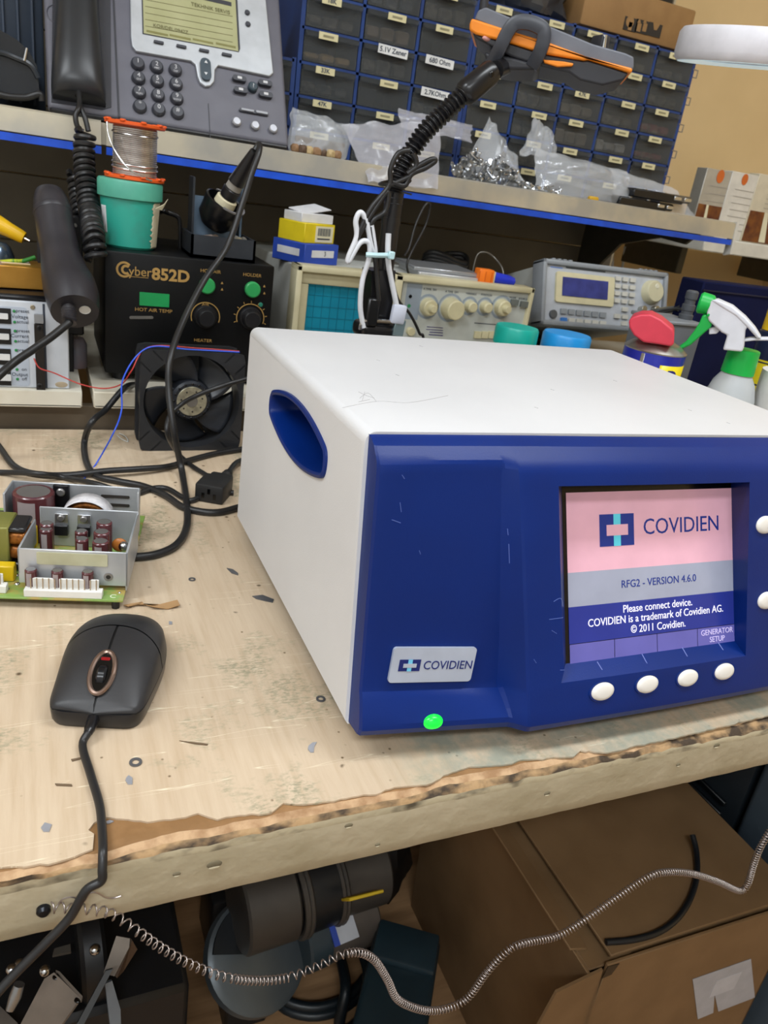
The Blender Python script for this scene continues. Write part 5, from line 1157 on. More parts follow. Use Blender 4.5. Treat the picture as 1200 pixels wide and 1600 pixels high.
sp_prism('head', [(1105, 488), (1112, 468), (1120, 468), (1140, 476), (1158, 492), (1172, 506), (1165, 514), (1163, 540), (1160, 548), (1130, 545), (1137, 522), (1128, 518), (1108, 500)], -.011, .011, WHP)
sp_prism('head_shroud', [(1112, 468), (1122, 467), (1145, 477), (1165, 494), (1180, 511), (1190, 527), (1184, 528), (1168, 510), (1150, 492), (1130, 480)], -.0125, .0125, WHP)
sp_prism('rear_fin', [(1158, 530), (1172, 527), (1205, 527), (1205, 531), (1178, 531), (1160, 533)], -.008, .008, WHP, .001)
mb = MB(); a, b = SPP.at(1092, 472).translation, SPP.at(1117, 478).translation; mb.cyl(a, a.lerp(b, .9), .0115, .0105, 18, bev=.002); mb.build('nozzle', GRNP, sb_, world=True)
sp_prism('trigger', [(1098, 492), (1104, 490), (1114, 500), (1112, 510), (1100, 520), (1080, 538), (1062, 546), (1058, 543), (1072, 533), (1086, 515), (1094, 502)], -.008, .008, GRNP)
sp_prism('piston', [(1108, 512), (1118, 510), (1125, 516), (1120, 521), (1108, 522)], -.004, .004, WHP, .001)
MB().ell(SPP.at(1108, 491, .0115).translation, (.0018, .0008, .0018), 10, 6).build('pivot_pin', GRNP, sb_, world=True)
# yellow and blue spray can, partly out of view
sy2 = .72; c = oy(1181, 640, sy2); c3 = thing('paint_spray_can', 'yellow and dark blue spray can with yellow cap behind the spray bottle', 'spray can', (c.x, sy2, 0)); CR2 = .027
z0 = oy(1175, 560, sy2).z; z1 = oy(1178, 515, sy2).z; z2 = oy(1190, 460, sy2).z
MB().lathe([(0, 0), (CR2, 0), (CR2, z0)], 36).build('lower_body', mat('paint_yellow', 'd8c61c', .35), c3); MB().lathe([(CR2, z0), (CR2, z1-.002), (CR2-.003, z1)], 36).build('upper_body', mat('paint_navy', '16213f', .3), c3)
MB().lathe([(CR2-.002, z1), (CR2-.002, z2-.004), (CR2-.006, z2), (0, z2)], 32).build('cap', mat('cap_yellow', 'f0c51b', .4), c3)
def ctext(s_, size, a_c, z, m, bold=0):
    for i, ch in enumerate(s_):
        a = a_c + (i-(len(s_)-1)/2)*size*.72/CR2; o = V((c.x + (CR2+.0006)*math.cos(a), sy2 + (CR2+.0006)*math.sin(a), z)); text(ch, size, m, c3, frame3(o, (-math.sin(a), math.cos(a), 0), (0, 0, 1)), world=True, bold=bold)
ctext('azul', .009, -1.95, z0+.008, mat('ink_white', 'd5d8e0', .5)); ctext('PPER', .017, -1.95, z0-.018, mat('ink_navy', '1d2436', .5))
for zz in (z0-.004, z0-.033): MB().lathe([(CR2+.0003, zz), (CR2+.0003, zz+.0018)], 36).build('band', MATS['ink_navy'], c3, solid=.0002)
# paper roll, dark blue panel, grey box with connector
c = oy(1240, 640, .60); pr = thing('paper_roll', 'roll of white paper towel at the edge of the bench beside the generator', 'paper roll', (c.x, .60, 0)); zt_ = oy(1200, 585, .60).z
MB().lathe([(.02, 0), (.045, 0), (.0455, zt_), (.02, zt_), (.02, 0)], 40).build('paper', mat('towel_paper', 'dcdad6', .85, bump=.5, bscale=140), pr); MB().lathe([(.0175, 0), (.02, 0), (.02, zt_+.0005), (.0175, zt_+.0005), (.0175, 0)], 24).build('core', mat('cardboard_core', 'a98a60', .8), pr)
yb = .885; a, b = oy(1102, 440, yb), oy(1215, 452, yb)
fo_ = thing('blue_folder_box', 'dark blue upright file box behind the spray bottle', 'box', ((a.x+b.x)/2, yb+.03, 0))
NV = mat('navy_card', '0b1030', .85, c2='0e1438', scale=15, bump=.1, spec=.15)
MB().box(((a.x+b.x)/2+.06, yb+.025, a.z/2), (b.x-a.x+.12, .048, a.z), .002, 1).build('box', NV, fo_, world=True); MB().box(((a.x+b.x)/2+.06, yb+.0005, a.z-.012), (b.x-a.x+.118, .003, .002)).build('lid_seam', mat('navy_dark', '0c1230', .6), fo_, world=True)
yg2 = .79; a, b = oy(1046, 507, yg2), oy(1094, 514, yg2); gb2 = thing('grey_box', 'grey plastic box between the lubricant can and the blue file box', 'box', ((a.x+b.x)/2, yg2+.035, 0))
GP = mat('mid_grey_plastic', '5e6268', .5); MB().box(((a.x+b.x)/2, yg2+.035, a.z/2), (b.x-a.x+.01, .07, a.z), .003, 2).build('case', GP, gb2, world=True); MB().box(((a.x+b.x)/2, yg2+.035, a.z+.002), (b.x-a.x+.014, .074, .005), .0015, 1).build('lid', mat('light_grey_plastic', '7d8186', .5), gb2, world=True)
c = oy(1070, 500, yg2+.03); bn_ = thing('grey_connector', 'grey ribbed connector standing on the grey box', 'connector', (c.x, yg2+.03, a.z+.0045)); 
MB().lathe([(0, 0), (.0095, 0), (.0095, .006), (.0078, .007), (.0078, .011), (.0088, .012), (.0088, .019), (.007, .020), (.007, .026), (.0082, .027), (.0082, .036), (.006, .038), (0, .038)], 20).build('body', mat('connector_grey', '4a4d52', .5), bn_)
cable('signal_lead', 'short black plug lead from the function generator past the grey connector', [bmx(fg) @ V((.225, -.02, .03)), oy(1030, 486, .98), oy(1048, 483, .93), oy(1066, 483, .89), oy(1074, 492, .87), oy(1078, 512, .83), oy(1072, 535, .80), oy(1058, 552, .78), oy(1050, 575, .77), V((oy(1050, 590, .77).x, .77, .002))], .0022, cat='cable')
mb = MB(); mb.tube([bmx(fg) @ V((.215, -.014, .032)), oy(1032, 487, 1.0), oy(1062, 482, .92)], [.0045, .0068, .005], 12); tag(mb.build('signal_plug', BLK2), 'black moulded plug sleeve at the function generator output', 'plug')
cable('white_probe_lead', 'grey lead in front of the dark instrument beside the lubricant can', [oy(990, 505, 1.0), oy(984, 530, .98), oy(981, 560, .95), V((oy(981, 575, .93).x, .93, .003))], .004, mat('lead_grey', '8a8f98', .45), cat='cable')
for px, q, lb_ in ((957, 955, 'white cable on the cream wall running next to the shelf bracket'), (975, 970, 'white cable on the cream wall running farther from the shelf bracket')): cable('wall_cable', lb_, [oy(px+2, 385, 1.64), oy(px, 400, 1.64), oy(q, 428, 1.64), V((oy(q, 430, 1.64).x, 1.64, .06))], .0035, WC, group='white wall cables')
# ================================================================= desk telephone on the upper shelf
ST = .343
pho = V((oy(75, 165, 1.14).x, 1.14, ST+.0085)); pe = math.atan2(.862, .506)
ph = thing('desk_phone', 'grey office desk phone with silver display frame and black handset on the shelf', 'telephone', pho, rot=(pe-math.pi/2+.0, 0, 0))
# local frame: x right, z up the leaning face, y into the body
PHM = bmx(ph) @ FRONT((0, 0, 0)); P = Pan(PHM)
PHG = mat('phone_grey', '5c5c66', .5, c2='62626c', scale=30, bump=.08, bscale=900); PHK = mat('phone_key', '3d3f47', .35); PHS = mat('phone_silver', 'b9bdc2', .38, .4)
wph = P.xy(452, 228)[0]
MB().box((wph/2, .008, .125), (wph, .016, .25), .005, 3).build('body', PHG, ph); MB().box((wph/2, .028, .16), (wph-.02, .03, .18), .006, 2).build('rear_housing', PHG, ph)
MB().box((wph/2, .0075, -.0015), (wph-.004, .013, .006), .002, 1).build('underside', BLK2, ph)
b_ = MB(); b_.box((pho.x+wph/2, 1.255, ST+.05), (wph*.5, .02, .10), .002, 1); b_.build('foot_stand', PHG, ph, world=True)
gx = P.xy(182, 100)[0]
MB().box((gx, -.0004, .125), (.0022, .0012, .248)).build('body_groove', mat('phone_shadow', '33343b', .5), ph)
MB().box((P.xy(327, 190)[0], -.0003, P.xy(327, 190)[1]), (.0008, .0008, .05)).build('body_groove', MATS['phone_shadow'], ph)
def poly_plate(name, pts, m, parent, h, d=-.0004, bev=0):
    q = [P.xy(*p) for p in pts]; mb = MB(); mb.prism(q, d, h, P.mx); o = mb.build(name, m, parent, world=True)
    if bev: md = o.modifiers.new('bevel', 'BEVEL'); md.width = bev; md.segments = 3; md.limit_method = 'ANGLE'
    return o
arc = [(300+ (318-300)*0, 0)]
bez = [(202, -60), (204, 60), (206, 75), (212, 83), (298, 98), (305, 104), (308, 122), (312, 132), (320, 138), (328, 137), (334, 130), (335, 112), (340, 105), (420, 122), (426, 117), (418, 40), (408, -60)]
br = poly_plate('display_frame', bez, PHS, ph, .0045, bev=.0012)
poly_plate('display_shadow', [(219, -60), (222, 57), (372, 85), (374, 80), (366, -60)], MATS['phone_shadow'], ph, .0049)
lcd = poly_plate('display', [(221, -60), (224, 56), (371, 84), (363, -60)], mat('lcd_olive', 'a3a37c', .3, emit=.05, c2='9c9c74'), ph, .0053)
LI = mat('lcd_ink', '6c6840', .5)
for k in range(5):
    a = P.xy(226, 4+k*10.2); b = P.xy(362, 30+k*10.0); mb = MB(); m_ = P.mx @ MX.Translation((0, 0, .0055)); d_ = V((b[0]-a[0], b[1]-a[1], 0)); mb.box(((a[0]+b[0])/2, (a[1]+b[1])/2, 0), (d_.length, .0006, .0003), rot=(0, 0, math.atan2(d_.y, d_.x)), m=m_); mb.build('screen_line', LI, lcd, world=True)
for k in range(4): P.plate('softkey_label', mat('lcd_dark', '7d7a45', .4), lcd, 228+k*36, 51+k*6.4, 262+k*35, 61+k*6.2, .0057)
P.plate('status_bar', MATS['phone_shadow'], lcd, 290, -2, 360, 8, .0057)
P.text('TEKHNIK SERVIS', .0075, LI, lcd, 328, 18, h=.006, sx=.95); P.text('KORIDEL/0942Z', .0068, LI, lcd, 266, 50, h=.006, sx=.95)
for k in range(4):
    px, py = 247+k*35.3, 71+k*6.4; P.plate('soft_key', PHK, ph, px-8, py-3.4, px+8, py+3.4, .0075, .0022)
for px, py in ((385, 24), (386, 42)): P.disc('line_key', PHK, ph, px, py, .0036, .0075, bev=.001)
nav = P.plate('nav_rocker', mat('nav_slate', '3d4a54', .3), ph, 311, 95, 329, 132, .0085, .008)
for py, s_ in ((103, 1), (121, -1)):
    b = MB(); b.prism([(-.0022, -.0016*s_), (.0022, -.0016*s_), (0, .0022*s_)], .0085, .0089, P.at(320, py)); b.build('nav_arrow', MATS['label_white'], nav, world=True)
KI = mat('key_ink', 'c9c9cc', .5); letters = ['', 'ABC', 'DEF', 'GHI', 'JKL', 'MNO', 'PQRS', 'TUV', 'WXYZ', '', '', '']
for i, s_ in enumerate('123456789*0#'):
    r, c = divmod(i, 3); px = 215 + c*29.3 + r*1.1; py = 101.5 + c*4.8 + r*22.2
    k = P.disc('number_key', PHK, ph, px, py, .0089, .0062, .0082, bev=.0016)
    P.text(s_, .0080, KI, k, px, py-2, h=.0064)
    if letters[i]: P.text(letters[i], .0034, KI, k, px, py+4.5, h=.0064)
for px, py, w in ((373, 126, 11), (413, 133, 11), (375, 144, 11), (414, 151, 11)):
    k = P.plate('function_key', PHK, ph, px-w, py-6.2, px+w, py+6, .0062, .0035); P.plate('key_symbol', KI, k, px-3.5, py-3, px+3.5, py+2, .0065, .0006)
k = P.disc('help_key', mat('help_slate', '2f3f49', .3), ph, 394, 139, .0066, .0075, bev=.0015); P.text('?', .008, KI, k, 394, 139, h=.0078)
P.plate('volume_key', PHK, ph, 373, 170, 419, 183, .003, .004); 
for a, b in ((376, 396), (399, 417)): P.plate('volume_half', mat('key_light', '9fa1a8', .35), ph, a, 171.5+(a-376)*.16, b, 178+(a-376)*.16, .0048, .001)
for px, py in ((369, 192), (398, 198), (426, 203)): P.disc('round_key', mat('round_silver', 'a4a5ab', .3, .5), ph, px, py, .0062, .0055, bev=.0015)
# cradle and handset
poly_plate('cradle', [(83, -60), (80, 160), (160, 172), (174, 168), (172, -60)], MATS['phone_shadow'], ph, .001)
mb = MB(); mb.lathe([(.0115, .0), (.0125, .0012), (.0135, .0)], 24, P.at(90, 23)); mb.build('speaker_rim', PHG, ph, world=True)
for k in range(7): P.plate('speaker_slot', MATS['phone_shadow'], ph, 81, 12+k*3.6, 90, 13.6+k*3.6, .0006)
hs = thing('phone_handset', 'black telephone handset resting in the cradle of the desk phone', 'handset', pho + V((.03, 0, .01)))
HSM = mat('handset_black', '232528', .34, c2='2a2c30', scale=20)
mb = MB(); keys = [(-60, 84, 152, .030), (-20, 86, 153, .033), (20, 86, 154, .035), (60, 84, 157, .036), (95, 82, 160, .036), (125, 80, 163, .035), (148, 80, 165, .031), (158, 82, 165, .022)]; rows = []
for py, xa, xb, hgt in keys:
    a = P.xy(xa, py); b = P.xy(xb, py+8); c = ((a[0]+b[0])/2, (a[1]+b[1])/2); w_ = (b[0]-a[0])/2; row = []
    for j in range(17):
        t = math.pi*j/16; row.append(P.mx @ V((c[0]-w_*math.copysign(abs(math.cos(t))**.75, math.cos(t)), c[1], .0015 + hgt*math.sin(t)**.6)))
    rows.append(row)
rows2 = [list(x) for x in zip(*[catmull([rows[i][j] for i in range(len(rows))], 4) for j in range(17)])]
mb.v = [p for r in rows2 for p in r]
for i in range(len(rows2)-1):
    for j in range(16): mb.f.append((i*17+j, i*17+j+1, (i+1)*17+j+1, (i+1)*17+j)); mb.mi.append(0)
mb.f.append(tuple((len(rows2)-1)*17+j for j in range(17))); mb.mi.append(0)
mb.build('shell', HSM, hs, ang=60, world=True)
MB().box(P.mx @ V((*P.xy(122, 152), .012)), (.012, .02, .014), .003, 1).build('cord_socket', MATS['black_gloss'], hs, world=True)
cpts = [P.mx @ V((*P.xy(122, 148), .016)), oy(124, 165, 1.098), oy(118, 182, 1.09), oy(122, 200, 1.088), oy(130, 206, 1.088)]
mb = MB(); mb.tube(catmull(cpts, 8), .0032, 10); mb.build('cord', RUB, hs, world=True)
mb = MB(); mb.tube(catmull([oy(124, 165, 1.099), oy(133, 185, 1.092), oy(138, 205, 1.088)], 8), .0032, 10); mb.build('cord', RUB, hs, world=True)
def helix(path, R, pitch, per=14):
    L = 0; out = []; T, F = frames(path); 
    for i in range(len(path)-1):
        d = (path[i+1]-path[i]).length; k = max(1, int(d/pitch*per))
        for q in range(k):
            t = q/k; a = 2*math.pi*(L+d*t)/pitch; rr = R(i+t) if callable(R) else R
            out.append(path[i].lerp(path[i+1], t) + F[i][0]*(rr*math.cos(a)) + F[i][1]*(rr*math.sin(a)))
        L += d
    return out
cp_ = catmull([oy(134, 205, 1.085), oy(131, 240, 1.08), oy(134, 285, 1.06), oy(140, 330, 1.03), oy(146, 370, .975), oy(150, 405, .962)], 10)
mb = MB(); mb.tube(helix(cp_, .0098, .0082, 20), .0034, 8); mb.build('coiled_cord', RUB, hs, world=True)
cp2 = catmull([oy(118, 270, 1.078), oy(122, 300, 1.07), oy(126, 330, 1.05), oy(128, 345, 1.04)], 8)
mb = MB(); mb.tube(helix(cp2, .0085, .0082, 20), .0031, 8); mb.build('coiled_cord', RUB, hs, world=True)
# ---------------------------------------------------------------- dark things left of the phone
bt = thing('black_tray', 'black curved plastic tray on the shelf beside the phone', 'tray', V((oy(20, 120, 1.2).x-.03, 1.21, ST)))
BG = mat('black_glossy_tray', '14171b', .25, c2='1c2026', scale=12)
mb = MB(); tp = [(-40, 150), (-40, 45), (0, 48), (25, 62), (45, 80), (58, 105), (62, 150)]; q = [oy(px, py, 1.175) for px, py in tp]; 
for p in q: p.z = max(p.z, ST)
nn = len(q); mb.add([V((p.x, y, p.z)) for y in (1.165, 1.30) for p in q], [tuple(range(nn-1, -1, -1)), tuple(range(nn, 2*nn))] + [(i, (i+1) % nn, nn+(i+1) % nn, nn+i) for i in range(nn)]); mb.build('shell', BG, bt, world=True, ang=50)
mb = MB(); mb.tube(catmull([oy(-40, 80, 1.163), oy(0, 82, 1.163), (oy(28, 92, 1.163)), oy(48, 102, 1.163), oy(60, 122, 1.163)], 6), .0035, 8); mb.build('rolled_rim', mat('rim_black', '2b3036', .2), bt, world=True)
mb = MB(); mb.tube([oy(38, 95, 1.160), oy(42, 75, 1.160)], [.0018, .0014], 8); mb.build('bright_clip', MATS['chrome_bits'], bt, world=True)
db = thing('slate_bin', 'dark slate blue plastic bin behind the black tray', 'bin', V((oy(20, 20, 1.34).x-.02, 1.36, ST)))
a = oy(67, 0, 1.32); MB().box((a.x-.10, 1.37, ST+.15), (.2, .09, .30), .004, 2).build('bin', mat('slate_plastic', '323c4a', .45), db, world=True)
for k in range(9): MB().box((a.x-.014-k*.018, 1.323, ST+.15), (.004, .004, .28), .001, 1).build('rib', mat('slate_rib', '3a4556', .4), db, world=True)
cable('shelf_edge_cable', 'black cables bundled in front of the black tray on the shelf', [oy(-20, 140, 1.150), oy(10, 150, 1.148), oy(40, 152, 1.150), oy(62, 147, 1.150), oy(66, 158, 1.150)], .004, cat='cable')
# ---------------------------------------------------------------- component drawer cabinets
CB = mat('cabinet_blue', '1d3c78', .45, c2='183268', scale=20); DRW = mat('smoky_drawer', '5a5e60', .22, alpha=.30, spec=.6); LBL = mat('label_aged', 'cfc7a0', .65, c2='c2ba92', scale=60); LBW = mat('label_plain', 'd5d6d6', .6)
CY = 1.28
def cabinet(label, x0, cols, pitch, rows, texts, fills, wide=()):
    t = thing('drawer_cabinet', label, 'drawer cabinet', (x0+cols*pitch/2, CY+.08, ST), group='component drawer cabinets')
    W = cols*pitch; H = .038 + (rows-1)*.045 + .004; mb = MB(); th = .005
    for c in range(cols+1): mb.box((x0+c*pitch, CY+.075, ST+H/2), (th if 0 < c < cols else th*1.3, .15, H))
    zs = [ST+.002] + [ST+.038+.045*k for k in range(rows)]
    for z in zs: mb.box((x0+W/2, CY+.075, z), (W, .15, .004))
    mb.box((x0+W/2, CY+.148, ST+H/2), (W, .004, H))
    mb.build('frame', CB, t, world=True)
    rng = random.Random(int(x0*1000)); protos = {}
    for r in range(rows):
        z0, z1 = zs[r]+.0025, zs[r+1]-.0025
        for c in range(cols):
            xa, xb = x0+c*pitch+.004, x0+(c+1)*pitch-.004; key = round(z1-z0, 4); cx = (xa+xb)/2; w_ = xb-xa; h_ = z1-z0
            if key not in protos:
                mb = MB(); mb.box((0, -.001, h_*.42), (w_, .0018, h_*.84), .0006, 1); mb.box((0, -.0045, h_*.90), (w_, .008, h_*.2), .0012, 1); mb.box((-w_/2+.0008, .05, h_*.42), (.0016, .1, h_*.8)); mb.box((w_/2-.0008, .05, h_*.42), (.0016, .1, h_*.8)); mb.box((0, .05, .001), (w_, .1, .0016))
                o = mb.build('drawer', DRW, t); protos[key] = o
                o.location = V((cx, CY, z0)) - V(t.location) + V((0, 0, B))
            else: o = inst(protos[key], t, V((cx, CY, z0)) - V(t.location) + V((0, 0, B)))
            f = fills.get((r, c), rng.choice(['3a3631', '5a5148', '2b2f33', '4b463c', '6a6258', '26303c', '544a3c', None]))
            if f:
                hh = h_*rng.uniform(.35, .7); mb = MB()
                for q in range(3): mb.box((-w_*.3+q*w_*.3, .045, hh/2+.002), (w_*.27, .07, hh*rng.uniform(.6, 1)), .003, 1)
                mb.build('contents', mat('fill_'+f, f, .6, c2='77706a' if f[0] != '7' else None, scale=90, lo=.45, hi=.75), o, kind='stuff')
            s_ = texts.get((r, c), '-')
            if s_:
                big = s_ in wide; lw, lh = (.05, .0125) if big else (.03, .0095); lx = -.008 if c % 2 == 0 else .004
                MB().box((lx, -.0092, h_*.90), (lw, .0006, lh), rot=(0, .03 if big else 0, 0)).build('label_strip', LBW if big else LBL, o)
                if s_ == '-': MB().box((lx, -.0098, h_*.9), (lw*.55, .0004, lh*.28)).build('faded_print', mat('faded_ink', '8a8468', .7), o)
                else: text(s_, .0098 if big else .0085, INK, o, frame3((lx, -.0097, h_*.9), (1, 0, 0), (0, 0, 1)), name='label_text', bold=.0002)
    return t, H
cab1, H1 = cabinet('blue framed drawer cabinet with the two white Zener and Ohm labels behind the gooseneck', .3695, 3, .0935, 7,
    {(1, 0): '47K', (2, 0): '33K', (4, 0): '18K', (3, 1): '5.1V Zener', (3, 2): '680 Ohm', (2, 2): '2.7KOhm'}, {(3, 0): '8a7048', (2, 0): '20242a', (4, 1): '6b5a48', (3, 1): '33312e'}, ('5.1V Zener', '680 Ohm', '2.7KOhm'))
cab2, H2 = cabinet('blue framed drawer cabinet beside the cream wall with red filled drawers', .6575, 5, .0898, 6,
    {(3, 2): '4.7K'}, {(2, 4): '6b1f2c', (3, 4): '6b1f2c', (1, 3): '9a9a98', (2, 3): '9a9a98', (4, 4): '2b2f33'})
hk = None
for r in range(5):
    z = ST+.066+.045*r; xr = .6575+5*.0898
    if hk is None: mb = MB(); mb.tube([V((0, 0, 0)), V((.012, 0, 0)), V((.012, 0, -.012)), V((.003, 0, -.012))], .0012, 6); hk = mb.build('side_hook', mat('smoky_hook', '8b7f72', .4), cab2); hk.location = V((xr, CY, z)) - V(cab2.location) + V((0, 0, B))
    else: inst(hk, cab2, V((xr, CY, z)) - V(cab2.location) + V((0, 0, B)))
cab3, H3 = cabinet('low blue framed drawer cabinet mostly hidden behind the desk phone', .271, 1, .0905, 3, {}, {})
# cardboard box and black bag on the cabinets
KRF = mat('kraft_card', '8f6d43', .7, c2='86653d', scale=30, bump=.1)
a, b = oy(912, 48, CY), oy(1068, 92, CY)
kb = thing('kraft_box', 'brown cardboard box with black pictograms lying on the drawer cabinet', 'box', ((a.x+b.x)/2, CY+.06, ST+H2+.002))
kz = ST+H2+.002; MB().box(((a.x+b.x)/2+.004, CY+.075, kz+.034), (b.x-a.x+.015, .13, .066), .004, 2).build('carton', KRF, kb, world=True)
P = Pan(FRONT((0, CY+.0095, 0))); PK = mat('picto_black', '2a2520', .7)
for px, py in ((985, 38), (1003, 42), (1023, 47)): 
    k = P.plate('pictogram', PK, kb, px-7.4, py-13, px+7.4, py+13, .0006)
P.disc('pictogram_dome', KRF, kb, 984, 34, .0085, .0009, n=20, bev=.0001); P.plate('pictogram_stem', KRF, kb, 983, 34, 985.5, 48, .0009)
for px in (998, 1007): P.plate('pictogram_arrow', KRF, kb, px-1.5, 36, px+1.5, 50, .0009); b_ = MB(); b_.prism([(-.004, 0), (.004, 0), (0, .007)], .0005, .0009, P.at(px, 36)); b_.build('arrow_head', KRF, kb, world=True)
b_ = MB(); b_.prism([(-.008, .008), (.008, .008), (.003, -.003), (-.003, -.003)], .0005, .0009, P.at(1024, 44)); b_.build('pictogram_glass', KRF, kb, world=True)
def crumple(name, label, cat, c, rad, m, seed, zmin, n=28, amp=.35):
    mb = MB(); k = 18
    for i in range(k+1):
        for j in range(n):
            th, phq = math.pi*i/k, 2*math.pi*j/n; d = V((math.sin(th)*math.cos(phq), math.sin(th)*math.sin(phq), -math.cos(th)))
            s = 1 + amp*noise.noise(d*2.2 + V((seed, 0, 0))) + amp*.6*abs(noise.noise(d*5 + V((0, seed, 0)))) + .12*noise.noise(d*11 + V((0, 0, seed)))
            p = V((c[0]+rad[0]*d.x*s, c[1]+rad[1]*d.y*s, max(zmin, c[2]+rad[2]*d.z*s))); mb.v.append(p)
    for i in range(k):
        for j in range(n): mb.f.append((i*n+j, i*n+(j+1) % n, (i+1)*n+(j+1) % n, (i+1)*n+j)); mb.mi.append(0)
    return tag(mb.build(name, m, ang=25), label, cat)
c = oy(850, 20, CY+.04); kz2 = ST+H2+.0025
crumple('black_bag', 'crumpled black plastic bag on the drawer cabinet beside the cardboard box', 'bag', (c.x-.045, CY+.06, kz2+.03), (.085, .05, .05), mat('black_film', '26282c', .25, c2='3a3d42', scale=15), 3, kz2)
c = oy(1010, -5, CY+.05); gt = thing('grey_tray', 'dark grey tray stacked on the cardboard box', 'tray', (c.x-.02, CY+.075, kz+.0675))
MB().box((c.x-.03, CY+.08, kz+.0675+.014), (.15, .1, .028), .003, 2).build('tray', mat('tray_dark', '232322', .5), gt, world=True); MB().box((c.x+.03, CY+.08, kz+.0675+.034), (.13, .1, .012), .002, 1).build('tray_lid', mat('tray_lid_grey', '8d857a', .5), gt, world=True)
# ---------------------------------------------------------------- bags, terminals and loose parts along the shelf front
FILM = mat('clear_film', 'd3d7dd', .12, alpha=.34, spec=.9, c2='c3c7cd', scale=30); FILM2 = mat('milky_film', 'c9c9d2', .2, alpha=.36, spec=.8)
def bag(label, corners, bulge, seed, m=FILM, nu=26, nv=18, group=None):
    # corners: four places (lower left, lower right, upper right, upper left); two crumpled sheets between them
    A, Bq, C, D = corners; mb = MB(); nrm = (Bq-A).cross(D-A).normalized()
    if nrm.y > 0: nrm = -nrm
    def sheet(sgn):
        def fn(u, v):
            p = A.lerp(Bq, u).lerp(D.lerp(C, u), v); e = (math.sin(math.pi*u)*math.sin(math.pi*v))**.6
            w_ = noise.noise(V((u*3.2+seed, v*2.6, sgn)))*.5 + noise.noise(V((u*8+seed, v*7, sgn*2)))*.28 + abs(noise.noise(V((u*17, v*13+seed, sgn))))*.14
            p = p + nrm*(sgn*bulge*e*(1+w_) + .006*w_) + V((.006*noise.noise(V((u*4, v*4, seed))), 0, .005*noise.noise(V((u*5, v*3, seed+9)))))
            p.z = max(p.z, ST+.0012) if p.y > YS+.004 else p.z
            return p
        mb.grid(fn, nu, nv)
    sheet(1); sheet(-.5)
    o = mb.build('plastic_bag', m, ang=18, weld=True); return tag(o, label, 'bag', group)
YB1 = 1.155
bag('clear plastic bag with brown parts on the shelf beside the phone', [oy(452, 238, YB1), oy(535, 250, YB1), oy(560, 200, YB1+.04), oy(455, 165, YB1+.05)], .014, 1.3)
bag('crumpled milky plastic bag hanging over the shelf edge behind the gooseneck', [oy(575, 285, YS-.012), oy(683, 297, YS-.012), oy(690, 188, YB1+.03), oy(535, 195, YB1+.03)], .012, 4.1, FILM2)
bag('flat clear plastic bag leaning on the drawers with the 2.7KOhm label', [oy(625, 200, YB1+.07), oy(735, 222, YB1+.07), oy(738, 196, YB1+.1), oy(622, 170, YB1+.1)], .004, 8.7, FILM2)
bag('open clear plastic bag standing over the pile of metal terminals', [oy(715, 280, YB1), oy(830, 300, YB1), oy(795, 240, YB1+.04), oy(765, 182, YB1+.06)], .018, 2.2)
bag('small pointed clear bag leaning against the drawers', [oy(812, 243, YB1+.06), oy(872, 245, YB1+.06), oy(862, 205, YB1+.1), oy(836, 182, YB1+.1)], .012, 6.1)
bag('long shiny clear plastic bag lying along the shelf edge', [oy(835, 305, YB1-.01), oy(985, 325, YB1+.0), oy(980, 268, YB1+.03), oy(838, 232, YB1+.03)], .02, 5.5)
bag('thin clear plastic bag over the black hinges', [oy(965, 320, YB1), oy(1090, 345, YB1), oy(1060, 300, YB1+.03), oy(955, 262, YB1+.04)], .006, 7.5)
tn = thing('clear_tray', 'small clear plastic tray holding brown parts beside the phone', 'tray', V((oy(490, 235, YB1+.02).x, YB1+.03, ST)))
MB().box((oy(495, 235, YB1+.02).x, YB1+.03, ST+.012), (.075, .05, .024), .002, 1).build('tray', mat('tray_clear', 'a59a90', .25, alpha=.45), tn, world=True)
for k in range(7):
    rng = random.Random(k+40); x = oy(462+k*11, 240, YB1).x; o = MB().box((x, YB1+.004-.002*(k % 2), ST+.007), (.014, .012, .012), .003, 1, rot=(0, 0, rng.uniform(0, 2))).build('brown_part', mat('brown_part%d' % (k % 3), ['8a6a4c', '5b4636', 'b79f74'][k % 3], .6)); tag(o, ['tan', 'dark brown', 'beige'][k % 3] + ' small part lying loose on the shelf in front of the clear tray', 'part', 'brown parts by the phone')
# pile of shiny terminals
TM = mat('tin_terminal', 'd2d5d9', .2, .9, c2='a4a7ab', scale=60)
def term_mesh():
    mb = MB(); mb.box((0, 0, 0), (.011, .0065, .0012)); mb.box((.006, 0, .002), (.005, .0045, .005), .0008, 1); mb.cyl((-.0075, 0, -.0006), (-.0075, 0, .0006), .0042, n=10); return mb
tp0 = term_mesh().build('metal_terminal', TM); tag(tp0, 'loose tin plated terminal in the pile on the shelf edge', 'terminal', 'tin terminals piled on the shelf'); tp0.location = V((oy(740, 285, YB1).x, YB1-.01, ST+.004+B))
rng = random.Random(5)
for k in range(60):
    u = rng.random(); px = lerp(705, 800, u); hmax = .040*math.sin(math.pi*min(1, max(0, (px-690)/120)))**.8; x = oy(px, 280, YB1).x
    c = tp0.copy(); COL.objects.link(c); z = ST+.004+rng.random()**1.3*max(.004, hmax); c.location = (x, YB1-.012+rng.uniform(-.014, .02)*(1-(z-ST)/.07), z+B); c.rotation_euler = (rng.uniform(-1.2, 1.2), rng.uniform(-1.2, 1.2), rng.uniform(0, 6.3))
sc0 = None
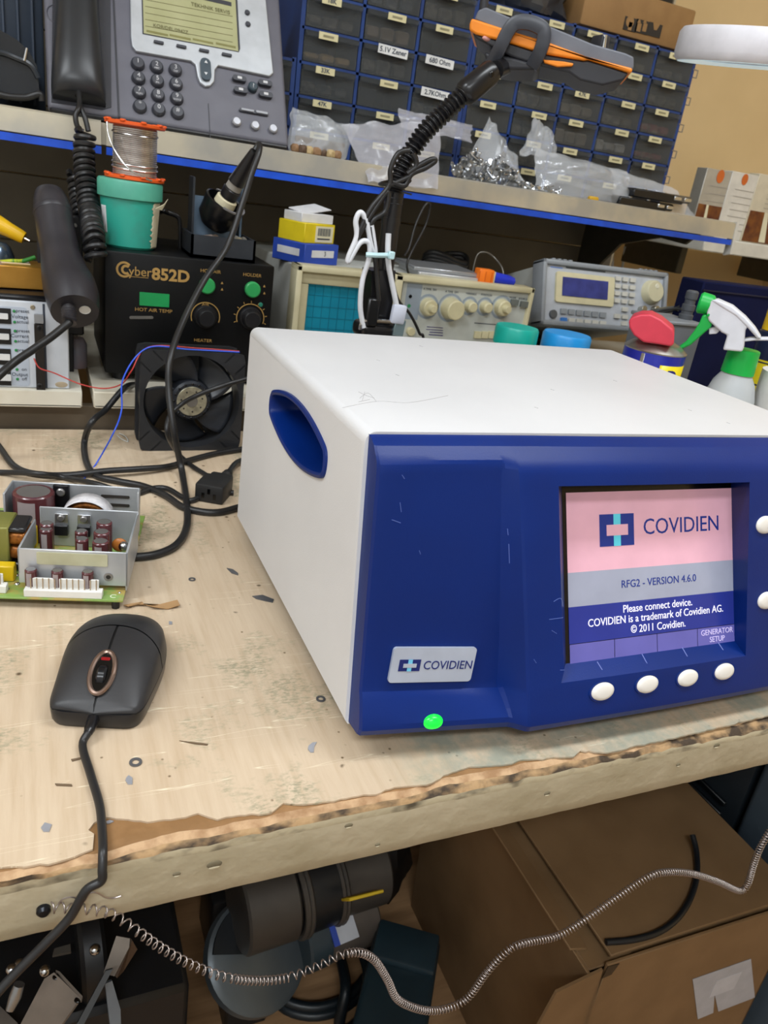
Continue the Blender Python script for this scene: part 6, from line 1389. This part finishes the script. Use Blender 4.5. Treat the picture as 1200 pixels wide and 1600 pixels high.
for k in range(46):
    px = rng.uniform(798, 878); x = oy(px, 295, YB1).x; loc = V((x, YS+.012+rng.uniform(0, .025), ST+.0028+rng.uniform(0, .008)+B)); rt = (rng.uniform(-.5, .5), 1.57+rng.uniform(-.4, .4), rng.uniform(0, 6.3))
    if sc0 is None: mb = MB(); mb.lathe([(0, 0), (.0028, 0), (.0028, .0018), (.0014, .002), (.0013, .009), (0, .0095)], 8); sc0 = mb.build('small_screw', TM, loc=(0, 0, 0)); tag(sc0, 'small shiny screw scattered along the shelf edge', 'screw', 'small screws on the shelf edge'); c = sc0
    else: c = sc0.copy(); COL.objects.link(c)
    c.location = loc; c.rotation_euler = rt
# black hinges
for k, (px, py, lab) in enumerate(((1000, 322, 'black cabinet hinge lying under the other hinge on the shelf'), (1025, 312, 'black cabinet hinge with silver screws on top of another hinge'))):
    c = oy(px, py, YB1); t = thing('cabinet_hinge', lab, 'hinge', (c.x, YB1+.01, ST+.001+.016*k), .06-.1*k)
    MB().box((0, 0, .0075), (.11, .035, .014), .002, 1).build('arm', mat('hinge_black', '131417', .25), t); MB().box((.05, -.004, .009), (.04, .028, .012), .003, 2).build('cup', mat('hinge_steel', '6f7176', .25, .8) if k else MATS['hinge_black'], t)
    for x in (-.03, .012): MB().cyl((x, -.012, .0146), (x, -.012, .0156), .004, n=12).build('screw', MATS['chrome_bits'], t)
    for x in (.04, .062): MB().box((x, -.0178, .009), (.016, .002, .006), .0008, 1).build('latch', MATS['chrome_bits'], t)
c = oy(925, 318, YS+.02); tag(MB().box((c.x, YS+.02, ST+.004), (.018, .01, .007), .002, 1).build('yellow_clip', mat('amber_clip', 'd3a62c', .4)), 'small amber plastic clip on the shelf edge', 'clip')
# ---------------------------------------------------------------- glass boxes on the white side shelf
def gbox(label, px0, px1, pyt, pyb, y, face, rz=0):
    a = oy(px0, pyt, y); b = oy(px1, pyb, y); w_ = b.x-a.x; t = thing('glass_carton', label, 'box', ((a.x+b.x)/2, y+.015, .314), rz); h = a.z-.314
    MB().box((0, 0, h/2), (w_, .03, h), .001, 1).build('carton', face, t); f = frame3((0, -.0153, 0), (1, 0, 0), (0, 0, 1)); return t, w_, h, f
SIL = mat('carton_silver', 'b4b0a6', .4, .3); CRW = mat('carton_white', 'd6d2c9', .55); BRG = mat('tea_brown', '4a1d16', .5, c2='7c4a1c', scale=40); ORD = mat('orange_emblem', 'cf6a2c', .5)
def decorate(t, w_, h, f, pic, lines, em):
    if pic:
        mb = MB(); mb.prism([(-w_/2*.96, .002), (w_/2*.96, .002), (w_/2*.96, h*.47), (-w_/2*.96, h*.47)], 0, .0004, f); mb.build('glass_picture', BRG, t)
        mb = MB(); mb.prism([(-w_*.22, .004), (-w_*.12, .004), (-w_*.2, h*.47), (-w_*.26, h*.47)], .0004, .0007, f); mb.build('picture_highlight', MATS['label_cream'], t)
    for k in range(lines): mb = MB(); mb.box((0, h*((.53 if pic else .15)+(.34 if pic else .7)*k/lines), .0003), (w_*.6, .0009, .0004), m=f); mb.build('print_line', mat('carton_print', 'a39e99', .6), t)
    mb = MB(); mb.lathe([(0, .0006), (w_*em, .0006), (w_*em, 0)], 14, f @ MX.Translation((-w_*.1, h*.91, 0)) @ MX.Diagonal((1, 1.3, 1, 1))); mb.build('emblem', ORD, t)
r = gbox('silver carton with tea glass picture on the white side shelf', 1106, 1144, 262, 330, 1.345, SIL); decorate(*r, True, 3, .1)
r = gbox('narrow white printed carton between two tea glass cartons', 1146, 1174, 267, 350, 1.343, CRW); decorate(*r, False, 7, .09)
r = gbox('cream carton with large tea glass picture at the wall corner', 1188, 1262, 271, 360, 1.341, mat('carton_cream', 'cdc4ae', .55)); decorate(*r, True, 5, .06)
# ---------------------------------------------------------------- ring magnifier lamp
lc = oy(1192, 76, .78); lx = oy(1105, 75, .78).x; lr = .085
lp = thing('magnifier_lamp', 'white ring magnifier lamp reaching in above the spray bottle', 'lamp', (lx+lr, .80, lc.z-.012), rot=(.085, -.10, 0))
LW = mat('lamp_white', 'dcdbe2', .4)
MB().lathe([(.058, 0), (.082, -.003), (.085, .0), (.0865, .006), (.0855, .026), (.082, .031), (.06, .032), (.056, .028), (.058, 0)], 56).build('ring_housing', LW, lp)
MB().lathe([(0, .016), (.04, .0145), (.057, .011), (.057, .0135), (.04, .018), (0, .0195)], 40).build('lens', mat('lens_glass', 'c6e2e6', .05, trans=.85, ior=1.45), lp)
MB().lathe([(.0585, -.0006), (.081, -.0036), (.081, -.0016), (.0585, .0012)], 48).build('diffuser', mat('lamp_diffuser', 'cfe6ee', .3, emit=.5), lp)
mb = MB(); mb.tube([V((.085, 0, .016)), V((.16, .01, .022)), V((.4, .1, .1)), V((.9, .15, .12))], [.012, .009, .009, .009], 14); mb.build('arm', LW, lp)
# ================================================================= coiled spring lead hanging under the bench edge
s0 = oy(68, 1421, .2968)
spg = thing('spring_lead', 'thin coiled steel wire lead sagging from a screw in the bench edge', 'coiled wire', s0)
MB().lathe([(0, .0034), (.0022, .003), (.0034, .0016), (.0034, -.001)], 16, frame3(s0, (1, 0, 0), (0, 0, 1))).build('screw', mat('dark_screw', '24262b', .3, .7), spg, world=True)
SW = mat('spring_wire', 'a59b97', .28, .85)
yy = .286
raw = [(78, 1418), (110, 1419), (150, 1422), (180, 1431), (215, 1455), (250, 1480), (300, 1508), (350, 1526), (400, 1532), (450, 1527), (500, 1508), (530, 1493), (560, 1488), (585, 1500), (605, 1530), (622, 1562), (660, 1578), (695, 1577), (730, 1560), (760, 1520), (790, 1488), (815, 1475), (870, 1463), (910, 1440), (960, 1405), (1010, 1372), (1040, 1363), (1080, 1365), (1120, 1377), (1155, 1392), (1168, 1382), (1178, 1350), (1190, 1320), (1215, 1280)]
pp = catmull([oy(px, py, (.2925 if px < 130 else .2905) if px < 200 else yy) for px, py in raw], 6)
def pitch_path(path, R, pf):
    out = []; T, F = frames(path); ph_ = 0; n = len(path)
    for i in range(n-1):
        d = (path[i+1]-path[i]).length; pt = pf(i/n); k = max(2, int(d/pt*9))
        for q in range(k): t = q/k; a = ph_ + 2*math.pi*d*t/pt; out.append(path[i].lerp(path[i+1], t) + F[i][0]*(R*math.cos(a)) + F[i][1]*(R*math.sin(a)))
        ph_ += 2*math.pi*d/pt
    return out
def pf(t):
    if t < .22: return .0052
    if t < .27: return .0026
    if t < .34: return .0050
    if t < .50: return .0024
    return .0025
mb = MB(); mb.tube(pitch_path(pp, .0024, pf), .00046, 5); mb.build('coil', SW, spg, ang=80, world=True)
wt_ = catmull([oy(92, 1411, .2945), oy(100, 1404, .2945), (oy(115, 1402, .2945)), oy(130, 1409, .2945), oy(140, 1396, .2945), oy(152, 1395, .2945), oy(165, 1402, .2945), oy(178, 1403, .2945), oy(189, 1400, .2945)], 6)
mb = MB(); mb.tube(wt_, .00045, 6); mb.build('loose_wire', SW, spg, world=True)
# ================================================================= under the bench
FZ = -B
# cardboard carton: top at about -0.37
CZ = -.40
A = oz(950, 1508, CZ); R_ = oz(1200, 1428, CZ); L_ = oz(775, 1296, CZ)
ex = V((R_.x-A.x, R_.y-A.y, 0)).normalized(); rz = math.atan2(ex.y, ex.x)
cx = thing('cardboard_carton', 'large open brown cardboard carton on the floor under the bench', 'box', (A.x, A.y, FZ), rz)
CW, CD, CH = .292, .38, CZ-FZ
KC_ = mat('carton_kraft', '7a5f40', .75, c2='705638', scale=14, bump=.12, bscale=200)
t_ = .004
def pan(name, c, d, rot=None): return MB().box(c, d, .0008, 1, rot=rot).build(name, KC_, cx)
pan('front_wall', (CW/2, t_/2, CH/2), (CW, t_, CH)); pan('back_wall', (CW/2, CD-t_/2, CH/2), (CW, t_, CH)); pan('right_wall', (CW-t_/2, CD/2, CH/2), (t_, CD, CH)); pan('bottom', (CW/2, CD/2, t_/2), (CW, CD, t_))
pan('left_wall', (-.012, CD/2, CH/2-.004), (t_, CD, CH-.006), rot=(0, -.05, 0))
# top flaps: one sheet covering most of the top, a folded strip along the left
pan('top_flap', (CW/2+.004, CD/2+.004, CH+.002), (CW-.010, CD-.006, t_), rot=(.0, -.01, 0))
pan('side_strip', (-.020, CD/2+.01, CH-.001), (.026, CD-.03, .003), rot=(0, .30, 0))
pan('inner_flap', (.012, CD/2, CH-.010), (.06, CD-.012, .003)); pan('inner_flap', (CW/2, .03, CH-.014), (CW-.012, .05, .003))
mb = MB(); tv = [(-.006, -.001, CH-.004), (-.065, -.004, CH-.012), (-.085, -.012, CH-.05), (-.07, -.010, CH-.12), (-.045, -.006, CH-.2), (-.006, -.001, CH-.2), (-.004, -.006, CH-.1)]
n_ = len(tv); mb.add([V(p) for p in tv] + [V(p)+V((0, .003, 0)) for p in tv], [tuple(range(n_-1, -1, -1)), tuple(range(n_, 2*n_))] + [(i, (i+1) % n_, n_+(i+1) % n_, n_+i) for i in range(n_)]); mb.build('torn_flap', KC_, cx)
mb = MB(); mb.add([(.0, -.0006, CH-.002), (.016, -.0006, CH-.003), (.010, -.0006, CH-.018), (-.002, -.0006, CH-.020), (.0, .0, CH-.002), (.016, .0, CH-.003), (.010, .0, CH-.018), (-.002, .0, CH-.020)], [(0, 1, 2, 3), (7, 6, 5, 4), (0, 4, 5, 1), (1, 5, 6, 2), (2, 6, 7, 3), (3, 7, 4, 0)]); mb.build('corner_hole', MATS['black_gloss'], cx)
P = Pan(bmx(cx) @ FRONT((0, -.0004, 0)))
q = [P.xy(*p) for p in ((1082, 1530), (1173, 1498), (1179, 1558), (1122, 1580), (1116, 1552), (1114, 1582), (1090, 1592))]
mb = MB(); mb.prism(q, 0, .0006, P.mx); mb.build('white_sticker', mat('sticker_grey', 'a9abb3', .55), cx, world=True); P.plate('sticker_patch', mat('sticker_light', 'b9bbc3', .55), cx, 1119, 1532, 1146, 1544, .0009)
tz_ = CZ+.0075
bt_ = [oz(1082, 1305, tz_+.012), oz(1088, 1330, tz_+.004), oz(1089, 1365, tz_), oz(1080, 1400, tz_), (oz(1060, 1433, tz_)), oz(1030, 1456, tz_), oz(990, 1468, tz_), oz(947, 1472, tz_)]
cable('black_tube_piece', 'bent piece of black tubing lying on the cardboard carton', bt_, .0036, mat('tube_black', '14181d', .4), cat='tube')
# dark printer-like machine at the right, behind the carton
mc = thing('floor_machine', 'dark blue grey machine with a vented front behind the cardboard carton', 'machine', (.98, .6, FZ))
MS = mat('machine_slate', '45525e', .4); MD2 = mat('machine_dark', '1c2329', .5)
MX0 = .862; mz = -.12
MB().box((MX0+.15, .435, (FZ+mz)/2), (.30, .165, mz-FZ), .010, 3).build('side_cover', MS, mc, world=True)
MB().box((MX0+.145, .66, (FZ+mz)/2), (.28, .27, mz-FZ-.02), .006, 2).build('front_cover', MD2, mc, world=True)
for k in range(7): MB().box((MX0+.004, .63, -.53+.020*k), (.008, .17, .007), .001, 1).build('vent_slat', mat('slat_dark', '0d1216', .4), mc, world=True)
MB().box((MX0+.003, .60, -.355), (.006, .07, .05), .003, 1).build('catch_plate', mat('plate_slate', '27313a', .45), mc, world=True)
# long dark case on the floor
def P3(px, py, z): return oz(px, py, z)
TZ = -.585
c0_ = P3(560, 1560, TZ); c1_ = P3(590, 1437, TZ); c2_ = P3(690, 1440, TZ)
dk = thing('dark_case', 'long dark teal case lying on the floor under the bench', 'case', ((c0_.x+c2_.x)/2, (c0_.y+c2_.y)/2, FZ))
TE = mat('teal_black', '16242a', .4, c2='1a2a31', scale=20)
ey_ = V((c1_.x-c0_.x, c1_.y-c0_.y, 0)).normalized(); w_ = (c2_-c1_).length; l_ = (c1_-c0_).length*1.0
mm = frame3((0, 0, 0), V((ey_.y, -ey_.x, 0)), ey_); mm.translation = V((c0_.x, c0_.y, 0))
MB().box((w_/2, l_/2-.02, (FZ+TZ)/2), (w_, l_+.04, TZ-FZ), .008, 3, m=mm).build('lower_shell', TE, dk, world=True)
MB().box((w_/2, l_*.72, TZ+.004), (w_-.006, l_*.5, .012), .004, 2, m=mm).build('lid', mat('teal_lid_dark', '1d2e36', .38), dk, world=True)
MB().box((w_/2, -.03, TZ-.05), (w_*.98, .03, .06), .01, 3, m=mm).build('front_lip', TE, dk, world=True)
MB().ell(mm @ V((w_*.55, -.045, TZ-.055)), (.014, .01, .014)).build('button', MATS['black_gloss'], dk, world=True)
# grinder-like motor unit: housing, disc guard, second motor with label
mtr = thing('motor_unit', 'grey electric motor unit with round guard and labelled cylinder on the floor', 'motor', (.27, .76, FZ))
GM = mat('motor_grey', '48443f', .5, .3, c2='3f3b37', scale=20); DM = mat('motor_dark', '15181b', .4); GD = mat('guard_grey', '565d61', .35, .4)
def obj_cyl(name, a, b, r, m, r2=None, bev=.003): mb = MB(); mb.cyl(a, b, r, r2, 32, bev=bev); return mb.build(name, m, mtr, world=True)
z1 = -.52
a, b = oz(370, 1420, z1), oz(450, 1395, z1); obj_cyl('main_housing', a, b, .055, GM)
a2, b2 = oz(450, 1393, z1), oz(515, 1370, z1); obj_cyl('dark_section', a2, b2, .056, DM); a3, b3 = oz(515, 1372, z1), oz(590, 1350, z1); obj_cyl('rear_housing', a3, b3, .05, GM)
for t in (.0, .1): c = a2.lerp(b2, t); d = (b2-a2).normalized(); obj_cyl('cooling_rib', c, c+d*.008, .060, GM)
for t in (.86, .95): c = a2.lerp(b2, t); obj_cyl('cooling_rib', c, c+d*.006, .060, GM)
yl = oz(553, 1368, z1+.05); MB().box(yl+V((0, -.03, 0)), (.045, .004, .032), .001, 1, rot=(.7, 0, 0)).build('yellow_label', mat('label_yellow', 'c4a81e', .5), mtr, world=True)
gc_ = oz(400, 1492, -.60); dn = V((.25, -.55, .8)).normalized(); gm = MX.Translation(gc_) @ dn.to_track_quat('Z', 'Y').to_matrix().to_4x4()
mb = MB(); mb.lathe([(0, .01), (.060, .010), (.068, .006), (.07, -.004), (.06, -.02), (0, -.022)], 40, gm); mb.build('round_guard', GD, mtr, world=True)
mb = MB(); mb.lathe([(.012, .0105), (.064, .0105), (.064, .014), (.012, .016), (.012, .0105)], 24, gm, a0=.2, a1=2.6); mb.build('inner_cover', DM, mtr, world=True)
mb = MB(); mb.prism(rrect(.018, .02, .002), .016, .017, gm @ MX.Translation((.0, .03, 0))); mb.build('red_sticker', mat('sticker_red', 'b4503a', .5), mtr, world=True)
z2 = -.60; a, b = oz(487, 1455, z2), oz(572, 1420, z2); d = (b-a).normalized(); obj_cyl('second_motor', a, b, .045, mat('motor_taupe', '554e48', .45, .2)); obj_cyl('second_motor_cap', a-d*.022, a+d*.012, .046, mat('cap_slate', '2d3940', .4))
up = V((0, -.55, .83)); s_ = a.lerp(b, .35) + up.normalized()*.0455; fr = frame3(s_, d, d.cross(up)*-1 if False else up.cross(d)); 
mb = MB(); mb.box((0, 0, 0), (.035, .055, .002), m=fr); st_ = mb.build('white_sticker', mat('sticker_white', 'b3b6bd', .5), mtr, world=True); mb = MB(); mb.box((-.0145, 0, .0005), (.008, .055, .0022), m=fr); mb.build('blue_stripe', mat('sticker_blue', '2a45a0', .5), mtr, world=True)
MB().box(((gc_.x+a3.x)/2+.02, .80, (FZ-.64)/2), (.2, .08, -.64-FZ), .006, 2).build('base_block', DM, mtr, world=True)
MB().box((gc_.x, gc_.y+.035, (FZ+gc_.z-.03)/2), (.06, .05, gc_.z-.03-FZ), .004, 1).build('base_block', DM, mtr, world=True)
bb = thing('black_bundle', 'black rounded bag with a pale cloth behind the motor unit', 'bag', oz(640, 1370, -.5))
# cables on the floor
def floor_loop(label, cxp, r1, n, seed):
    c = oz(*cxp, FZ+.008); pts = []
    for k in range(n*10):
        t = 2*math.pi*k/10; rr = r1*(1-.10*(k/10)) ; pts.append(V((c.x + rr*math.cos(t)+.008*math.sin(seed+k*.3), c.y + rr*.8*math.sin(t), FZ+.008+.012*(k//10)+.002*math.sin(k))))
    return cable('coiled_floor_cable', label, pts, .007, mat('cable_dark_teal', '151d22', .4), cat='cable', sub=4)
floor_loop('dark cable coiled on the floor in front of the motor unit', (500, 1520), .085, 2, 1)
cable('floor_lead', 'dark lead looping on the floor between the coil and the dark case', [oz(525, 1470, FZ+.008), oz(540, 1540, FZ+.05), oz(530, 1600, FZ+.008), oz(545, 1610, FZ+.008), oz(568, 1580, FZ+.03), oz(575, 1520, FZ+.06), oz(560, 1470, FZ+.06)], .008, MATS['cable_dark_teal'], cat='cable')
cable('floor_plug_lead', 'short dark plug lead lying by the round guard', [oz(395, 1560, FZ+.012), oz(425, 1550, FZ+.012), oz(440, 1520, FZ+.012), oz(445, 1490, FZ+.02)], .012, MATS['cable_dark_teal'], cat='cable')
bpy.data.objects.remove(bb)
c = oz(640, 1380, -.56); crumple('black_bundle', 'black rounded bag under the bench behind the dark case', 'bag', (c.x-.01, c.y+.10, -.60), (.06, .05, .10), mat('bag_black', '0d0f11', .4), 11, FZ, amp=.2)
c = oz(630, 1345, -.45); crumple('pale_cloth', 'pale crumpled cloth on the black bag under the bench', 'cloth', (c.x-.03, c.y+.12, -.47), (.04, .03, .018), mat('cloth_grey', '8f8a82', .9), 21, -.49, amp=.3)
# metal scrap at the left: bent brackets
SC = mat('scrap_zinc', '8d867f', .4, .5, c2='7d7771', scale=30); SD = mat('scrap_dark', '121417', .45)
scp = thing('scrap_chassis', 'dark machine chassis with pale bent metal brackets under the bench', 'chassis', (.05, .55, FZ))
def quad(name, pts, z, m, th=.003, zs=None):
    q = [oz(px, py, zs[i] if zs else z) for i, (px, py) in enumerate(pts)]; mb = MB(); nn = len(q); nrm = (q[1]-q[0]).cross(q[2]-q[0]).normalized()*th
    mb.add(q + [p-nrm for p in q], [tuple(range(nn-1, -1, -1)), tuple(range(nn, 2*nn))] + [(i, (i+1) % nn, nn+(i+1) % nn, nn+i) for i in range(nn)]); return mb.build(name, m, scp, world=True)
zz = -.40
MB().box((oz(80, 1520, zz).x, oz(80, 1520, zz).y+.10, (FZ-.46)/2), (.26, .22, -.46-FZ), .006, 1).build('chassis', SD, scp, world=True)
quad('bracket_plate', [(72, 1530), (87, 1520), (128, 1560), (118, 1575), (100, 1600), (20, 1640), (30, 1610)], zz, SC, zs=[-.40, -.395, -.395, -.40, -.43, -.46, -.44])
quad('bracket_lip', [(87, 1519), (93, 1521), (129, 1560), (127, 1567)], zz+.004, mat('scrap_light', 'a49b92', .35, .5))
for px, py in ((88, 1526), (122, 1562)): MB().ell(oz(px, py, zz+.005), (.0035, .0035, .0015), 12, 6).build('bolt_hole', MATS['black_gloss'], scp, world=True)
quad('side_strip', [(183, 1462), (204, 1466), (203, 1480), (180, 1525), (163, 1520)], zz, SC, zs=[-.38, -.38, -.385, -.41, -.41])
quad('strip_edge', [(204, 1466), (212, 1480), (190, 1515), (180, 1525)], zz, mat('scrap_brown', '5c4c40', .5, .3), zs=[-.38, -.40, -.42, -.41])
quad('lower_plate', [(163, 1535), (174, 1530), (187, 1575), (188, 1605), (172, 1610)], -.46, mat('scrap_blue', '7a8795', .35, .5), zs=[-.42, -.42, -.45, -.47, -.47])
quad('lower_plate', [(0, 1575), (28, 1602), (0, 1625), (-20, 1600)], -.44, SC)
mb = MB(); mb.tube([oz(15, 1578, -.41), oz(24, 1556, -.40), oz(30, 1538, -.39)], [.004, .006, .005], 10); mb.build('hook', mat('hook_chrome', 'a7aeb6', .2, .9), scp, world=True)
for px, py in ((31, 1507), (18, 1515), (70, 1517), (148, 1484)): MB().ell(oz(px, py, -.40), (.0055, .0055, .0055), 12, 8).build('bolt_head', MATS['chrome_bits'], scp, world=True)
quad('upper_bar', [(85, 1485), (110, 1478), (111, 1490), (82, 1496)], -.42, mat('bar_dull', '4a4640', .5))
MB().cyl(oz(120, 1490, -.44), oz(160, 1478, -.44), .05, n=28, bev=.004).build('drum', SD, scp, world=True)
quad('glass_strip', [(165, 1515), (176, 1512), (130, 1600), (105, 1625)], -.41, mat('dull_glass', '3c3f42', .2), zs=[-.385, -.385, -.42, -.43])
# ================================================================= small bits lying on the bench
def bit(name, label, cat, pts, m, z=.0002, th=.0005, group=None):
    q = [oz(px, py, z) for px, py in pts]; mb = MB(); nn = len(q); mb.add(q + [p+V((0, 0, th)) for p in q], [tuple(range(nn-1, -1, -1)), tuple(range(nn, 2*nn))] + [(i, (i+1) % nn, nn+(i+1) % nn, nn+i) for i in range(nn)]); return tag(mb.build(name, m), label, cat, group)
FO = mat('foil_bit', 'b7bac4', .3, .5)
WS = mat('washer_grey', '77787c', .35, .6)
w0 = None
for px, py, r, lab in ((212, 1192, .0036, 'small grey washer on the bench beside the mouse cable'), (501, 1093, .0032, 'small grey washer on the bench by the generator corner'), (300, 906, .0029, 'small dark washer on the bench between circuit board and generator')):
    c = oz(px, py, 0); mb = MB(); mb.lathe([(r*.55, .0002), (r*.55, .0009), (r, .0009), (r, .0002), (r*.55, .0002)], 20); o = mb.build('washer', WS, loc=(0, 0, 0)); o.location = V((c.x, c.y, B)); tag(o, lab, 'washer', 'washers on the bench')
bit('foil_scrap', 'folded silver scrap below the washer by the mouse cable', 'scrap', [(197, 1216), (201, 1212), (207, 1216), (207, 1226), (200, 1226), (196, 1220)], FO)
bit('foil_scrap', 'square white scrap near the worn bench edge', 'scrap', [(64, 1294), (70, 1286), (81, 1289), (77, 1300), (68, 1300)], FO)
bit('foil_scrap', 'small silver flake on the exposed brown core', 'scrap', [(166, 1284), (172, 1282), (178, 1284), (172, 1287), (167, 1288)], FO, z=-.001)
bit('foil_scrap', 'curved silver flake by the generator foot corner', 'scrap', [(482, 1166), (488, 1161), (495, 1160), (491, 1167), (490, 1176), (485, 1176), (481, 1171)], FO)
bit('foil_scrap', 'tiny white crumb beyond the mouse', 'scrap', [(264, 971), (269, 972), (269, 976), (264, 976)], FO)
bit('metal_shaving', 'grey metal shaving lying beside the generator', 'scrap', [(394, 932), (410, 930), (428, 937), (426, 942), (412, 939), (400, 936)], WS)
bit('metal_shaving', 'dark metal shaving on the bench behind the washer', 'scrap', [(354, 888), (364, 890), (372, 896), (372, 899), (362, 896)], WS)
bit('dark_splinter', 'dark thin splinter on the bench right of the mouse cable', 'splinter', [(280, 1158), (310, 1161), (325, 1163), (324, 1165), (305, 1163)], mat('splinter_brown', '6d5a45', .7))
bit('dark_splinter', 'short dark splinter under the mouse cable', 'splinter', [(111, 1187), (127, 1184), (128, 1186), (113, 1190)], MATS['splinter_brown'])
bit('dark_splinter', 'dark U shaped sliver on the bench near the worn edge', 'splinter', [(86, 1225), (112, 1226), (113, 1229), (88, 1228)], MATS['splinter_brown'])
mb = MB(); tp = [(193, 946), (222, 941), (226, 946), (250, 945), (277, 938), (281, 946), (262, 952), (240, 949), (222, 944), (200, 948)]
for k, (px, py) in enumerate(tp): mb.v.append(oz(px, py, .0006 + .002*(k % 2)))
for k in range(len(tp)): mb.v.append(mb.v[k] + V((0, 0, .0006)))
n_ = len(tp); mb.f = [tuple(range(n_-1, -1, -1)), tuple(range(n_, 2*n_))] + [(i, (i+1) % n_, n_+(i+1) % n_, n_+i) for i in range(n_)]; mb.mi = [0]*len(mb.f)
tag(mb.build('veneer_peel', mat('veneer_tan', 'b08a5f', .7)), 'torn tan peel of laminate beside the circuit board corner', 'peel')
mb = MB(); c = oz(190, 690, .001); mb.tube(catmull([oz(183, 680, .001), oz(190, 686, .001), oz(200, 690, .001), oz(196, 682, .003), oz(186, 677, .001)], 5), .0006, 5); tag(mb.build('clear_wire_scrap', mat('clear_scrap', 'c9ccc9', .2)), 'curled clear plastic scrap in front of the fan', 'scrap')
